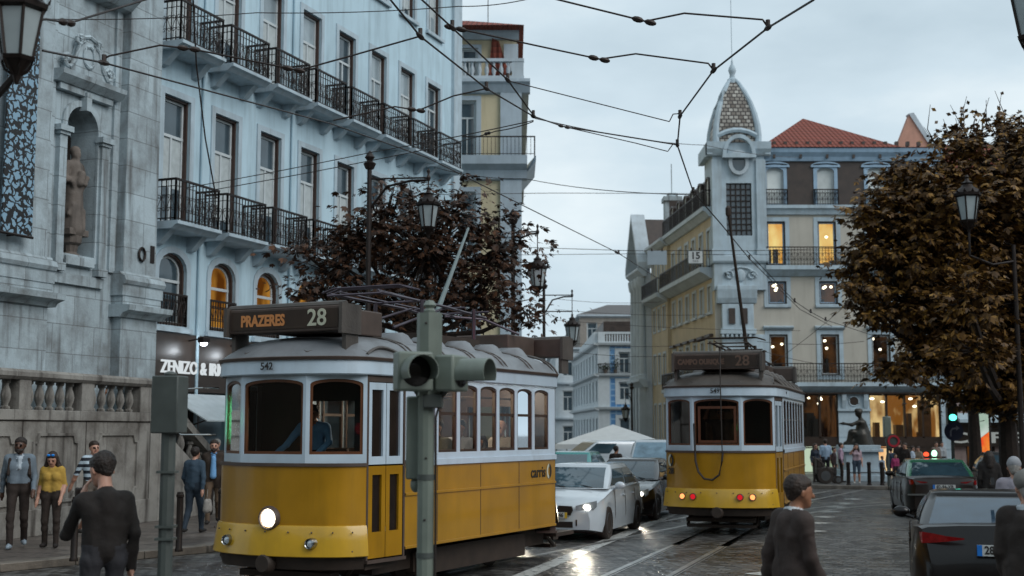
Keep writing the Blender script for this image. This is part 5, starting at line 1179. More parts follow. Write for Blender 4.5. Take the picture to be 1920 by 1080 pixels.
    # destination boxes at both ends, equipment, pantograph
    for sg in (-1, 1):
        T_ = M.Rotation(0 if sg < 0 else pi, 4, 'Z')
        mb = MB(T_); hw = .9
        mb.box((-hw, -3.5, 3.36), (hw, -3.16, 3.68)); d_ = mb.build('destination_box', m_tdark, t, smooth=0, bevel=.015)
        mb = MB(T_); mb.tube([(-hw-.01, -3.44, 3.69), (hw+.01, -3.44, 3.69)], .05, 8)
        for x in (-hw, hw-.06): mb.box((x, -3.42, 3.08), (x+.06, -3.14, 3.36)); 
        mb.box((hw-.02, -3.56, 3.32), (hw+.03, -3.12, 3.70)); mb.box((-hw-.03, -3.56, 3.32), (-hw+.02, -3.12, 3.70)); mb.build('box_frame', m_troofd, d_, smooth=30)
        mb = MB(T_); mb.box((-hw+.06, -3.515, 3.40), (hw-.06, -3.505, 3.64)); mb.build('display', m_dark, d_, smooth=0)
        mt = T_ @ plane_m((0, -3.52, 3.52), (1, 0, 0), (0, 0, 1))
        text_mesh('destination', 'PRAZERES' if front else 'CAMPO OURIQUE', m_leto if front else m_letd2, d_, mt @ M.Translation((-.33, -.01, 0)), .2 if front else .15, .004, bold=.007, sx=.78)
        text_mesh('route_number', '28', m_letw if front else m_letd2, d_, mt @ M.Translation((.52, 0, 0)), .30, .004, bold=.004)
        mb = MB(T_); mb.box((-.4, -3.1, 3.36), (.6, -2.1, 3.70)); mb.build('equipment_box', m_tdark, t, smooth=0, bevel=.02)
    mb = MB(); mb.box((-.4, -.9, 3.36), (.5, .9, 3.52)); mb.build('trolley_base', m_under, t, smooth=0)
    pg = MB()
    for x in (-.4, .4): pg.tube([(x, -1.9, 4.02), (x*.9, 0, 3.98), (x, 1.3, 3.9)], .022, 6); pg.tube([(x, -1.5, 3.55), (x*.8, .3, 4.02)], .02, 6); pg.tube([(x*.8, -1.8, 4.06), (x*.5, 1.5, 3.95)], .014, 5)
    for y in (-1.9, -.7, .5, 1.3): pg.tube([(-.45, y, 4.0), (.45, y, 4.0)], .018, 6)
    for d in (0, .12, .24): pg.tube([(-.75, -1.6+d, 4.08), (-.55, -1.6+d, 4.14), (.55, -1.6+d, 4.14), (.75, -1.6+d, 4.08)], .014, 6)
    pg.tube([(-.3, 1.2, 3.95), (.1, 1.8, 3.93), (.5, 2.3, 3.7)], .02, 6)
    for x in (-.35, .45):
        for y in (-.8, .8): pg.tube([(x, y, 3.5), (x, y, 4.0)], .03, 6)
    pg.build('pantograph', m_under if not front else pm('pantograph_steel', '#5a5158', .35, .8, var=.2), t)
    # end fittings, front: headlamp and two small lamps; rear of the far tram: four tail lamps, rope, hook
    def lamp(x, y, z, r, name, mat, rim=m_chrome, par=t):
        mb = MB(); mb.lathe([(r*1.28, .04), (r*1.3, -.02), (r*1.12, -.06), (r*.98, -.05), (r*.98, .0)], (x, y, z), 20, ax='y', cap=False); f = mb.build(name, rim, par)
        mb = MB(); mb.lathe([(r, 0), (r*.8, -.025), (r*.3, -.04), (0.001, -.042)], (x, y-.01, z), 20, ax='y'); mb.build('lens', mat, f); return f
    if front:
        lamp(.03, -3.755, 1.02, .12, 'headlight', glow('headlight_white', '#fff1d8', 9), m_tdark)
        lamp(-.64, -3.72, .73, .055, 'fog_lamp', pm('clear_lamp', '#c6d0d8', .1, .3)); lamp(.64, -3.72, .73, .055, 'fog_lamp', pm('clear_lamp', '#c6d0d8', .1, .3))
        # mirror on an arm
        mb = MB(); mb.tube([(-1.1, -3.42, 2.66), (-1.2, -3.62, 2.66), (-1.46, -3.74, 2.64), (-1.5, -3.76, 2.55), (-1.5, -3.76, 2.1), (-1.44, -3.74, 2.05), (-1.2, -3.6, 2.05), (-1.1, -3.45, 2.05)], .013, 6); f = mb.build('mirror_arm', m_chrome, t)
        mb = MB(); mb.box((-1.5, -3.77, 2.22), (-1.36, -3.73, 2.6)); mb.build('mirror', m_blk, f, bevel=.02)
    else:
        mo = glow('orange_lamp', '#ff9a5a', 1.8, None); mr_ = glow('red_lamp', '#d8242e', .8)
        lamp(-.72, -3.66, .78, .055, 'tail_lamp', mo, m_tdark); lamp(-.49, -3.75, .78, .055, 'tail_lamp', mr_, m_tdark); lamp(.46, -3.76, .78, .055, 'tail_lamp', mr_, m_tdark); lamp(.70, -3.68, .78, .055, 'tail_lamp', mo, m_tdark)
        mb = MB(); pts = [(-.45, -3.74, 2.25), (-.42, -3.80, 1.5), (-.36, -3.83, 1.28), (-.24, -3.84, 1.14), (-.08, -3.84, 1.12), (.06, -3.83, 1.22), (.12, -3.82, 1.5), (.14, -3.8, 1.7)]; mb.tube(pts, .022, 7); mb.build('trolley_rope', m_blk, t)
        mb = MB(); mb.tube([(.12, -3.78, 1.7), (.12, -3.86, 3.0), (.1, -3.7, 3.75)], .012, 6); mb.build('trolley_cord', m_blk, t)
        mb = MB(); mb.tube([(.2, -.2, 3.52), (.16, -.1, 4.0), (0, -1.5, 6.95)], [.05, .045, .025], 8); mb.lathe([(.03, -.05), (.06, 0), (.06, .15), (.02, .2)], (0, -1.5, 6.9), 8); mb.build('trolley_pole', m_under, t)
        wfr = MB(); wl = Wall((-.4, -3.73, 0), (1, 0, 0), (0, -1, 0)); wl.ring(wfr, opening(.02, .8, 1.86, 2.6), .05, -.09, -.06); wfr.build('open_window_frame', pm('orange_wood', '#57301a', .4, var=.2), t, smooth=0)
    if front:
        mb = MB(); a = at(829, 560, 20.2); b_ = at(878, 428, 23.0); IT = (M.Translation(T[0]) @ M.Rotation(-T[1], 4, 'Z')).inverted(); a0 = a-(b_-a)*.22; mb.tube([IT @ a0, IT @ a, IT @ b_], [.045, .04, .022], 8); mb.build('trolley_pole', m_plain, t)
    num = '542' if front else '549'
    fr_ = V((-.02, -3.80, 2.905)) if front else V((.0, -3.80, 2.905))
    u_ = V((1, 0, 0)) if not front else V((1, 0, 0))
    text_mesh('fleet_number', num, m_letd, t, plane_m(fr_+V((0, -.02, 0)), u_, UP), .13, .003, bold=.002)
    text_mesh('fleet_number', num, m_letd, t, plane_m((1.236, -.15 if front else -2.0, 2.905), (0, 1, 0), UP), .085, .003)
    def emblem(p, u, s=.12):
        u = V(u).normalized(); n = V((u.y, -u.x, 0)); f = None
        for half, mt in ((0, m_letw), (1, m_letd)):
            mb = MB(); a0 = pi/2 if half == 0 else -pi/2
            o_ = [V(p)+u*(s*.8*cos(a0+pi*k/10))+UP*(s*1.05*sin(a0+pi*k/10)) for k in range(11)]; i_ = [V(p)+u*(s*.34*cos(a0+pi*k/10))+UP*(s*.6*sin(a0+pi*k/10)) for k in range(11)]
            mb.add(o_+i_, [(k, k+1, 12+k, 11+k) for k in range(10)]); x = mb.build('emblem', mt, t, smooth=0, fix=False)
    if front:
        emblem((1.197, 1.98, 1.46), (0, 1, 0), .115); text_mesh('lettering', 'carris', m_letd, t, plane_m((1.196, 1.58, 1.45), (0, 1, 0), UP), .24, .003, bold=.003)
        emblem((-1.105, -3.31, 1.45), (.55, -.83, 0), .10); text_mesh('lettering', '28', m_letd, t, plane_m((-1.11, -3.315, 1.22), (.55, -.83, 0), UP), .14, .003)
    else:
        emblem((-.99, -3.475, 1.5), (.7, -.65, 0), .12); text_mesh('lettering', '28', m_letd, t, plane_m((-.985, -3.48, 1.28), (.75, -.62, 0), UP), .17, .003, bold=.004)
    # inside: partitions, benches, rails, lamps
    for sg in (1, -1):
        yp = -2.45 if sg == -1 else YE; mb = MB(); mb.box((-1.1, yp-.03, .92), (-.42, yp+.03, 2.9)); mb.box((.42, yp-.03, .92), (1.1, yp+.03, 2.9)); mb.box((-.42, yp-.03, 2.5), (.42, yp+.03, 2.9)); mb.build('partition', m_inter, t, smooth=0)
        mb = MB(); mb.box((-.35, sg*3.3-.2, .92), (.1, sg*3.3+.15, 1.6)); mb.build('controller', m_tdark, t, bevel=.03)
    for i in range(5):
        for x in (-.72, .72):
            mb = MB(); y = -1.9+i*.8; mb.box((x-.38, y, 1.3), (x+.38, y+.42, 1.38)); mb.box((x-.38, y+.38, 1.3), (x+.38, y+.44, 1.85)); mb.box((x-.3, y+.1, .92), (x+.3, y+.3, 1.3)); mb.build('bench', m_seat, t, smooth=0)
    mb = MB()
    for x in (-.45, .45): mb.tube([(x, -2.4, 2.62), (x, 2.4, 2.62)], .015, 6)
    mb.build('handrail', m_chrome, t)
    ml = glow('tram_ceiling_lamp', '#ffd9a8', 2.2)
    for y in ((-1.6, 0, 1.6) if front else (-1.6, 1.2)):
        mb = MB(); mb.ell((0, y, 2.84), (.08, .08, .05)); mb.build('ceiling_lamp', ml, t)
    return t
m_letd2 = pm('faded_lettering', '#5d4639', .6)
tram_a = make_tram('yellow and white tram 542 with a round lit headlamp and lettered destination box', 'near', T1)
tram_b = make_tram('yellow tram 549 seen from behind with red tail lamps and a hanging rope', 'far', T2)
# warm fill lights added inside the trams to brighten cabins and riders
def fill_in(tr, loc, col, e, s=.05):
    l = bpy.data.lights.new('cabin_fill', 'POINT'); l.energy = e; l.color = col; l.shadow_soft_size = s; o = bpy.data.objects.new('cabin_fill', l); COL.objects.link(o); o.parent = tr; o.location = loc
for y_l in (-1.6, -.2, 1.3): fill_in(tram_a, (.35, y_l, 2.72), (1, .85, .68), 75)
fill_in(tram_b, (0, 0, 2.7), (1, .8, .55), 16)
# ================================================================ cars
m_tyre = pm('tyre_rubber', '#2a221d', .75, var=.2); m_rim = pm('alloy_rim', '#85888a', .3, .9, var=.1)
m_cargl = pm('car_glass', '#31454f', .05, var=.35, scale=1.6, spec=.9)
m_carblk = pm('car_black_trim', '#231b17', .45)
m_hl = glow('car_headlight', '#fff4e0', 14); m_hlg = pm('headlamp_glass', '#aab4ba', .1, .6, var=.4, scale=12)
m_tlr = pm('tail_lamp_red', '#5a0a0d', .12, var=.6, scale=14, emit='#ff1a1a', es=.03)
def paint(name, c, **k): return pm(name, c, .22, k.pop('metal', .25), var=.05, coat=.8, spec=.6)
def lerp_curve(pts, y):
    for (a, va), (b, vb) in zip(pts, pts[1:]):
        if y <= b:
            f = max(0, min(1, (y-a)/(b-a))); f = f*f*(3-2*f) if False else f
            return va+(vb-va)*f
    return pts[-1][1]
def car(name, label, loc, rz, body, L=4.4, W=1.78, H=1.44, hood=[(0, .62), (.2, .72), (1.15, .93), (3.6, .97), (4.1, .95), (4.4, .8)], belt=.93, cab=(1.05, 1.95, 3.55, 4.25), wt=.6, wb=.8, wr=.32, ax=(.82, 3.5), roof=None, kind='hatch', group=None, plate=None, plate_end='front', lights=True, cat='car', gmat=None, clr=.17):
    """front at -y; origin on the ground under the middle"""
    t = thing(name, label, cat, loc, rz, group); y_ = lambda y: y-L/2
    mb = MB(); ys = sorted(set([round(L*i/60, 3) for i in range(61)])); rings = []
    for y in ys:
        e = min(y, L-y); tap = 1-.22*max(0, 1-e/.55)**2.2 if e < .55 else 1
        w = W/2*tap; zt = lerp_curve(hood, y); zb = clr+.06*max(0, 1-e/.35)
        arch = zb
        for a in ax:
            dd = abs(y-a)
            if dd < wr+.07: arch = max(arch, wr+sqrt((wr+.07)**2-dd**2))
        sh = zt-.06; arch = min(arch, sh-.05); half = [(0, zb), (w*.8, zb)]
        for k in range(6):
            f = k/5; z = arch+(sh-arch)*f; zz = (z-clr)/(max(.01, zt-clr)); half.append((w*(.965+.035*sin(pi*min(1, max(0, zz*1.05))))-.012*(f**3)*1.5, z))
        half += [(w*.955, zt-.02), (w*.88, zt), (w*.5, zt+.02), (0, zt+.028)]
        rings.append([(x, y_(y), z) for x, z in half]+[(-x, y_(y), z) for x, z in half[-2:0:-1]])
    mb.loft(rings); bo = mb.build('body', body, t, smooth=42)
    # cabin
    yb0, yt0, yt1, yb1 = cab; zr = H
    def ringp(f):
        y0 = yb0+(yt0-yb0)*f; y1 = yb1+(yt1-yb1)*f; w = W/2*(wb*1.12*(1-f)+wt*1.18*f); z = (belt+.0)+(zr-.05-belt)*f; bul = .03*sin(pi*f)
        pts = []; r = .085
        for sx, sy, a0 in ((1, 0, -90), (1, 1, 0), (-1, 1, 90), (-1, 0, 180)):
            cx_ = sx*(w-r); cy_ = (y1-r) if sy else (y0+r)
            for k in range(5): a = R(a0+22.5*k); pts.append((cx_+(r+bul)*cos(a), y_(cy_+(r+bul)*sin(a)), z))
        return pts
    fs = [0, .15, .3, .5, .7, .85, 1.0]; cr = [ringp(f) for f in fs]
    top = []
    for k, (s, dz) in enumerate(((.985, .02), (.93, .035), (.75, .048), (.4, .055), (.02, .057))):
        cxy = (0, y_((yt0+yt1)/2)); top.append([(x*s, cxy[1]+(y-cxy[1])*s, zr-.05+dz) for x, y, z in cr[-1]])
    mb = MB(); mb.loft(cr+top, cap=False); mb.build('roof', roof or body, t, smooth=50)
    gm = gmat or m_cargl
    def gpatch(i0, i1, f0, f1, nm, inset=(0, 0), n=6):
        A_ = []; g = MB()
        for j in range(5):
            f = f0+(f1-f0)*j/4; rp = ringp(f); row = []
            for k in range(n+1):
                s = k/n; p, q_ = V(rp[i0]), V(rp[i1]); s2 = inset[0]+(1-inset[0]-inset[1])*s; P_ = p.lerp(q_, s2); c_ = V((0, y_(L*.55), P_.z)); d_ = (P_-c_); d_.z = 0; row.append(P_+d_.normalized()*.012+UP*.003)
            A_.append(row)
        g.add([p for r in A_ for p in r], [(j*(n+1)+k, j*(n+1)+k+1, (j+1)*(n+1)+k+1, (j+1)*(n+1)+k) for j in range(4) for k in range(n)])
        return g.build(nm, gm, t, smooth=50)
    gpatch(19, 0, .05, .94, 'windscreen', (.0, .0)); gpatch(9, 10, .08, .93, 'rear_window', (.0, .0))
    if kind == 'van':
        gpatch(4, 5, .3, .9, 'side_window', (.0, .72)); gpatch(15, 14, .3, .9, 'side_window', (.0, .72))
    else:
        for i0, i1 in ((4, 5), (15, 14)):
            gpatch(i0, i1, .12, .88, 'side_window', (.03, .52)); gpatch(i0, i1, .12, .88, 'side_window', (.52, .08))
    # wheels
    for a in ax:
        for sx in (-1, 1):
            mb = MB(); x = sx*(W/2-.11); mb.lathe([(wr*.62, -.09), (wr*.94, -.1), (wr, -.06), (wr, .06), (wr*.94, .1), (wr*.62, .09)], (x, y_(a), wr), 24, ax='x'); w_ = mb.build('wheel', m_tyre, t)
            mb = MB(); mb.lathe([(wr*.64, .0), (wr*.62, .07*1), (wr*.54, .06), (wr*.5, .02)], (x+(.03 if sx > 0 else -.1), y_(a), wr), 24, ax='x', cap=False)
            for k in range(5):
                th = 2*pi*k/5; c_ = V((x+sx*.085, y_(a), wr)); d_ = V((0, cos(th), sin(th))); e_ = V((0, -sin(th), cos(th)))
                mb.add([c_-e_*.035, c_+e_*.035, c_+d_*wr*.6+e_*.05, c_+d_*wr*.6-e_*.05], [(0, 1, 2, 3)])
            mb.build('rim', m_rim, w_)
    mb = MB()
    for sx in (-1, 1): mb.box((sx*(W/2-.2)-.14, y_(ax[0])-.36, .12), (sx*(W/2-.2)+.14, y_(ax[0])+.36, .6)); mb.box((sx*(W/2-.2)-.14, y_(ax[1])-.36, .12), (sx*(W/2-.2)+.14, y_(ax[1])+.36, .6))
    mb.box((-W/2+.2, y_(.4), .14), (W/2-.2, y_(L-.4), .3)); mb.build('underbody', m_carblk, t, smooth=0)
    for sx in (-1, 1):   # mirrors
        mb = MB(); mb.ell((sx*(W/2+.09), y_(yb0+.32), belt+.06), (.11, .07, .075)); mb.tube([(sx*W/2*.93, y_(yb0+.36), belt-.01), (sx*(W/2+.06), y_(yb0+.34), belt+.03)], .025, 6); mb.build('mirror', body, t)
    for sx in (-1, 1):
        for yd in (yb0+1.05, yb0+1.95): mb = MB(); mb.box((sx*(W/2*.995)-.014, y_(yd), belt-.17), (sx*(W/2*.995)+.014, y_(yd+.16), belt-.14)); mb.build('door_handle', body, t, bevel=.005)
    for sx in (-1, 1):      # panel gaps of the doors
        for yd in (yb0+.28, yb0+1.22, yb0+2.15): mb = MB(); mb.tube([(sx*W/2*.985, y_(yd), belt-.06), (sx*W/2*1.0, y_(yd), belt-.25), (sx*W/2*1.0, y_(yd+.02), belt-.5), (sx*W/2*.975, y_(yd+.03), .3)], .006, 4); mb.build('door_gap', m_carblk, t, smooth=0)
    mb = MB(); wy = y_(yb0+.02)
    for x0_ in (-.05, .5): mb.tube([(x0_, wy-.03, belt+.03), (x0_-.3, wy+.12, belt+.07), (x0_-.55, wy+.10, belt+.06)], .008, 4)
    mb.build('wiper', m_carblk, t, smooth=0)
    zf = lerp_curve(hood, .1)
    fy = lambda x: y_(.0)+.10*(abs(x)/(W/2*.78))**2.5
    # front face
    for sx in (-1, 1):
        g = MB(); pts = []
        for x0, z0, z1 in ((.42, zf-.1, zf-.02), (.6, zf-.12, zf+.03), (.74, zf-.10, zf+.06), (.80, zf-.04, zf+.08)): pts.append((sx*x0*W/1.78, z0, z1))
        vs = [(x, y_(0)+.30*max(0, abs(x)-.45)**1.3*1.6-.02, z) for x, z0, z1 in pts for z in (z0, z1)]; c_ = len(pts)
        g.add(vs+[(x, y+.1, z) for x, y, z in vs], [(2*i, 2*i+2, 2*i+3, 2*i+1) for i in range(c_-1)]+[(2*i+1, 2*i+3, 2*c_+2*i+3, 2*c_+2*i+1) for i in range(c_-1)]); h = g.build('headlight', m_hlg, t, smooth=0)
        if lights: mb = MB(); mb.ell((sx*.62*W/1.78, y_(0)+.03, zf-.04), (.07, .045, .045)); mb.build('lens', m_hl, h)
    mb = MB()
    for sx in (-1, 1):
        pts = [(sx*.05, zf-.18), (sx*.32, zf-.2), (sx*.37, zf-.1), (sx*.34, zf-.03), (sx*.08, zf-.02)]; mb.prism([(x, y_(0)-.022, z) for x, z in pts], (0, .06, 0))
        pts = [(sx*.42, .3), (sx*.7, .3), (sx*.72, .4), (sx*.42, .42)]; mb.prism([(x, y_(0)+.02+.1*(abs(x) > .6)-.03, z) for x, z in pts], (0, .06, 0))
    mb.box((-.36, y_(0)-.01, .27), (.36, y_(0)+.1, .38)); mb.build('grille', m_carblk, t, smooth=0)
    # rear lamps and lower rear bumper
    zrr = lerp_curve(hood, L-.15)+.05
    for sx in (-1, 1):
        g = MB(); pts = [(sx*.38, zrr-.155, zrr-.14), (sx*.55, zrr-.18, zrr-.125), (sx*.70, zrr-.20, zrr-.10), (sx*W/2*.86, zrr-.21, zrr-.09)]
        vs = [(x, y_(L)-.34*max(0, abs(x)-.45)**1.3*1.5+.02, z) for x, z0, z1 in pts for z in (z0, z1)]; c_ = 4
        a_ = [(sx*(W/2*.93), y_(L)-.42, z) for z in (zrr-.2, zrr-.12)]; vs += a_; c_ = 5
        g.add(vs, [(2*i, 2*i+2, 2*i+3, 2*i+1) for i in range(c_-1)]); g.build('tail_lamp', m_tlr, t, smooth=0)
    mb = MB(); mb.box((-W/2*.6, y_(L)-.1, .3), (W/2*.6, y_(L)+.015, .4)); mb.build('rear_bumper_insert', m_carblk, t, bevel=.02)
    if plate:
        ye = y_(0)-.035 if plate_end == 'front' else y_(L)+.03; pz = .5 if plate_end == 'front' else (zrr-.26 if kind != 'sedan2' else zrr-.2)
        mb = MB(); mb.box((-.26, ye-.006, pz-.057), (.26, ye+.006, pz+.057)); p_ = mb.build('number_plate', pm('plate_white', '#b8bbb9', .4, var=.03), t, smooth=0)
        mb = MB(); s_ = 1 if plate_end == 'front' else -1; x0 = -.26*s_; mb.box((min(x0, x0+.05*s_), ye-.008, pz-.056), (max(x0, x0+.05*s_), ye+.008, pz+.056)); mb.build('blue_band', pm('plate_blue', '#1c6ec0', .4), p_, smooth=0)
        if plate_end == 'front': mb = MB(); mb.box((.21, ye-.008, pz-.056), (.26, ye+.008, pz+.056)); mb.build('yellow_band', pm('plate_yellow', '#c9a431', .4), p_, smooth=0)
        text_mesh('plate_number', plate, m_letd, p_, plane_m((0.015*s_, ye-.009*s_ if plate_end == 'front' else ye+.009, pz), (s_, 0, 0), UP), .115, .001, bold=.003, sx=.86)
    return t
sedan_hood = [(0, .6), (.12, .7), (.4, .78), (1.3, .92), (3.6, .98), (4.2, 1.0), (4.55, .96), (4.62, .8), (4.68, .6)]
hatch_hood = [(0, .58), (.1, .7), (.35, .80), (1.2, .96), (3.4, 1.0), (3.9, .99), (4.18, .92), (4.26, .7), (4.3, .55)]
m_cw = paint('white_car_paint', '#b9c2c8', metal=.05); m_cd = paint('dark_car_paint', '#25211f', metal=.1); m_cb = pm('black_car_paint', '#120e0d', .3, 0., var=.05, coat=.25, spec=.25)
ang = R(17.5)
def along(p, d, a): return V((p[0]+sin(a)*d, p[1]+cos(a)*d, 0))
c1 = V((1.46, 26.9, 0))
car('parked_car' if 0 else 'car', 'white hatchback with lit headlights queuing right behind the yellow tram', c1, -ang, m_cw, 4.3, 1.8, 1.43, hatch_hood, .96, (1.0, 1.95, 3.5, 4.1), plate='34-TI-46', kind='hatch')
car('car', 'dark grey saloon with a lit headlight behind the white hatchback', (3.05, 32.4, 0), -ang, m_cd, 4.5, 1.8, 1.42, sedan_hood, .93, (1.2, 2.1, 3.3, 4.1))
car('car', 'small teal car behind the white hatchback in the queue', (1.75, 38.0, 0), -R(14), paint('teal_car_paint', '#2f8a86'), 4.1, 1.7, 1.5, hatch_hood, .98, (.9, 1.8, 3.4, 3.95), lights=False)
vh = [(0, .7), (.1, .95), (.5, 1.12), (.9, 1.2), (4.4, 1.25), (4.55, 1.0), (4.6, .6)]
car('van', 'white van right of the dark saloon with a pale windscreen', (5.0, 42.5, 0), -R(16), m_cw, 4.6, 1.8, 1.82, vh, 1.15, (.75, 1.5, 4.35, 4.5), .78, .84, cat='van', kind='van', lights=False, gmat=pm('pale_van_glass', '#6d8796', .08, var=.3))
car('van', 'white van standing across the lane beneath the white market tent', (3.6, 47.5, 0), -R(75), m_cw, 4.6, 1.8, 1.75, vh, 1.12, (.75, 1.5, 4.35, 4.5), .78, .84, cat='van', kind='van', lights=False)
sed2 = [(0, .6), (.12, .7), (.4, .78), (1.4, .94), (3.4, 1.0), (4.1, 1.07), (4.72, 1.10), (4.80, 1.07), (4.88, .85), (4.94, .6)]
pc = V((5.10, 13.5, 0)); aa = R(17); cc = along(pc, 2.47, aa)
bs = car('car', 'glossy black saloon parked at right with number plate 28-UD and red tail lamps', cc, pi-aa, m_cb, 4.94, 1.86, 1.40, sed2, 1.0, (1.4, 2.4, 3.3, 4.42), .62, .8, plate='28-UD-06', plate_end='rear', kind='sedan', ax=(.9, 3.85), wr=.34, lights=False, gmat=pm('blue_grey_glass', '#2c3c4a', .08, var=.25, spec=.6))
mb = MB(); mb.prism([(-.02, y, z) for y, z in ((.95, 1.49), (1.15, 1.49), (1.12, 1.57))], (.04, 0, 0)); f_ = mb.build('roof_aerial', m_cb, bs)
tx = V((10.35, 31.0, 0)); ta = R(11)
taxi = car('taxi', 'black taxi with pale green roof and lit roof lamps facing away at right', along(tx, 2.3, ta), pi-ta, pm('taxi_black', '#211814', .34, 0., var=.05, coat=.35, spec=.3), 4.6, 1.76, 1.40, sedan_hood, .93, (1.2, 2.1, 3.35, 4.2), .64, .8, roof=paint('taxi_green_roof', '#3f7a5e'), plate='82-94-XB', plate_end='rear', lights=False, cat='taxi', kind='sedan')
mb = MB(); mb.box((-.16, -.15, 1.43), (.16, .0, 1.45)); rl_ = mb.build('roof_sign', m_carblk, taxi)
mb = MB(); mb.ell((.1, -.08, 1.5), (.07, .06, .06)); mb.build('red_lamp', glow('taxi_red', '#ff5030', 2), rl_)
mb = MB(); mb.ell((-.1, -.08, 1.52), (.07, .06, .09)); mb.build('green_lamp', glow('taxi_green', '#b8ffd8', 2.4), rl_)
mb = MB(); mb.box((-.84, 2.27, .56), (.84, 2.35, .60)); mb.build('chrome_strip', m_chrome, taxi)
car('car', 'dark car parked beyond the taxi close to the right trees', (14.3, 37.5, 0), pi-R(14), m_cb, 4.5, 1.8, 1.5, sedan_hood, .95, (1.2, 2.1, 3.4, 4.2), lights=False)
# headlights of the queue really light the road
def spot(loc, ang_, e, par=None):
    l = bpy.data.lights.new('headlight_beam', 'SPOT'); l.energy = e; l.spot_size = R(50); l.spot_blend = .6; l.color = (1, .9, .72); l.shadow_soft_size = .06
    o = bpy.data.objects.new('headlight_beam', l); COL.objects.link(o); o.location = loc; d = V((-sin(ang_), -cos(ang_), -.10)); o.rotation_euler = d.to_track_quat('-Z', 'Y').to_euler()
for c_, z in ((c1, .66), (V((3.05, 32.4, 0)), .66)):
    for sx in (-.6, .6): p = along(c_, -2.35, ang); spot(p+V((cos(ang)*sx, -sin(ang)*sx, z)), ang, 45)
p = axis(T1, -3.9, .03); spot(p+UP*1.0, T1[1], 30)
# market tent
tn = thing('market_tent', 'white pyramid market tent over the cars at the end of the lane', 'tent', (4.4, 56, 0), R(-8))
mb = MB(); w_ = 2.3; mb.add([(-w_, -w_, 1.55), (w_, -w_, 1.55), (w_, w_, 1.55), (-w_, w_, 1.55), (0, 0, 2.38), (-w_, -w_, 1.35), (w_, -w_, 1.35), (w_, w_, 1.35), (-w_, w_, 1.35)], [(0, 1, 4), (1, 2, 4), (2, 3, 4), (3, 0, 4), (0, 5, 6, 1), (1, 6, 7, 2), (2, 7, 8, 3), (3, 8, 5, 0)]); mb.build('canopy', pm('tent_canvas', '#b9bec0', .8, var=.06), tn, smooth=0)
for sx in (-1, 1):
    for sy in (-1, 1): mb = MB(); mb.tube([(sx*2.25, sy*2.25, 0), (sx*2.25, sy*2.25, 1.6)], .03, 6); mb.build('leg', m_plain, tn)
# ================================================================ people
def skin_m(n='skin', c='#a87a62'): return pm(n, c, .5, var=.08, scale=12)
SK = {'light': skin_m('skin_light', '#b08470'), 'tan': skin_m('skin_tan', '#8f6249'), 'dark': skin_m('skin_dark', '#4e3325')}
HAIR = {'black': pm('hair_black', '#221812', .6, var=.4, scale=30, bump=.8, bscale=45), 'brown': pm('hair_brown', '#2c1e15', .6, var=.4, scale=30, bump=.8, bscale=45), 'grey': pm('hair_grey', '#8a8681', .6, var=.3, scale=30), 'fair': pm('hair_fair', '#7b6142', .5, var=.3, scale=30)}
def cloth(c, var=.12): return pm('cloth_'+c.strip('#'), c, .85, var=var, scale=9, bump=.9, bscale=7)
m_eye = pm('eye_dark', '#120d0b', .2)
def stripes_mat():
    m = bpy.data.materials.new('striped_shirt'); m.use_nodes = True; nt = m.node_tree; N = nt.nodes; L = nt.links; tc = N.new('ShaderNodeTexCoord'); wv = N.new('ShaderNodeTexWave'); wv.bands_direction = 'Z'; wv.inputs['Scale'].default_value = 2.6; wv.inputs['Distortion'].default_value = .4
    cr = N.new('ShaderNodeValToRGB'); cr.color_ramp.interpolation = 'CONSTANT'; cr.color_ramp.elements[0].color = lin('#1a2029')+[1]; cr.color_ramp.elements[1].position = .5; cr.color_ramp.elements[1].color = lin('#a9b9c4')+[1]
    L.new(tc.outputs['Object'], wv.inputs[0]); L.new(wv.outputs['Fac'], cr.inputs[0]); L.new(cr.outputs[0], N['Principled BSDF'].inputs['Base Color']); N['Principled BSDF'].inputs['Roughness'].default_value = .85
    return m
m_stripe = stripes_mat()
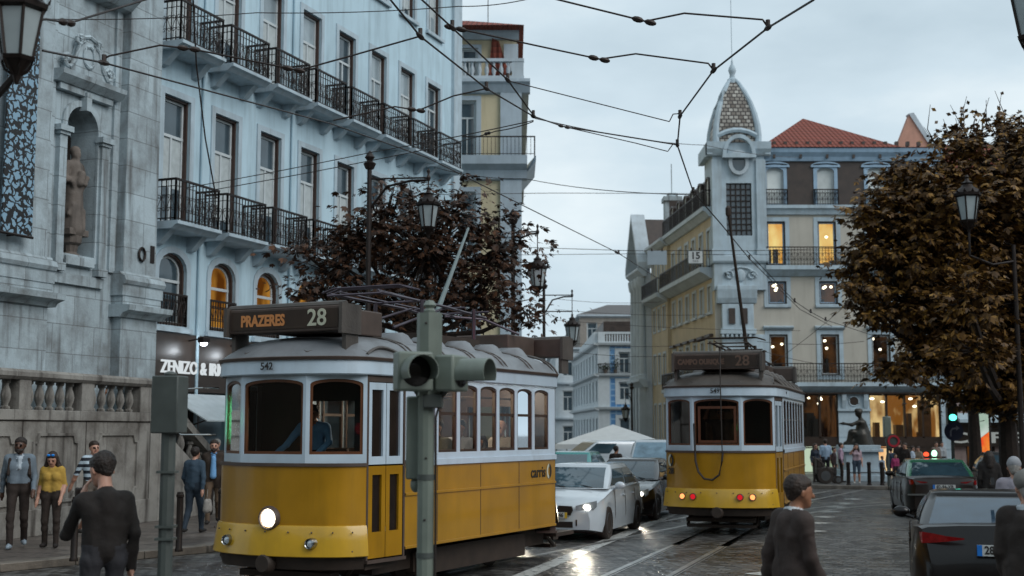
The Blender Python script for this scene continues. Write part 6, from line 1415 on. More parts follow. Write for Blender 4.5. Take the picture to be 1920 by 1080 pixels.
def person(label, loc, rz, top='#33302e', bottom='#281f1b', shoe='#1a1615', skin='light', hair='brown', h=1.75, pose=None, sleeve='long', leg='long', hl='short', res=.02, near=False, build=1., female=False, coat=None, group=None, collar=None, sit=False, cap=None, hy=0., hp=0., topm=None, bm=None):
    p = dict(la=(.10, .02, .09), lk=(.10, -.03, .48), lh=(.09, 0, .90), ra=(-.10, -.02, .09), rk=(-.10, -.03, .48), rh=(-.09, 0, .90), ls=(.185, .01, 1.42), le=(.235, .04, 1.13), lw=(.24, -.05, .88), rs=(-.185, .01, 1.42), re=(-.235, .04, 1.13), rw=(-.24, -.05, .88), hd=(0, -.02, 1.62), nk=(0, .01, 1.47), pl=(0, 0, .93), chs=(0, 0, 1.28))
    if female: p.update(ls=(.165, .01, 1.41), rs=(-.165, .01, 1.41), le=(.215, .04, 1.13), re=(-.215, .04, 1.13))
    if pose: p.update(pose)
    J = {k: np.array(v, float) for k, v in p.items()}
    k = build; sc = h/1.75
    P = []
    def c(a, b, ra, rb, m, kk=.03): P.append((np.array(a, float), np.array(b, float), ra, rb, m, kk))
    mt = 1; fa = 1 if sleeve == 'long' else 0; ll = 2 if leg == 'long' else 0
    for s in 'lr':
        a, kn, hp_ = J[s+'a'], J[s+'k'], J[s+'h']
        c(hp_, kn, .088*k, .062*k, 2); c(kn, kn+(a-kn)*.35, .058*k, .056*k if leg == 'long' else .055, ll); c(kn+(a-kn)*.35, a, .056*k, .05 if leg == 'long' else .036, ll)
        f = J.get(s+'f', a+np.array((.02 if s == 'l' else -.02, -.15, -.045)))
        c(a+np.array((0, .04, -.045)), f, .042, .034, 3, .02); c(a+np.array((0, 0, .0)), a+np.array((0, 0, -.03)), .04, .045, 3, .02)
    nk_ = J['nk']; pl, ch = J['pl'], J['chs']; wd = .085 if not female else .095
    for sx in (-1, 1):
        e = np.array((sx*1., 0, 0))
        c(pl+e*wd, pl+e*.075+np.array((0, 0, .14)), .105*k, .092*k, 2 if coat is None else 1); c(pl+e*.075+np.array((0, 0, .12)), ch+e*(.085 if not female else .07), .098*k, .108*k if not female else .095*k, 1)
        c(ch+e*.085, (J['ls'] if sx > 0 else J['rs'])*.75+np.append(ch[:2], J['ls'][2])*.25+np.array((0, 0, -.05)), .108*k, .08*k, 1)
    c(pl+np.array((0, .025, .05)), ch+np.array((0, .03, .1)), .095*k, .1*k, 1); c(ch+np.array((0, .03, .05)), nk_+np.array((0, .02, -.09)), .1*k, .07*k, 1)
    if female: 
        for sx in (-1, 1): c(ch+np.array((sx*.075, -.07, .02)), ch+np.array((sx*.075, -.075, .0)), .07, .065, 1)
    if coat:   # jacket skirt over the hips
        for sx in (-1, 1): c(pl+np.array((sx*.085, .01, .1)), pl+np.array((sx*.10, .02, -.14)), .115*k, .105*k, 1)
    c(J['rs']+np.array((.03, 0, .015)), J['ls']+np.array((-.03, 0, .015)), .066*k, .066*k, 1, .04)
    for s in 'lr':
        S_, e, w_ = J[s+'s'], J[s+'e'], J[s+'w']
        c(S_, e, .058*k, .045*k, 1); c(e, e+(w_-e)*.5, .044*k, .04*k, fa); c(e+(w_-e)*.5, w_, .04*k if sleeve == 'long' else .036, .034 if sleeve == 'long' else .026, fa)
        d = (w_-e)/np.linalg.norm(w_-e); hd_ = J.get(s+'hd', d); hd_ = hd_/np.linalg.norm(hd_)
        side = np.cross(hd_, np.array((1., 0, 0))); side = side/(np.linalg.norm(side)+1e-6)
        if near:
            c(w_, w_+hd_*.04, .026, .028, 0, .015)
            for q in range(4):
                o_ = side*(-.032+.021*q); b0_ = w_+hd_*.05+o_; ln = (.07, .08, .077, .06)[q]; inw = np.array((-1. if s == 'l' else 1., 0, 0))
                c(w_+hd_*.02+o_*.8, b0_+hd_*.035, .017, .0125, 0, .008); c(b0_+hd_*.035, b0_+hd_*(.035+ln*.45)+inw*.018, .0105, .0095, 0, .004); c(b0_+hd_*(.035+ln*.45)+inw*.018, b0_+hd_*(.035+ln*.75)+inw*.042, .0095, .008, 0, .004)
            t0 = w_+hd_*.025-side*.03; c(t0, t0-side*.028+hd_*.035, .014, .011, 0, .006); c(t0-side*.028+hd_*.035, t0-side*.025+hd_*.068, .011, .009, 0, .004)
        else: c(w_, w_+hd_*.08, .032, .034, 0, .02); c(w_+hd_*.08, w_+hd_*.15, .03, .018, 0, .02)
    nk, hd = J['nk'], J['hd']
    def rot(v): 
        v = np.array(v, float); a, b = R(hp), R(hy); v = np.array((v[0], v[1]*cos(a)-v[2]*sin(a), v[1]*sin(a)+v[2]*cos(a))); return np.array((v[0]*cos(b)-v[1]*sin(b), v[0]*sin(b)+v[1]*cos(b), v[2]))
    H_ = lambda v: hd+rot(v)
    c(nk+np.array((0, .01, -.04)), hd+rot((0, .02, -.05)), .054, .049, 0, .03)
    c(H_((0, .025, .045)), H_((0, -.012, .03)), .088, .078, 0, .03); c(H_((0, -.02, 0)), H_((0, -.052, -.075)), .07, .040, 0, .03)
    for sx in (-1, 1): c(H_((sx*.035, -.03, -.03)), H_((sx*.025, -.05, -.075)), .04, .03, 0, .02); c(H_((sx*.082, .012, .015)), H_((sx*.083, .014, -.02)), .017, .012, 0, .008); c(H_((sx*.034, -.083, .018)), H_((sx*.03, -.084, .018)), .012, .012, 5, .004)
    c(H_((0, -.088, .02)), H_((0, -.112, -.02)), .011, .017, 0, .012); c(H_((-.02, -.085, -.052)), H_((.02, -.085, -.052)), .008, .008, 6, .004)
    if collar: 
        for sx in (-1, 1): c(nk+np.array((sx*.05, .05, .02)), nk+np.array((sx*.045, -.05, -.0)), .02, .016, 7, .008)
        c(nk+np.array((-.05, .055, .02)), nk+np.array((.05, .055, .02)), .018, .018, 7, .008); c(nk+np.array((0, -.085, -.04)), nk+np.array((0, -.12, -.2)), .03, .02, 7, .01)
    P = [(a*sc, b*sc, ra*sc, rb*sc, m, kk*sc) for a, b, ra, rb, m, kk in P]
    mats = [SK[skin], topm or cloth(top), bm or cloth(bottom), cloth(shoe), m_stoned, m_eye, pm('lips', '#6d3f36', .5), cloth(collar or '#a9adb0')]
    o = sdf_obj('person', P, mats, res, .03, wrinkle=.013 if near else .008, only=(1, 2))
    o.location = loc; o.rotation_euler = (0, 0, rz); tag(o, label, 'person', group)
    Q = []
    def hcap(a, b, ra, rb, kk=.03): Q.append((H_(a)*sc, H_(b)*sc, ra*sc, rb*sc, 0, kk*sc))
    if hl != 'bald':
        hcap((0, .034, .06), (0, .004, .07), .093, .08); hcap((0, .05, .03), (0, .055, -.012), .068, .052)
        for sx in (-1, 1): hcap((sx*.058, .0, .06), (sx*.064, .022, .01), .03, .02)
        hcap((-.035, -.05, .085), (.035, -.05, .085), .026, .026)
        if hl == 'long':
            for sx in (-1, 1): hcap((sx*.07, .02, .03), (sx*.11, .0, -.16), .045, .05); hcap((sx*.11, .0, -.14), (sx*.12, -.03, -.26), .05, .03)
            hcap((0, .08, 0), (0, .1, -.2), .09, .08)
        if hl == 'beard': hcap((0, -.06, -.07), (0, -.07, -.09), .042, .03); [hcap((sx*.06, -.01, -.02), (sx*.035, -.06, -.07), .025, .03) for sx in (-1, 1)]
        hm = HAIR[hair] if not cap else None
        if not cap: sdf_obj('hair', Q, [hm], max(.011, res*.7), .03, o, wrinkle=.006, only=(0,), wf=5.)
    if cap:
        Q = []; hcap((0, .03, .07), (0, .01, .085), .098, .088); hcap((0, .0, .06), (0, -.11, .055), .07, .05) if cap[1] == 'peak' else (hcap((0, -.03, .085), (0, -.075, .07), .075, .055), hcap((-.03, .06, .075), (.03, .06, .075), .08, .08))
        sdf_obj('cap', Q, [cloth(cap[0])], max(.012, res*.8), .03, o)
        Q = []; hcap((0, .05, .02), (0, .07, -.03), .085, .06); sdf_obj('hair', Q, [HAIR[hair]], max(.014, res), .03, o)
    return o
def prop(o, name, prims, mat, res=.02): return sdf_obj(name, prims, [mat], res, .02, o)
P12 = .12
def pl_(px, py, z=.12): g_ = G(px, py, z); return (g_.x, g_.y, z)
fac = lambda x: R(x)
WALK = dict(la=(.10, .22, .12), lk=(.10, .02, .48), ra=(-.09, -.2, .09), rk=(-.1, -.14, .49), lw=(.23, -.2, .92), le=(.24, -.02, 1.13), rw=(-.25, .16, .9), re=(-.24, .1, 1.14))
# --- man with camera in black sweater, seen from behind at left
pX = at(205, 860, 10.9)
m1 = person('man in black sweater seen from behind holding a phone to his face', (pX.x-.02, 10.9, 0), R(-148), '#1b1512', '#2b2a2e', skin='light', hair='black', h=1.95, near=True, res=.0125, build=.86, hy=18, hp=18,
    pose=dict(le=(.23, -.2, 1.10), lw=(.09, -.30, 1.38), lhd=(-.2, -.2, .9), re=(-.215, .05, 1.12), rw=(-.215, -.02, .85), hd=(.01, -.085, 1.58), nk=(0, -.005, 1.445), ls=(.18, -.02, 1.36), rs=(-.175, -.01, 1.365)))
prop(m1, 'phone', [((.13, -.45, 1.46), (.13, -.45, 1.6), .018, .018, 0), ((.09, -.45, 1.46), (.09, -.45, 1.6), .018, .018, 0)], m_blk, .012)
# --- grey shirt man with backpack, woman in yellow
m2 = person('bearded man in grey blue shirt with a dark backpack by the wall', pl_(30, 1028), R(18), '#66727c', '#2a201b', '#8b98a3', 'dark', 'black', 1.86, pose=dict(WALK), hl='beard', collar='#a9b4bd', res=.018, hy=-15)
prop(m2, 'backpack', [((-.1, .2, 1.05), (-.1, .2, 1.4), .12, .1, 0), ((.1, .2, 1.05), (.1, .2, 1.4), .12, .1, 0), ((.17, -.1, 1.25), (.15, -.05, 1.5), .03, .03, 0), ((.15, -.05, 1.5), (.14, .15, 1.4), .03, .03, 0), ((.17, -.1, 1.25), (.17, .1, 1.05), .03, .03, 0), ((-.17, -.1, 1.25), (-.15, -.05, 1.5), .03, .03, 0), ((-.15, -.05, 1.5), (-.14, .15, 1.4), .03, .03, 0)], cloth('#2a201b'))
m3 = person('woman in mustard yellow top with blue sunglasses on her head', pl_(93, 1027), R(5), '#a8873a', '#2b211b', '#1f1815', 'light', 'brown', 1.63, sleeve='short', female=True, hl='long', res=.016, hp=24, build=1.05, pose=dict(la=(.12, -.06, .09), lk=(.12, -.06, .48), ra=(-.11, .06, .09), hd=(0, -.05, 1.6), lw=(.2, -.14, .9)))
mb = MB(M.Translation((0, -.045, 1.49)) @ M.Rotation(R(24), 4, 'X')); [mb.ell((sx*.036, -.07, .115), (.03, .014, .022), 10, 6) for sx in (-1, 1)]; mb.build('sunglasses', pm('blue_glow_lens', '#1f7fd0', .1, var=.1, emit='#1670c8', es=.12), m3)  # faint blue glow put into the lenses, which are no lamp
m4 = person('man in striped shirt and shorts walking behind the black sweater man', pl_(170, 1006), R(48), topm=m_stripe, bottom='#574f47', shoe='#33312f', skin='light', hair='brown', h=1.78, sleeve='short', leg='short', pose=dict(WALK, la=(.1, -.22, .1), ra=(-.1, .25, .14), rw=(-.3, .22, .95), re=(-.28, .1, 1.15)), res=.018, hy=-10)
m5 = person('person in blue denim jacket seen from behind carrying a pale handbag', pl_(362, 1000), R(170), '#2f4150', '#24303c', '#1c1816', 'light', 'black', 1.66, female=True, build=1.12, pose=dict(WALK), res=.02)
prop(m5, 'handbag', [((-.30, .1, .62), (-.30, .1, .46), .05, .07, 0), ((-.30, -.02, .62), (-.30, -.02, .46), .05, .07, 0), ((-.29, .02, .85), (-.3, .08, .6), .012, .012, 0)], cloth('#8d8984'))
m6 = person('bearded man in dark jacket over a light blue shirt by the tram', pl_(398, 982), R(10), '#32271f', '#574636', '#1f1a17', 'light', 'brown', 1.78, hl='beard', pose=dict(WALK), coat=1, collar='#5f8db8', res=.02)
prop(m6, 'shirt_front', [((0, -.125, 1.4), (0, -.13, 1.02), .05, .07, 0)], cloth('#6c9cc8'))
person('grey haired person half hidden behind the bearded man in the dark jacket', pl_(403, 966), R(0), '#37302c', '#26201d', '#1f1a17', 'light', 'grey', 1.78, res=.025)
tz = 2.28; p7 = at(192, 690, 28.6)
person('man in black cap leaning behind the terrace wall parapet', (p7.x, 28.4, 2.3), R(-8), '#1c1918', '#1b1817', skin='tan', h=1.42, hair='black', cap=('#191716', 'peak'), res=.02)
p8 = at(-8, 650, 25.0); person('person in dark clothes at the far left edge on the church terrace', (p8.x, 25.0, 2.3), R(20), '#2b3140', '#1b1817', skin='light', h=1.55, hair='black', res=.025)
# --- suited man crossing, bottom right of the middle
sX = at(1487, 960, 10.0)
m9 = person('man in dark brown suit walking across the cobbles', (sX.x, 10.0, 0), R(106), '#382d29', '#2a201b', '#15110f', 'tan', 'brown', 1.76, near=True, res=.0125, coat=1, collar='#b9bdc0', build=1.06, hy=-4, hp=3,
    pose=dict(WALK, ls=(.205, .01, 1.41), rs=(-.205, .01, 1.41), re=(-.225, -.02, 1.14), rw=(-.225, -.15, .89), le=(.225, .10, 1.15), lw=(.235, .13, .88), hd=(0, -.06, 1.61), nk=(0, -.02, 1.47)))
mb = MB(); mb.tube([(0, .10, 1.42), (0, .128, 1.3), (0, .13, 1.15), (0, .125, 1.02), (0, .142, .86), (0, .145, .78)], .007, 5); mb.build('jacket_seam', pm('seam_dark', '#1d1613', .9), m9)
prop(m9, 'shirt_cuff', [((.234, .125, .915), (.2345, .128, .89), .043, .043, 0)], cloth('#b9bdc0'), .012)
prop(m9, 'folded_paper', [((.25, .08, .74), (.25, .26, .72), .02, .02, 0), ((.25, .08, .66), (.25, .26, .64), .02, .02, 0)], cloth('#b5b7b6'), .012)
oX = at(1912, 960, 10.3)
m10 = person('old man in dark suit and grey flat cap beside the black saloon', (oX.x+.065, 10.3, 0), R(140), '#2e2622', '#2a221e', '#221a16', 'light', 'grey', 1.76, near=True, res=.014, coat=1, collar='#aeb6bd', cap=('#6f6d69', 'flat'), hy=25, hp=8, build=1.0, pose=dict(re=(-.22, .0, 1.13), rw=(-.22, -.12, .9), le=(.22, .03, 1.13), lw=(.22, -.08, .88)))
q_ = at(1915, 870, 17.5); person('person in light shirt and white cap behind the old man at the right edge', (q_.x-.1, 17.5, .0), R(160), '#8f8a93', '#2b2827', '#281f1b', 'light', 'grey', 1.72, cap=('#8a8c90', 'peak'), res=.02)
q_ = at(1856, 900, 28); person('person with thick dark hair standing beside the taxi', (q_.x, 28.0, 0), R(170), '#1b1614', '#1b1614', skin='tan', hair='black', h=1.66, hl='long', res=.025)
# --- plaza
def plz(label, px, Y, rz, **k): g_ = at(px, 900, Y); return person(label, (g_.x, Y, .12), R(rz), res=.026, **k)
plz('woman in pale top and denim skirt standing alone by the plaza bollards', 1607, 48.5, -20, top='#a9929a', bottom='#3a4654', shoe='#a8a5a0', leg='short', sleeve='short', female=True, hl='long', h=1.5, pose=dict(rw=(-.12, -.2, 1.5), re=(-.26, -.1, 1.3)))
sk = bpy.data.objects['person'] if 0 else None
grpL = [('woman with blue rucksack strap in dark clothes next to the far tram', 1530, 50, 20, dict(top='#1d2635', bottom='#281f1b', female=True, hl='long', h=1.5)), ('tall man in pale blue tee seen from behind near the far tram', 1549, 50.5, 175, dict(top='#8ea3b8', bottom='#26242a', hair='brown', h=1.66, sleeve='short')), ('boy in dark maroon top between the tall man and the pink shirt man', 1565, 49.6, 60, dict(top='#2a191b', bottom='#1d1716', h=1.35)), ('man in pink shirt and black trousers seen from the side on the plaza', 1578, 50, 80, dict(top='#a38a9c', bottom='#281f1b', h=1.52))]
for l, px, Y, rz, k in grpL: plz(l, px, Y, rz, group='people waiting beside the far tram', **k)
grpR = [('small child in white top beside the round sign post', 1655, 49.4, 30, dict(top='#9aa8b8', bottom='#33302f', h=1.02)), ('woman in dark dress with blue bag left in the plaza group', 1672, 49, 150, dict(top='#2b3a4c', bottom='#181516', h=1.35, female=True)), ('child in magenta jacket in front of the dark dressed group', 1680, 48.6, 10, dict(top='#8d2b58', bottom='#1b1718', h=1.12)), ('tall man in black coat in the middle of the plaza group', 1688, 49.4, 170, dict(top='#281f1b', bottom='#171516', h=1.62, coat=1)), ('man in brown jacket at the right of the plaza group', 1699, 49.2, -60, dict(top='#2d2420', bottom='#191615', h=1.52)), ('man in white shirt and dark shorts near the taxi front', 1713, 51, 60, dict(top='#9fabb8', bottom='#23222a', leg='short', h=1.38, sleeve='short')), ('man in tan shirt raising a hand near the taxi', 1724, 51.4, -60, dict(top='#8d7a68', bottom='#26211f', h=1.36, sleeve='short', pose=dict(rw=(-.1, -.35, 1.4), re=(-.25, -.2, 1.2))))]
for l, px, Y, rz, k in grpR: plz(l, px, Y, rz, group='people standing by the round sign', **k)
for l, px, Y in (('distant passer-by in dark clothes left of the taxi roof', 1757, 56), ('distant passer-by in pale clothes behind the taxi roof', 1768, 56.5)): plz(l, px, Y, 10, top='#6d6058' if px < 1760 else '#8f9498', h=1.5)
# pushchair
pc_ = at(1548, 905, 48.9); st_ = thing('pushchair', 'dark pushchair with a pale spoked wheel beside the waiting people', 'pushchair', (pc_.x, 48.9, .12))
mb = MB(); mb.box((-.35, -.2, .35), (.3, .2, .62)); mb.box((-.35, -.2, .6), (-.15, .2, .95)); mb.build('seat', m_blk, st_, bevel=.04)
mb = MB(); mb.tube([(.3, -.2, .4), (-.45, -.2, 1.0)], .02); mb.tube([(.3, .2, .4), (-.45, .2, 1.0)], .02); mb.tube([(-.45, -.2, 1.0), (-.45, .2, 1.0)], .02); mb.build('handle', m_iron, st_)
for x, r in ((-.05, .3), (.42, .15)):
    for y in (-.25, .25): mb = MB(); mb.lathe([(r*.75, -.03), (r, -.03), (r, .03), (r*.75, .03)], (x, y, r), 16, ax='y'); w_ = mb.build('wheel', m_tyre, st_); mb = MB(); mb.lathe([(.02, -.035), (r*.62, -.032), (r*.7, 0), (r*.62, .032)], (x, y, r), 16, ax='y'); mb.build('rim', m_rim, w_)
# man by the vans
q_ = at(1150, 850, 41.0); person('dark silhouetted person standing between the cars and the vans', (q_.x+.1, 41.2, 0), R(150), '#281f1b', '#281f1b', skin='tan', hair='black', h=1.62, res=.026)
q_ = at(1165, 845, 52); person('person in dark clothes beneath the market tent edge', (q_.x, 52.5, 0), R(20), '#2a2624', '#281f1b', skin='light', hair='brown', h=1.5, res=.03)
# --- people in the trams (sitting on their benches)
SIT = dict(lh=(.1, 0, .5), lk=(.12, -.42, .52), la=(.12, -.42, .1), rh=(-.1, 0, .5), rk=(-.12, -.42, .52), ra=(-.12, -.42, .1), pl=(0, .0, .55), chs=(0, .02, .88), ls=(.185, .03, 1.03), rs=(-.185, .03, 1.03), nk=(0, .03, 1.08), hd=(0, 0, 1.23), le=(.24, -.06, .76), lw=(.16, -.28, .66), re=(-.24, -.06, .76), rw=(-.16, -.28, .66))
def in_tram(T, x, y, z, a=0): v = T[0]+M.Rotation(-T[1], 3, 'Z') @ V((x, y, z)); return (v.x, v.y, v.z), -T[1]+R(a)
def rider(label, T, x, y, z, a, **k): l, r = in_tram(T, x, y, z, a); return person(label, l, r, res=.022, **k)
rider('tram driver in blue shirt leaning over the controls of tram 542', T1, .1, -2.95, .92, 12, top='#5d90bd', bottom='#1b1b20', skin='tan', hair='black', h=1.6, pose=dict(le=(.3, -.14, 1.13), lw=(.2, -.36, .97), re=(-.32, -.2, 1.1), rw=(-.42, -.42, .95), hd=(.02, -.1, 1.52), nk=(0, -.02, 1.42), ls=(.2, .0, 1.34), rs=(-.2, -.02, 1.34)))
seats = [('passenger in patterned light shirt at the window beside the signal pole', -1.62, dict(top='#8e8a86', skin='light', hair='brown')), ('passenger in camouflage green top at the second saloon window', -.95, dict(top='#4e4a3a', skin='light', hair='brown')), ('passenger in pale tee with a wristwatch at the middle saloon window', -.28, dict(top='#8b8f97', skin='tan', hair='black', sleeve='short')), ('girl in pink top looking out of the tram window', .4, dict(top='#b34a78', skin='tan', hair='black', female=True, sleeve='short', hl='long', h=1.45)), ('bald passenger in pale shirt at the fifth saloon window', 1.05, dict(top='#8f8880', skin='light', hair='brown', hl='bald')), ('passenger in white tee at the rearmost saloon window', 1.75, dict(top='#a2a8ab', skin='tan', hair='brown', sleeve='short'))]
for l, y, k in seats: rider(l, T1, .80, y-.02, .90, random.choice((-8, 0, 8)), pose=SIT, group='passengers seated in the near tram', **k)
rider('man with raised arms behind the open rear window of tram 549', T2, 0, -3.1, .92, 0, top='#3a2a22', bottom='#4d5a68', skin='tan', hair='black', h=1.66, sleeve='short', pose=dict(le=(.34, -.06, 1.5), lw=(.24, -.16, 1.74), re=(-.34, -.06, 1.5), rw=(-.24, -.16, 1.74)))
# ================================================================ signals, lamps, bollards, statue, trees, wires
m_sig = pm('signal_grey_green', '#6c756c', .45, var=.15, scale=5, streak=.3, dirt='#474a43', coat=.15)
m_sigd = pm('signal_dark_grey', '#454b48', .5, var=.2, scale=5, streak=.3)
m_lens = pm('dark_signal_lens', '#14100d', .12)
def octa(mb, c, r, z0, z1, n=8): mb.lathe([(r, z0), (r, z1)], c, n)
# --- near signal post in the middle
c = at(799, 800, 9.6); sg_ = thing('traffic_signal', 'grey green signal post with two hooded signal heads in front of the tram', 'traffic light', (c.x, 9.6, 0))
mb = MB(); octa(mb, (0, 0, 0), .062, 0, 2.42, 10); mb.build('post', m_sig, sg_, smooth=20)
mb = MB(); octa(mb, (.02, 0, 0), .095, 2.36, 2.98, 8); mb.lathe([(.04, 2.98), (.045, 3.0), (.03, 3.02), (.05, 3.04), (.03, 3.075), (.005, 3.08)], (.02, 0, 0), 12); mb.build('top_sleeve', m_sig, sg_, smooth=20)
mb = MB(); mb.box((-.02, -.1, 2.27), (.12, .1, 2.37)); mb.tube([(-.12, 0, 2.47), (-.02, 0, 2.33)], .03, 6); mb.tube([(.2, 0, 2.47), (.08, 0, 2.33)], .03, 6); mb.build('clamp', m_sigd, sg_, smooth=20, bevel=.008)
def head(par, o, yaw, n=1, w=.25, mat=m_sig, lit=None, hood=.30):
    """signal head facing -y before yaw; o = centre of the top lens"""
    T_ = M.Translation(o) @ M.Rotation(yaw, 4, 'Z'); mb = MB(T_); h = w*n
    mb.box((-w/2, -.07, -h+w/2-.01), (w/2, .09, w/2+.01)); f = mb.build('signal_head', mat, par, bevel=.018)
    mb = MB(T_)
    for k in range(n):
        z = -k*w; r = w*.44; rings = []
        for y, s in ((-.07, 1), (-.07-hood*.5, 1.0), (-.07-hood, .98)): rings.append([(r*s*cos(R(-30)+R(240)*i/14), y-(0.0 if y > -.08 else 0), z+r*s*sin(R(-30)+R(240)*i/14)) for i in range(15)])
        ri = [[(x*.94, y, (zz-z)*.94+z) for x, y, zz in g_] for g_ in rings]
        mb.loft(rings, closed=False, cap=False); mb.loft(ri, closed=False, cap=False); mb.add(rings[-1]+ri[-1], [(i, i+1, 16+i, 15+i) for i in range(14)])
    mb.build('hood', mat, f, smooth=40)
    mb = MB(T_)
    for k in range(n): mb.lathe([(w*.42, -.075), (w*.3, -.09), (.001, -.098)], (0, 0, 0), 16, ax='y') if 0 else mb.ell((0, -.072, -k*w), (w*.42, .02, w*.42), 14, 8)
    mb.build('lens', m_lens, f)
    if lit:
        mb = MB(T_); mb.ell((0, -.08, -lit[0]*w), (w*.40, .025, w*.40), 14, 8); mb.build('lit_lens', lit[1], f)
    return f
head(sg_, (-.085, -.17, 2.535), R(20), 1, .27, hood=.2); head(sg_, (.20, -.06, 2.525), R(64), 1, .25, hood=.24)
for z_ in (1.17, 1.74): mb = MB(); mb.lathe([(.064, z_), (.067, z_), (.067, z_+.04), (.064, z_+.04)], (0, 0, 0), 12, cap=False); mb.build('band', m_sigd, sg_)
mb = MB()
for a_, z_ in ((-1.4, 2.62), (-1.8, 2.9), (-1.2, 2.3), (-1.9, 2.42), (-1.5, 1.9), (-1.6, 1.45)): r_0 = .094 if z_ > 2.4 else .063; mb.ell((r_0*cos(a_)+(.02 if z_ > 2.4 else 0), r_0*sin(a_), z_), (.009, .009, .009), 6, 4)
mb.build('bolt', m_blk, sg_, smooth=60)
mb = MB(); mb.tube([(.07, -.01, .05), (.075, -.01, 1.4), (.072, -.01, 2.2), (.13, -.02, 2.4)], .009, 5); mb.build('cable', m_blk, sg_)
mb = MB(); mb.box((-.155, .05, 1.74), (-.03, .2, 2.36)); mb.ell((-.085, .12, 1.7), (.04, .05, .06)); mb.build('rear_signal_box', m_sig, sg_, bevel=.015)
mb = MB(); mb.ell((-.05, .21, 2.14), (.10, .04, .10)); mb.build('red_lens', glow('red_signal_lens', '#ff2b35', 1.2), sg_)
l_ = bpy.data.lights.new('signal_light', 'SPOT'); l_.energy = 260; l_.color = (1, .12, .2); l_.spot_size = R(26); l_.spot_blend = .8; l_.shadow_soft_size = .06; lo = bpy.data.objects.new('signal_light', l_); COL.objects.link(lo); lo.parent = sg_; lo.location = (-.02, .34, 2.14); tg_ = T1[0]+M.Rotation(-T1[1], 3, 'Z') @ V((1.19, 1.2, 2.4)); lo.rotation_euler = (tg_-V((c.x, 9.94, 2.14))).to_track_quat('-Z', 'Y').to_euler()
# --- left signal seen from behind
c = at(318, 760, 10.8); s2 = thing('traffic_signal', 'dark grey traffic signal seen from behind beside the black sweater man', 'traffic light', (c.x, 10.8, 0))
mb = MB(); octa(mb, (0, 0, 0), .062, 0, 2.1, 10); mb.build('post', m_sigd, s2, smooth=20)
mb = MB()
for z in (1.2, 1.75, 1.3): mb.box((-.075, -.075, z), (.075, .075, z+.02))
mb.build('clamp', m_sigd, s2, smooth=0)
mb = MB(M.Rotation(R(-12), 4, 'Z')); mb.box((-.12, -.10, 2.08), (.12, .1, 2.56)); mb.lathe([(.05, 2.56), (.06, 2.58), (.02, 2.6)], n=10); mb.build('signal_head', m_sigd, s2, bevel=.02)
mb = MB(M.Rotation(R(-12), 4, 'Z'))
for z in (2.44, 2.2): mb.prism([(-.12, .04, z+.11), (-.17, .36, z+.08), (-.17, .36, z-.02), (-.12, .04, z-.12)], (.1, .12, 0))
mb.build('hood', m_sigd, s2, smooth=0)
mb = MB(M.Rotation(R(-12), 4, 'Z')); mb.ell((0, .11, 2.2), (.09, .03, .09)); mb.build('green_lens', glow('green_signal_lens', '#35ff7a', 6), s2)
l_ = bpy.data.lights.new('signal_light', 'SPOT'); l_.energy = 700; l_.color = (.15, 1, .35); l_.spot_size = R(6.5); l_.spot_blend = .7; l_.shadow_soft_size = .08; lo = bpy.data.objects.new('signal_light', l_); COL.objects.link(lo); lo.parent = s2; lo.location = (.03, .64, 2.2); tg_ = T1[0]+M.Rotation(-T1[1], 3, 'Z') @ V((-.98, -3.45, 2.25)); lo.rotation_euler = (tg_-V((c.x+.03, 11.44, 2.2))).to_track_quat('-Z', 'Y').to_euler()
# --- plaza signs and signals
c = at(1665, 860, 46.4); s3 = thing('traffic_signal', 'grey traffic signal post with a small round sign on the plaza', 'traffic light', (c.x, 46.4, .12))
mb = MB(); octa(mb, (0, 0, 0), .05, 0, 2.55); mb.build('post', m_sigd, s3); mb = MB(); mb.box((-.13, -.1, 1.75), (.13, .12, 2.5)); mb.build('signal_head', m_sig, s3, bevel=.03)
mb = MB(); mb.lathe([(.26, -.0), (.26, .02)], (.13, -.16, 1.62), 20, ax='y'); f = mb.build('round_sign', m_sigd, s3, smooth=0); mb = MB(); mb.lathe([(.15, -.03), (.22, -.03), (.22, -.01)], (.17, -.16, 1.62), 20, ax='y', cap=False); mb.build('red_ring', pm('sign_red', '#a32430', .4), f, smooth=0)
c = at(1787, 850, 40.5); s4 = thing('traffic_signal', 'traffic light showing green above a round blue turn right sign', 'traffic light', (c.x, 40.5, 0))
mb = MB(); octa(mb, (0, 0, 0), .055, 0, 2.75); mb.build('post', m_sigd, s4); mb = MB(); mb.box((-.16, -.1, 2.2), (.16, .1, 2.95)); f = mb.build('signal_head', m_carblk, s4, bevel=.02)
mb = MB(); mb.ell((.0, -.11, 2.52), (.12, .04, .1)); mb.build('green_lens', glow('signal_green', '#58ffd8', 3), f)
mb = MB(); mb.lathe([(.30, -.16), (.30, -.14)], (0, 0, 2.09), 24, ax='y'); f = mb.build('round_sign', pm('sign_blue', '#20263f', .4, var=.1), s4, smooth=0)
mb = MB(); mb.prism([(-.13, -.165, 1.93), (-.08, -.165, 1.93), (-.08, -.165, 2.08), (-.04, -.165, 2.14), (.07, -.165, 2.16), (.07, -.165, 2.11), (.18, -.165, 2.19), (.07, -.165, 2.27), (.07, -.165, 2.21), (-.06, -.165, 2.19), (-.13, -.165, 2.1)], (0, .004, 0)); mb.build('arrow', pm('arrow_grey', '#7b7c86', .5), f, smooth=0)
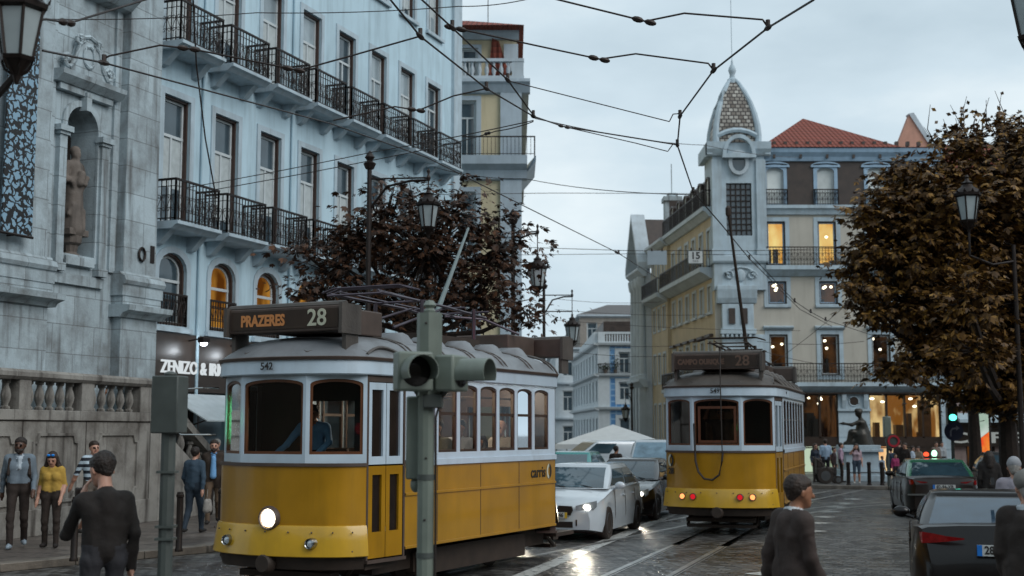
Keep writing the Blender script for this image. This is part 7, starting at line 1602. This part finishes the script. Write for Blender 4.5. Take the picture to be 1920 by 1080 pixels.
# poster column
m_post = glow('poster_red', '#f0412a', .8, '#f7913a', 3.2); m_post2 = glow('poster_white', '#d9e6dc', .7, '#8fb39a', 1.5)
c = at(1838, 830, 45); pcx = thing('advertising_column', 'backlit red and white poster column beside the cafe trees', 'poster', (c.x, 45, .12))
mb = MB(); mb.box((-.36, -.12, 0), (.36, .12, 2.85)); mb.build('frame', m_carblk, pcx, bevel=.02)
mb = MB(); mb.prism([(-.27, -.125, .8), (.27, -.125, .5), (.27, -.125, 1.95), (-.27, -.125, 1.55)], (0, -.006, 0)); mb.build('red_poster', m_post, pcx, smooth=0)
mb = MB(); mb.prism([(-.27, -.125, 1.56), (.27, -.125, 1.96), (.27, -.125, 2.72), (-.27, -.125, 2.72)], (0, -.006, 0)); mb.build('white_poster', m_post2, pcx, smooth=0)
# bollards
bol = None
def bollard(loc, label, group, h=.95, r=.05):
    t = thing('bollard', label, 'bollard', loc, 0, group); mb = MB(); mb.lathe([(r*1.25, 0), (r*1.25, .04), (r, .06), (r, h-.1), (r*1.2, h-.09), (r*1.2, h-.05), (r, h-.04), (r*.9, h-.01), (.01, h)], n=10); mb.build('post', m_iron, t); return t
for px, py, l in ((138, 1052, 'dark iron bollard on the kerb left of the black sweater man'), (335, 1034, 'dark iron bollard on the kerb right of the left signal post'), (413, 1022, 'dark iron bollard at the tram front edge')):
    bollard(pl_(px, py), l, 'bollards along the left kerb', .98, .055)
for px, l in ((1591, 'plaza bollard left of the woman in the denim skirt'), (1630, 'plaza bollard between the skirt woman and the round sign'), (1654, 'plaza bollard just left of the round sign post'), (1705, 'plaza bollard right of the standing group')): 
    g_ = at(px, 900, 47.6); bollard((g_.x, 47.6, .12), l, 'bollards along the plaza edge', .85, .07)
g0, g1 = at(1591, 900, 47.6), at(1705, 900, 47.6); ra_ = thing('guard_rail', 'thin dark rail linking the plaza bollards', 'railing', (0, 0, .12)); mb = MB(); mb.tube([(g0.x, 47.6, .45), (g1.x, 47.6, .45)], .022); mb.build('bar', m_iron, ra_)
# seated bronze figure on its pedestal
m_brz = pm('dark_bronze', '#2f2c27', .4, .5, var=.3)
c = at(1610, 860, 51.5); mo = thing('monument', 'dark bronze seated figure with outstretched arm on a pale stone pedestal', 'monument', (c.x, 51.5, .12))
mb = MB(); mb.box((-1.0, -.9, 0), (1.0, .9, .25)); mb.box((-.85, -.75, .25), (.85, .75, .45)); mb.box((-.68, -.6, .45), (.68, .6, 1.15), taper=.03); mb.box((-.8, -.72, 1.15), (.8, .72, 1.28)); mb.box((-.72, -.64, 1.28), (.72, .64, 1.42)); pd = mb.build('pedestal', m_trim, mo, bevel=.02)
P = [((.15, 0, .0), (.1, 0, .35), .36, .32, 0), ((-.5, -.05, .03), (-.2, 0, .1), .12, .2, 0), ((.1, 0, .35), (.15, 0, .85), .22, .2, 0), ((-.25, -.1, .5), (.1, 0, .45), .14, .17, 0), ((-.3, -.1, .48), (-.42, -.12, .05), .12, .1, 0), ((.15, 0, .95), (.08, -.02, 1.18), .09, .07, 0), ((.05, -.02, 1.28), (.02, -.02, 1.22), .13, .11, 0), ((-.02, -.02, 1.36), (.12, 0, 1.36), .1, .1, 0), ((.0, -.18, .92), (-.3, -.22, .8), .08, .07, 0), ((-.3, -.22, .8), (-.62, -.2, .86), .065, .045, 0), ((-.62, -.2, .86), (-.78, -.2, .85), .05, .03, 0), ((.3, .18, .9), (.45, .2, .5), .1, .09, 0), ((.45, .2, .5), (.2, .0, .45), .08, .07, 0), ((.45, .1, .0), (.35, .1, .5), .2, .16, 0)]
b_ = sdf_obj('bronze_figure', [(np.array(a)+np.array((0, 0, 1.42)), np.array(b)+np.array((0, 0, 1.42)), r0, r1, m, ) for a, b, r0, r1, m in P], [m_brz], .035, .06, mo)
# ---------------------------------------------------------------- lanterns
m_lgl = pm('frosted_lantern_glass', '#98a2a4', .3, var=.2, scale=2, spec=.6)
def lantern(t, o, s, pole=None, hang=True):
    """six-sided lantern, o = middle of the glass"""
    T_ = M.Translation(o) @ M.Diagonal((s, s, s, 1)); n = 6
    g_ = MB(T_); g_.lathe([(.15, -.26), (.235, .24)], n=n); l_ = g_.build('lantern_glass', m_lgl, t, smooth=0)
    mb = MB(T_)
    for k in range(n):
        a = 2*pi*k/n; mb.tube([(.155*cos(a), .155*sin(a), -.27), (.243*cos(a), .243*sin(a), .25)], .018, 4)
    mb.lathe([(.17, -.30), (.19, -.26), (.15, -.25)], n=n); mb.lathe([(.23, .22), (.29, .25), (.30, .30), (.25, .32)], n=n)
    mb.lathe([(.26, .31), (.22, .38), (.13, .44), (.10, .5), (.13, .52), (.06, .56), (.03, .62), (.045, .65), (.02, .7)], n=12)
    for k in range(12): a = 2*pi*k/12; mb.add([(.30*cos(a-.12), .30*sin(a-.12), .3), (.30*cos(a+.12), .30*sin(a+.12), .3), (.325*cos(a), .325*sin(a), .37)], [(0, 1, 2)])
    mb.lathe([(.15, -.29), (.10, -.36), (.05, -.42), (.035, -.5), (.015, -.54)], n=10)
    for k in range(6): a = 2*pi*k/6; mb.tube([(.17*cos(a), .17*sin(a), -.28), (.13*cos(a), .13*sin(a), -.38), (.04*cos(a), .04*sin(a), -.44)], .014, 4)
    mb.build('lantern_frame', m_iron, l_, smooth=30); return l_
def wall_of(p): return None
def lamp(label, px, py, Y, s, kind, **k):
    o = at(px, py, Y); t = thing('street_lamp', label, 'street lamp', (o.x, o.y, 0), 0, 'old lanterns of the square'); lantern(t, (0, 0, o.z), s)
    mb = MB()
    if kind == 'post': mb.tube([(0, 0, 0), (0, 0, .8), (0, 0, o.z-.5*s)], [.11, .075, .045], 10); mb.lathe([(.16, 0), (.16, .3), (.1, .5), (.1, .9), (.07, 1)], n=12); mb.build('post', m_iron, t)
    if kind == 'side':
        q_ = at(k['ppx'], py, k['pY'])-V((o.x, o.y, 0)); zb_ = o.z-1.0*s; mb.tube([(q_.x, q_.y, 0), (q_.x, q_.y, 1), (q_.x, q_.y, zb_+.4)], [.1, .07, .05], 10); mb.lathe([(.17, 0), (.17, .35), (.1, .55), (.1, 1)], (q_.x, q_.y, 0), 12); mb.build('post', m_iron, t); mb = MB(); mb.tube([(q_.x, q_.y, zb_), V((q_.x*.5, q_.y*.5, zb_-.15)), (0, 0, zb_), (0, 0, o.z-.45*s)], .03, 6); mb.build('bracket', m_iron, t)
    if kind == 'wall':
        mb.tube([(0, 0, o.z-.3), (-.25, .25, o.z-.42), (-1.1, 1.1, o.z-.1)], .03, 6); mb.tube([(-1.1, 1.1, 0), (-1.1, 1.1, o.z+.3)], .06, 8); mb.build('bracket', m_iron, t)
    if kind == 'arm':      # hangs from a curved arm of its own post at (pdx, pdy)
        q_ = at(k['ppx'], k.get('ppy', py), k.get('pY', Y))-V((o.x, o.y, 0)); zt = o.z+k.get('up', 1.25)*s
        mb.tube([(q_.x, q_.y, 0), (q_.x, q_.y, 1.2), (q_.x, q_.y, zt+.35)], [.10, .07, .05], 10); mb.lathe([(.17, 0), (.17, .35), (.1, .55), (.1, 1), (.07, 1.1)], (q_.x, q_.y, 0), 12)
        mb.lathe([(.09, zt+.3), (.14, zt+.42), (.06, zt+.48), (.11, zt+.56), (.02, zt+.7)], (q_.x, q_.y, 0), 8); mb.build('post', m_iron, t)
        mb = MB(); d = V((-q_.x, -q_.y, 0)); mb.tube([(q_.x, q_.y, zt-.6), V((q_.x, q_.y, zt-.1))+d*.3, V((q_.x, q_.y, zt+.0))+d*.7, (0, 0, zt)], .028, 6); mb.tube([(q_.x, q_.y, zt+.08), (0, 0, zt+.05)], .02, 6); mb.tube([(0, 0, zt+.05), (0, 0, o.z+.65*s)], .015, 6); mb.lathe([(.03, zt-.02), (.05, zt+.05), (.02, zt+.12), (.04, zt+.2), (.01, zt+.25)], (0, 0, 0), 8); mb.build('arm', m_iron, t)
    return t
lamp('big dark lantern at the top left corner in front of the church', 35, 62, 9.2, .72, 'wall')
lamp('lantern hanging from a curved arm amid the middle tree', 803, 405, 27, .92, 'arm', ppx=692, pY=27.3, up=.85)
lamp('lantern on a straight arm right of the middle tree against the sky', 1008, 520, 33, .92, 'arm', ppx=962, pY=33.3, up=1.25)
lamp('smaller lantern hanging above the white hatchback', 1073, 625, 44, .98, 'arm', ppx=1020, pY=44.3, up=1.3)
lamp('tiny lantern far away near the blue tiled house', 1173, 776, 72, .9, 'arm', ppx=1185, pY=72.3, up=1.2)
lamp('lantern on a bracket inside the right tree crown', 1815, 390, 30.2, 1.15, 'side', ppx=1897, pY=31.2)
lamp('partly cut off lantern at the top right corner', 1938, 24, 20, 1.5, 'post')
# ---------------------------------------------------------------- trees
def leaf_mat(name, c1, c2, c3):
    m = bpy.data.materials.new(name); m.use_nodes = True; nt = m.node_tree; N = nt.nodes; L = nt.links; b = N['Principled BSDF']
    ge = N.new('ShaderNodeNewGeometry'); cr = N.new('ShaderNodeValToRGB'); e = cr.color_ramp.elements; e[0].color = lin(c1)+[1]; e[1].color = lin(c3)+[1]; x = e.new(.6); x.color = lin(c2)+[1]
    L.new(ge.outputs['Random Per Island'], cr.inputs[0]); L.new(cr.outputs[0], b.inputs['Base Color']); b.inputs['Roughness'].default_value = .55; b.inputs['Specular IOR Level'].default_value = .3
    return m
m_bark = pm('dark_bark', '#2b211b', .9, var=.35, scale=8, bump=.6, bscale=16)
def tree(label, base, lobes, nclump, per, leaf, lm, seed, trunk_r=.17, twigs=60, top=None, droop=.3, csz=1.):
    """lobes: (x,y,z,rx,ry,rz) relative to base; clumps of leaves near lobe shells and branches reaching them"""
    rnd = random.Random(seed); t = thing('tree', label, 'tree', base)
    tr = MB(); H0 = min(l[2]-l[5] for l in lobes); c0 = V((0, 0, max(H0*1.0, 2.6)))
    tr.tube([(0, 0, 0), (.03, .02, c0.z*.5), c0], [trunk_r*1.25, trunk_r, trunk_r*.8], 10)
    lf = MB(); wsum = sum((l[3]*l[4]*l[5])**.72 for l in lobes)
    for l in lobes:
        lc = V(l[:3]); n = max(3, int(nclump*(l[3]*l[4]*l[5])**.72/wsum)); mid = c0.lerp(lc, .55)+V((0, 0, -.2))
        tr.tube([c0, mid, lc], [trunk_r*.55, trunk_r*.35, trunk_r*.2], 6)
        for k in range(n):
            d = V((rnd.gauss(0, 1), rnd.gauss(0, 1), rnd.gauss(0, 1))).normalized(); rr = rnd.random()**.45*rnd.choice((.8, .95, 1.0, 1.12, 1.3))
            p = lc+V((d.x*l[3], d.y*l[4], d.z*l[5]))*rr
            if k % 2 == 0: tr.tube([lc.lerp(p, .15), lc.lerp(p, .6)+V((0, 0, -.1)), p], [trunk_r*.16, trunk_r*.1, .008], 4)
            cs = rnd.uniform(.10, .30)*csz; per_ = int(per*rnd.uniform(.4, 1.4)); flat = rnd.uniform(.35, .8); dirx = V((d.x, d.y, 0))*rnd.uniform(.3, 1.5)*cs; ax_ = V((d.x, d.y, d.z*.4-droop)).normalized()
            for j in range(per_):
                tt_ = rnd.gauss(0, 1); q_ = p+V((rnd.gauss(0, cs), rnd.gauss(0, cs), rnd.gauss(0, cs*flat)))+dirx*tt_
                a = (ax_+V((rnd.uniform(-1, 1), rnd.uniform(-1, 1), rnd.uniform(-.9, .4)))*.9).normalized(); sd = a.cross(V((rnd.uniform(-.6, .6), rnd.uniform(-.6, .6), 1))).normalized(); nn = a.cross(sd)
                s = leaf*rnd.uniform(.5, 1.4)
                for th in rnd.choice(((-1.2, -.6, 0, .6, 1.2), (-.9, -.3, .3, .9), (-1.0, 0, 1.0))):      # palmate leaf: narrow leaflets spread from one stalk
                    aa_ = (a*cos(th)+sd*sin(th)-UP*rnd.uniform(0, .35)).normalized(); s2 = s*(1-.28*abs(th)); s_d = aa_.cross(nn).normalized()*s2*rnd.uniform(.16, .24); o_ = len(lf.v)
                    lf.v += [tuple(q_), tuple(q_+aa_*s2*.55+s_d), tuple(q_+aa_*s2), tuple(q_+aa_*s2*.55-s_d)]; lf.f.append((o_, o_+1, o_+2, o_+3)); lf.mi.append(0)
    for k in range(twigs if top else 0):
        a, b = V(top[0]), V(top[1]); p = a.lerp(b, rnd.random()); q_ = p+V((rnd.gauss(0, .25), rnd.gauss(0, .2), rnd.uniform(.5, 1.5))); m_ = p.lerp(q_, .5)+V((rnd.gauss(0, .12), 0, 0)); tr.tube([p, m_, q_], [.02, .014, .006], 4)
        for j in range(4):
            v0 = p.lerp(q_, rnd.uniform(.35, 1)); ad = V((rnd.uniform(-1, 1), rnd.uniform(-1, 1), rnd.uniform(-1, .5))).normalized(); sd = ad.cross(V((.3, .9, .2))).normalized(); s = leaf*.9
            lf.v += [tuple(v0), tuple(v0+ad*s*.5+sd*s*.3), tuple(v0+ad*s), tuple(v0+ad*s*.5-sd*s*.3)]; o_ = len(lf.v)-4; lf.f.append((o_, o_+1, o_+2, o_+3)); lf.mi.append(0)
    tr.build('trunk', m_bark, t, fix=False); lf.build('crown', lm, t, smooth=0, fix=False); return t
lm1 = leaf_mat('reddish_dark_leaves', '#2b1c13', '#3d281a', '#5a3a24'); lm2 = leaf_mat('olive_brown_leaves', '#362511', '#593e1b', '#8a662a')
def lobe(base, px, py, Y, rx, ry, rz): p = at(px, py, Y); return (p.x-base[0], p.y-base[1], p.z-base[2], rx, ry, rz)
Y1 = 29.5; b1_ = at(800, 900, Y1); B1 = (b1_.x, Y1, .0)
tree('dark reddish leaved tree behind the yellow tram in the middle', B1, [lobe(B1, *a) for a in ((800, 470, 29.5, 1.7, 1.5, 1.5), (640, 500, 29.2, 1.0, 1.1, .95), (590, 545, 29.2, .75, .9, .5), (720, 420, 29.6, 1.15, 1.2, 1.05), (850, 400, 29.6, 1.0, 1.1, .8), (930, 470, 29.7, .95, 1.1, 1.25), (900, 560, 29.6, 1.3, 1.1, .8), (985, 585, 29.8, .5, .8, .28), (700, 560, 29.3, 1.2, 1.0, .7), (670, 450, 29.4, .8, .9, .7), (560, 465, 29.2, .35, .5, .3), (800, 580, 29.6, 1.5, 1.0, .65))], 780, 10, .15, lm1, 3, .165, 0)
Y2 = 33.5; b2_ = at(1893, 900, Y2); B2 = (b2_.x, Y2, .0)
tree('large olive brown tree filling the right side of the square', B2, [lobe(B2, *a) for a in ((1800, 420, 33, 2.0, 1.8, 1.6), (1890, 330, 33.6, 1.5, 1.6, 1.3), (1700, 470, 32.8, 1.1, 1.3, 1.0), (1640, 480, 32.6, .65, .8, .45), (1740, 360, 33, 1.2, 1.3, .85), (1930, 480, 33.6, 1.6, 1.7, 1.7), (1830, 560, 33, 1.8, 1.6, 1.2), (1700, 570, 32.6, 1.1, 1.0, .7), (1640, 590, 32.5, .6, .7, .28), (1760, 650, 32.8, 1.0, 1.0, .55), (1680, 690, 32.6, .75, .8, .26), (1870, 690, 33.2, 1.3, 1.2, .75), (1780, 735, 32.9, .6, .7, .3), (1920, 255, 34, 1.0, 1.1, .6), (1870, 735, 33.0, .7, .8, .3), (1800, 275, 33.4, .6, .8, .4), (1930, 640, 33.4, 1.3, 1.3, 1.1), (1815, 560, 29.6, .8, .5, .75), (1830, 660, 29.8, .9, .5, .5), (1905, 765, 32.6, .5, .6, .3), (1600, 500, 32.4, .45, .5, .25), (1620, 410, 32.6, .5, .6, .3), (1690, 330, 33, .55, .7, .35), (1660, 400, 32.8, .8, .9, .6), (1610, 545, 32.4, .6, .7, .4))], 2000, 15, .19, lm2, 5, .26, 26, ((-1.6, 0, 9.4), (.6, .2, 9.9)))
Y3 = 39; b3_ = at(1830, 900, Y3); B3 = (b3_.x, Y3, .12)
tree('slim dark trunked tree standing by the backlit poster', B3, [lobe(B3, *a) for a in ((1800, 640, 39, 1.6, 1.3, 1.0), (1880, 600, 39.4, 1.8, 1.4, 1.4), (1830, 735, 39, .4, .5, .3), (1850, 730, 39.2, 1.2, 1.0, .55), (1930, 740, 39.6, .9, .9, .5))], 320, 14, .17, lm2, 8, .19, 0)
# ---------------------------------------------------------------- overhead wires
m_wire = pm('wire_dark', '#2a1f1a', .5, .3, var=.1)
def sag(a, b, n=10, s=.0):
    return [V(a).lerp(V(b), i/n)-UP*(4*s*(i/n)*(1-i/n)) for i in range(n+1)]
def ins(mb, p, d, s=1.):     # pair of insulator beads along the wire
    d = V(d).normalized()
    for k in (-1, 1):
        c_ = V(p)+d*.075*s*k; q0 = [c_-d*.07*s, c_-d*.04*s, c_, c_+d*.04*s, c_+d*.07*s]; mb.tube(q0, [.012*s, .032*s, .038*s, .032*s, .012*s], 8)
def wire(label, pts, r=.012, ins_at=(), cat='overhead wire', clamps=(), group=None, s=.02, name='span_wire'):
    """pts: (px, py, distance) of the wire's supports and bends"""
    W_ = [at(*p) for p in pts]; t = thing(name, label, cat, W_[0], 0, group); o = W_[0]; mb = MB(); path = []
    for a, b in zip(W_, W_[1:]): path += [p-o for p in sag(a, b, 8, s)][:-1]
    path.append(W_[-1]-o); mb.tube(path, r, 5); mb.build('cable', m_wire, t)
    for (i, f) in ins_at:
        mb = MB(); a, b = W_[i]-o, W_[i+1]-o; ins(mb, a.lerp(b, f), b-a, r/.012); mb.build('insulator', m_wire, t)
    for i in clamps:
        mb = MB(); p = W_[i]-o; d_ = (W_[min(i+1, len(W_)-1)]-W_[max(0, i-1)]).normalized(); mb.tube([p-d_*.13, p-d_*.05, p+d_*.05, p+d_*.13], [.015, .034, .034, .015], 6); mb.tube([p, p+UP*.10], .03, 6); mb.build('clamp', m_wire, t)
    return t
# contact wires of the two tracks
wire('contact wire from the top right down to the sky junction above the far tram', [(1900, -330, 9), (1525, 0, 13.5), (1440, 52, 15.5), (1338, 132, 17.5), (1275, 218, 20), (1270, 272, 22), (1300, 360, 26), (1352, 420, 28.5), (1405, 485, 36), (1500, 580, 48), (1560, 612, 56)], .014, clamps=(2, 3, 4, 5, 6, 8), s=.0, name='contact_wire')
wire('contact wire from the upper left junction down behind the lamps', [(700, -40, 14), (788, 68, 15.5), (912, 166, 18.5), (1000, 218, 21), (1055, 237, 22.5), (1272, 272, 22)], .013, clamps=(1, 2, 3), s=.0, name='contact_wire')
wire('second contact wire crossing from the top left past the pale blue facade', [(770, -20, 15), (848, 52, 16.5), (952, 150, 19), (1003, 220, 21)], .013, clamps=(1, 2), s=.0, name='contact_wire')
wire('long wire falling from the pale blue facade to the middle of the street', [(80, 95, 13), (195, 118, 15), (620, 232, 22), (800, 295, 25.5), (1000, 395, 30), (1160, 475, 38), (1230, 520, 46)], .013, ins_at=((4, .97),), clamps=(1, 5), s=.0, name='contact_wire')
# pull-off arms with their bent rods
wire('upper bent pull off wire against the sky with insulator beads', [(1040, -2, 15.5), (1210, 40, 15.5), (1283, 25, 15.5), (1430, 37, 15.5), (1440, 52, 15.5)], .013, ins_at=((0, .985),), s=.0)
wire('lower bent pull off wire against the sky with insulator beads', [(850, 52, 17), (1035, 92, 17.4), (1125, 111, 17.5), (1192, 101, 17.5), (1328, 119, 17.5), (1338, 132, 17.5)], .013, ins_at=((0, .02), (1, .98)), s=.0)
wire('thin wire with a hooked end at the right of the yellow corner house', [(955, 152, 19.5), (1215, 218, 20), (1255, 228, 20), (1262, 214, 20), (1275, 213, 20)], .009, s=.0)
wire('thin lower wire with a hooked end beneath the hooked sky wire', [(1055, 237, 22), (1190, 268, 22), (1252, 284, 22), (1262, 270, 22), (1270, 270, 22)], .009, ins_at=((0, .02),), s=.0)
wire('twisted wire from the lantern at left up to the top edge', [(0, 50, 10), (85, 36, 10.6), (130, 43, 11), (270, 0, 12.5), (330, -20, 13)], .011, ins_at=((1, .9),), s=.0)
wire('bracket wire across the upper left balconies to the first junction', [(195, 110, 15), (205, 105, 15), (300, 85, 15.2), (360, 92, 15.4), (560, 132, 15.5), (640, 110, 15.5), (788, 68, 15.5)], .012, ins_at=((2, .9), (3, .95)), s=.0)
wire('bracket wire over the middle balconies ending at the second junction', [(625, 226, 18), (740, 200, 18.2), (785, 207, 18.4), (850, 180, 18.4), (912, 166, 18.5)], .012, ins_at=((1, .9),), s=.0)
wire('thin straight wire along the top of the pale blue facade', [(90, 36, 24), (480, 24, 24), (860, 12, 24), (1000, -4, 24)], .010, s=.05)
wire('double span wire rising right toward the central junction', [(350, 352, 28), (700, 285, 25), (1000, 226, 21)], .010, s=.02)
wire('second of two span wires rising right below its twin', [(400, 356, 28), (790, 282, 25), (930, 246, 21.5), (1000, 228, 21)], .010, ins_at=((1, .9),), s=.02)
wire('slack cable hanging down the pale blue facade between two windows', [(362, 0, 27), (368, 120, 28), (385, 260, 29), (405, 370, 30)], .018, s=.0)
wire('sloping wire from the pale blue facade across to the dormers', [(820, 315, 38), (985, 335, 36), (1300, 365, 26)], .010, s=.1)
wire('nearly level wire from the central junction to the tower', [(1003, 222, 21), (1320, 272, 40), (1500, 295, 60)], .010, s=.1)
wire('faint horizontal wire behind the middle tree toward the dormers', [(520, 368, 40), (1040, 362, 48), (1330, 363, 60)], .012, s=.0)
wire('thin level wire carrying the square number sign', [(960, 463, 47), (1180, 470, 47), (1420, 470, 47), (1590, 465, 47)], .012, s=.0)
wire('second thin level wire just below the number sign wire', [(960, 478, 47), (1180, 476, 47), (1420, 478, 47)], .010, s=.0)
far = [((1040, 560, 60), (1240, 566, 60)), ((1040, 580, 60), (1330, 590, 60)), ((1040, 600, 60), (1500, 620, 60)), ((1040, 640, 55), (1280, 648, 55)), ((1040, 655, 55), (1250, 668, 55)), ((1420, 640, 50), (1620, 640, 50)), ((1420, 655, 50), (1600, 690, 50)), ((1600, 560, 50), (1420, 700, 50))]
fl_ = ['highest faint wire over the far end of the street', 'second faint wire over the far end of the street', 'long faint wire from the street end to the beige facade', 'faint wire passing the smaller hanging lantern', 'lowest faint wire above the tent', 'level wire in front of the first floor of the beige facade', 'falling wire before the beige facade above the far tram', 'diagonal wire crossing before the beige facade']
for l, (a, b) in zip(fl_, far): wire(l, [a, b], .010, s=.12)
wire('bracket rod holding wires right of the middle tree', [(1000, 584, 43), (1072, 584, 43)], .02, s=0)
bw = wire('falling contact wire with four clamps before the beige facade', [(1400, 470, 34), (1490, 565, 40), (1520, 585, 42), (1548, 600, 43.5), (1585, 612, 45), (1640, 630, 48)], .012, clamps=(1, 2, 3, 4), s=0, name='contact_wire')
# hanging number sign and blank sign back
for lbl, px, py, mt, txt in (('white hanging sign with number 15 in a dark frame', 1304, 482, 'plate_white', '15'), ('blank grey hanging sign left of the number sign', 1232, 483, None, None)):
    o = at(px, py, 47); t = thing('hanging_sign', lbl, 'sign', o)
    mb = MB(); w_ = .26 if txt else .32; mb.box((-w_-.04, -.012, -.27), (w_+.04, .012, .26)); mb.build('board', m_sigd if txt else pm('sign_back_grey', '#8d99a0', .6, var=.05), t, smooth=0)
    mb = MB()
    for x in (-w_*.6, w_*.6): mb.tube([(x, 0, .24), (x, 0, .34)], .03, 6)
    mb.build('clamp', m_wire, t)
    if txt:
        mb = MB(); mb.box((-w_, -.016, -.23), (w_, -.012, .22)); mb.build('white_face', MATS['plate_white'], t, smooth=0); text_mesh('lettering', '15', m_letd, t, plane_m((0, -.02, .04), (1, 0, 0), UP), .36, .002, bold=.01); text_mesh('lettering', 'MAX', m_letd, t, plane_m((0, -.02, -.16), (1, 0, 0), UP), .1, .002)
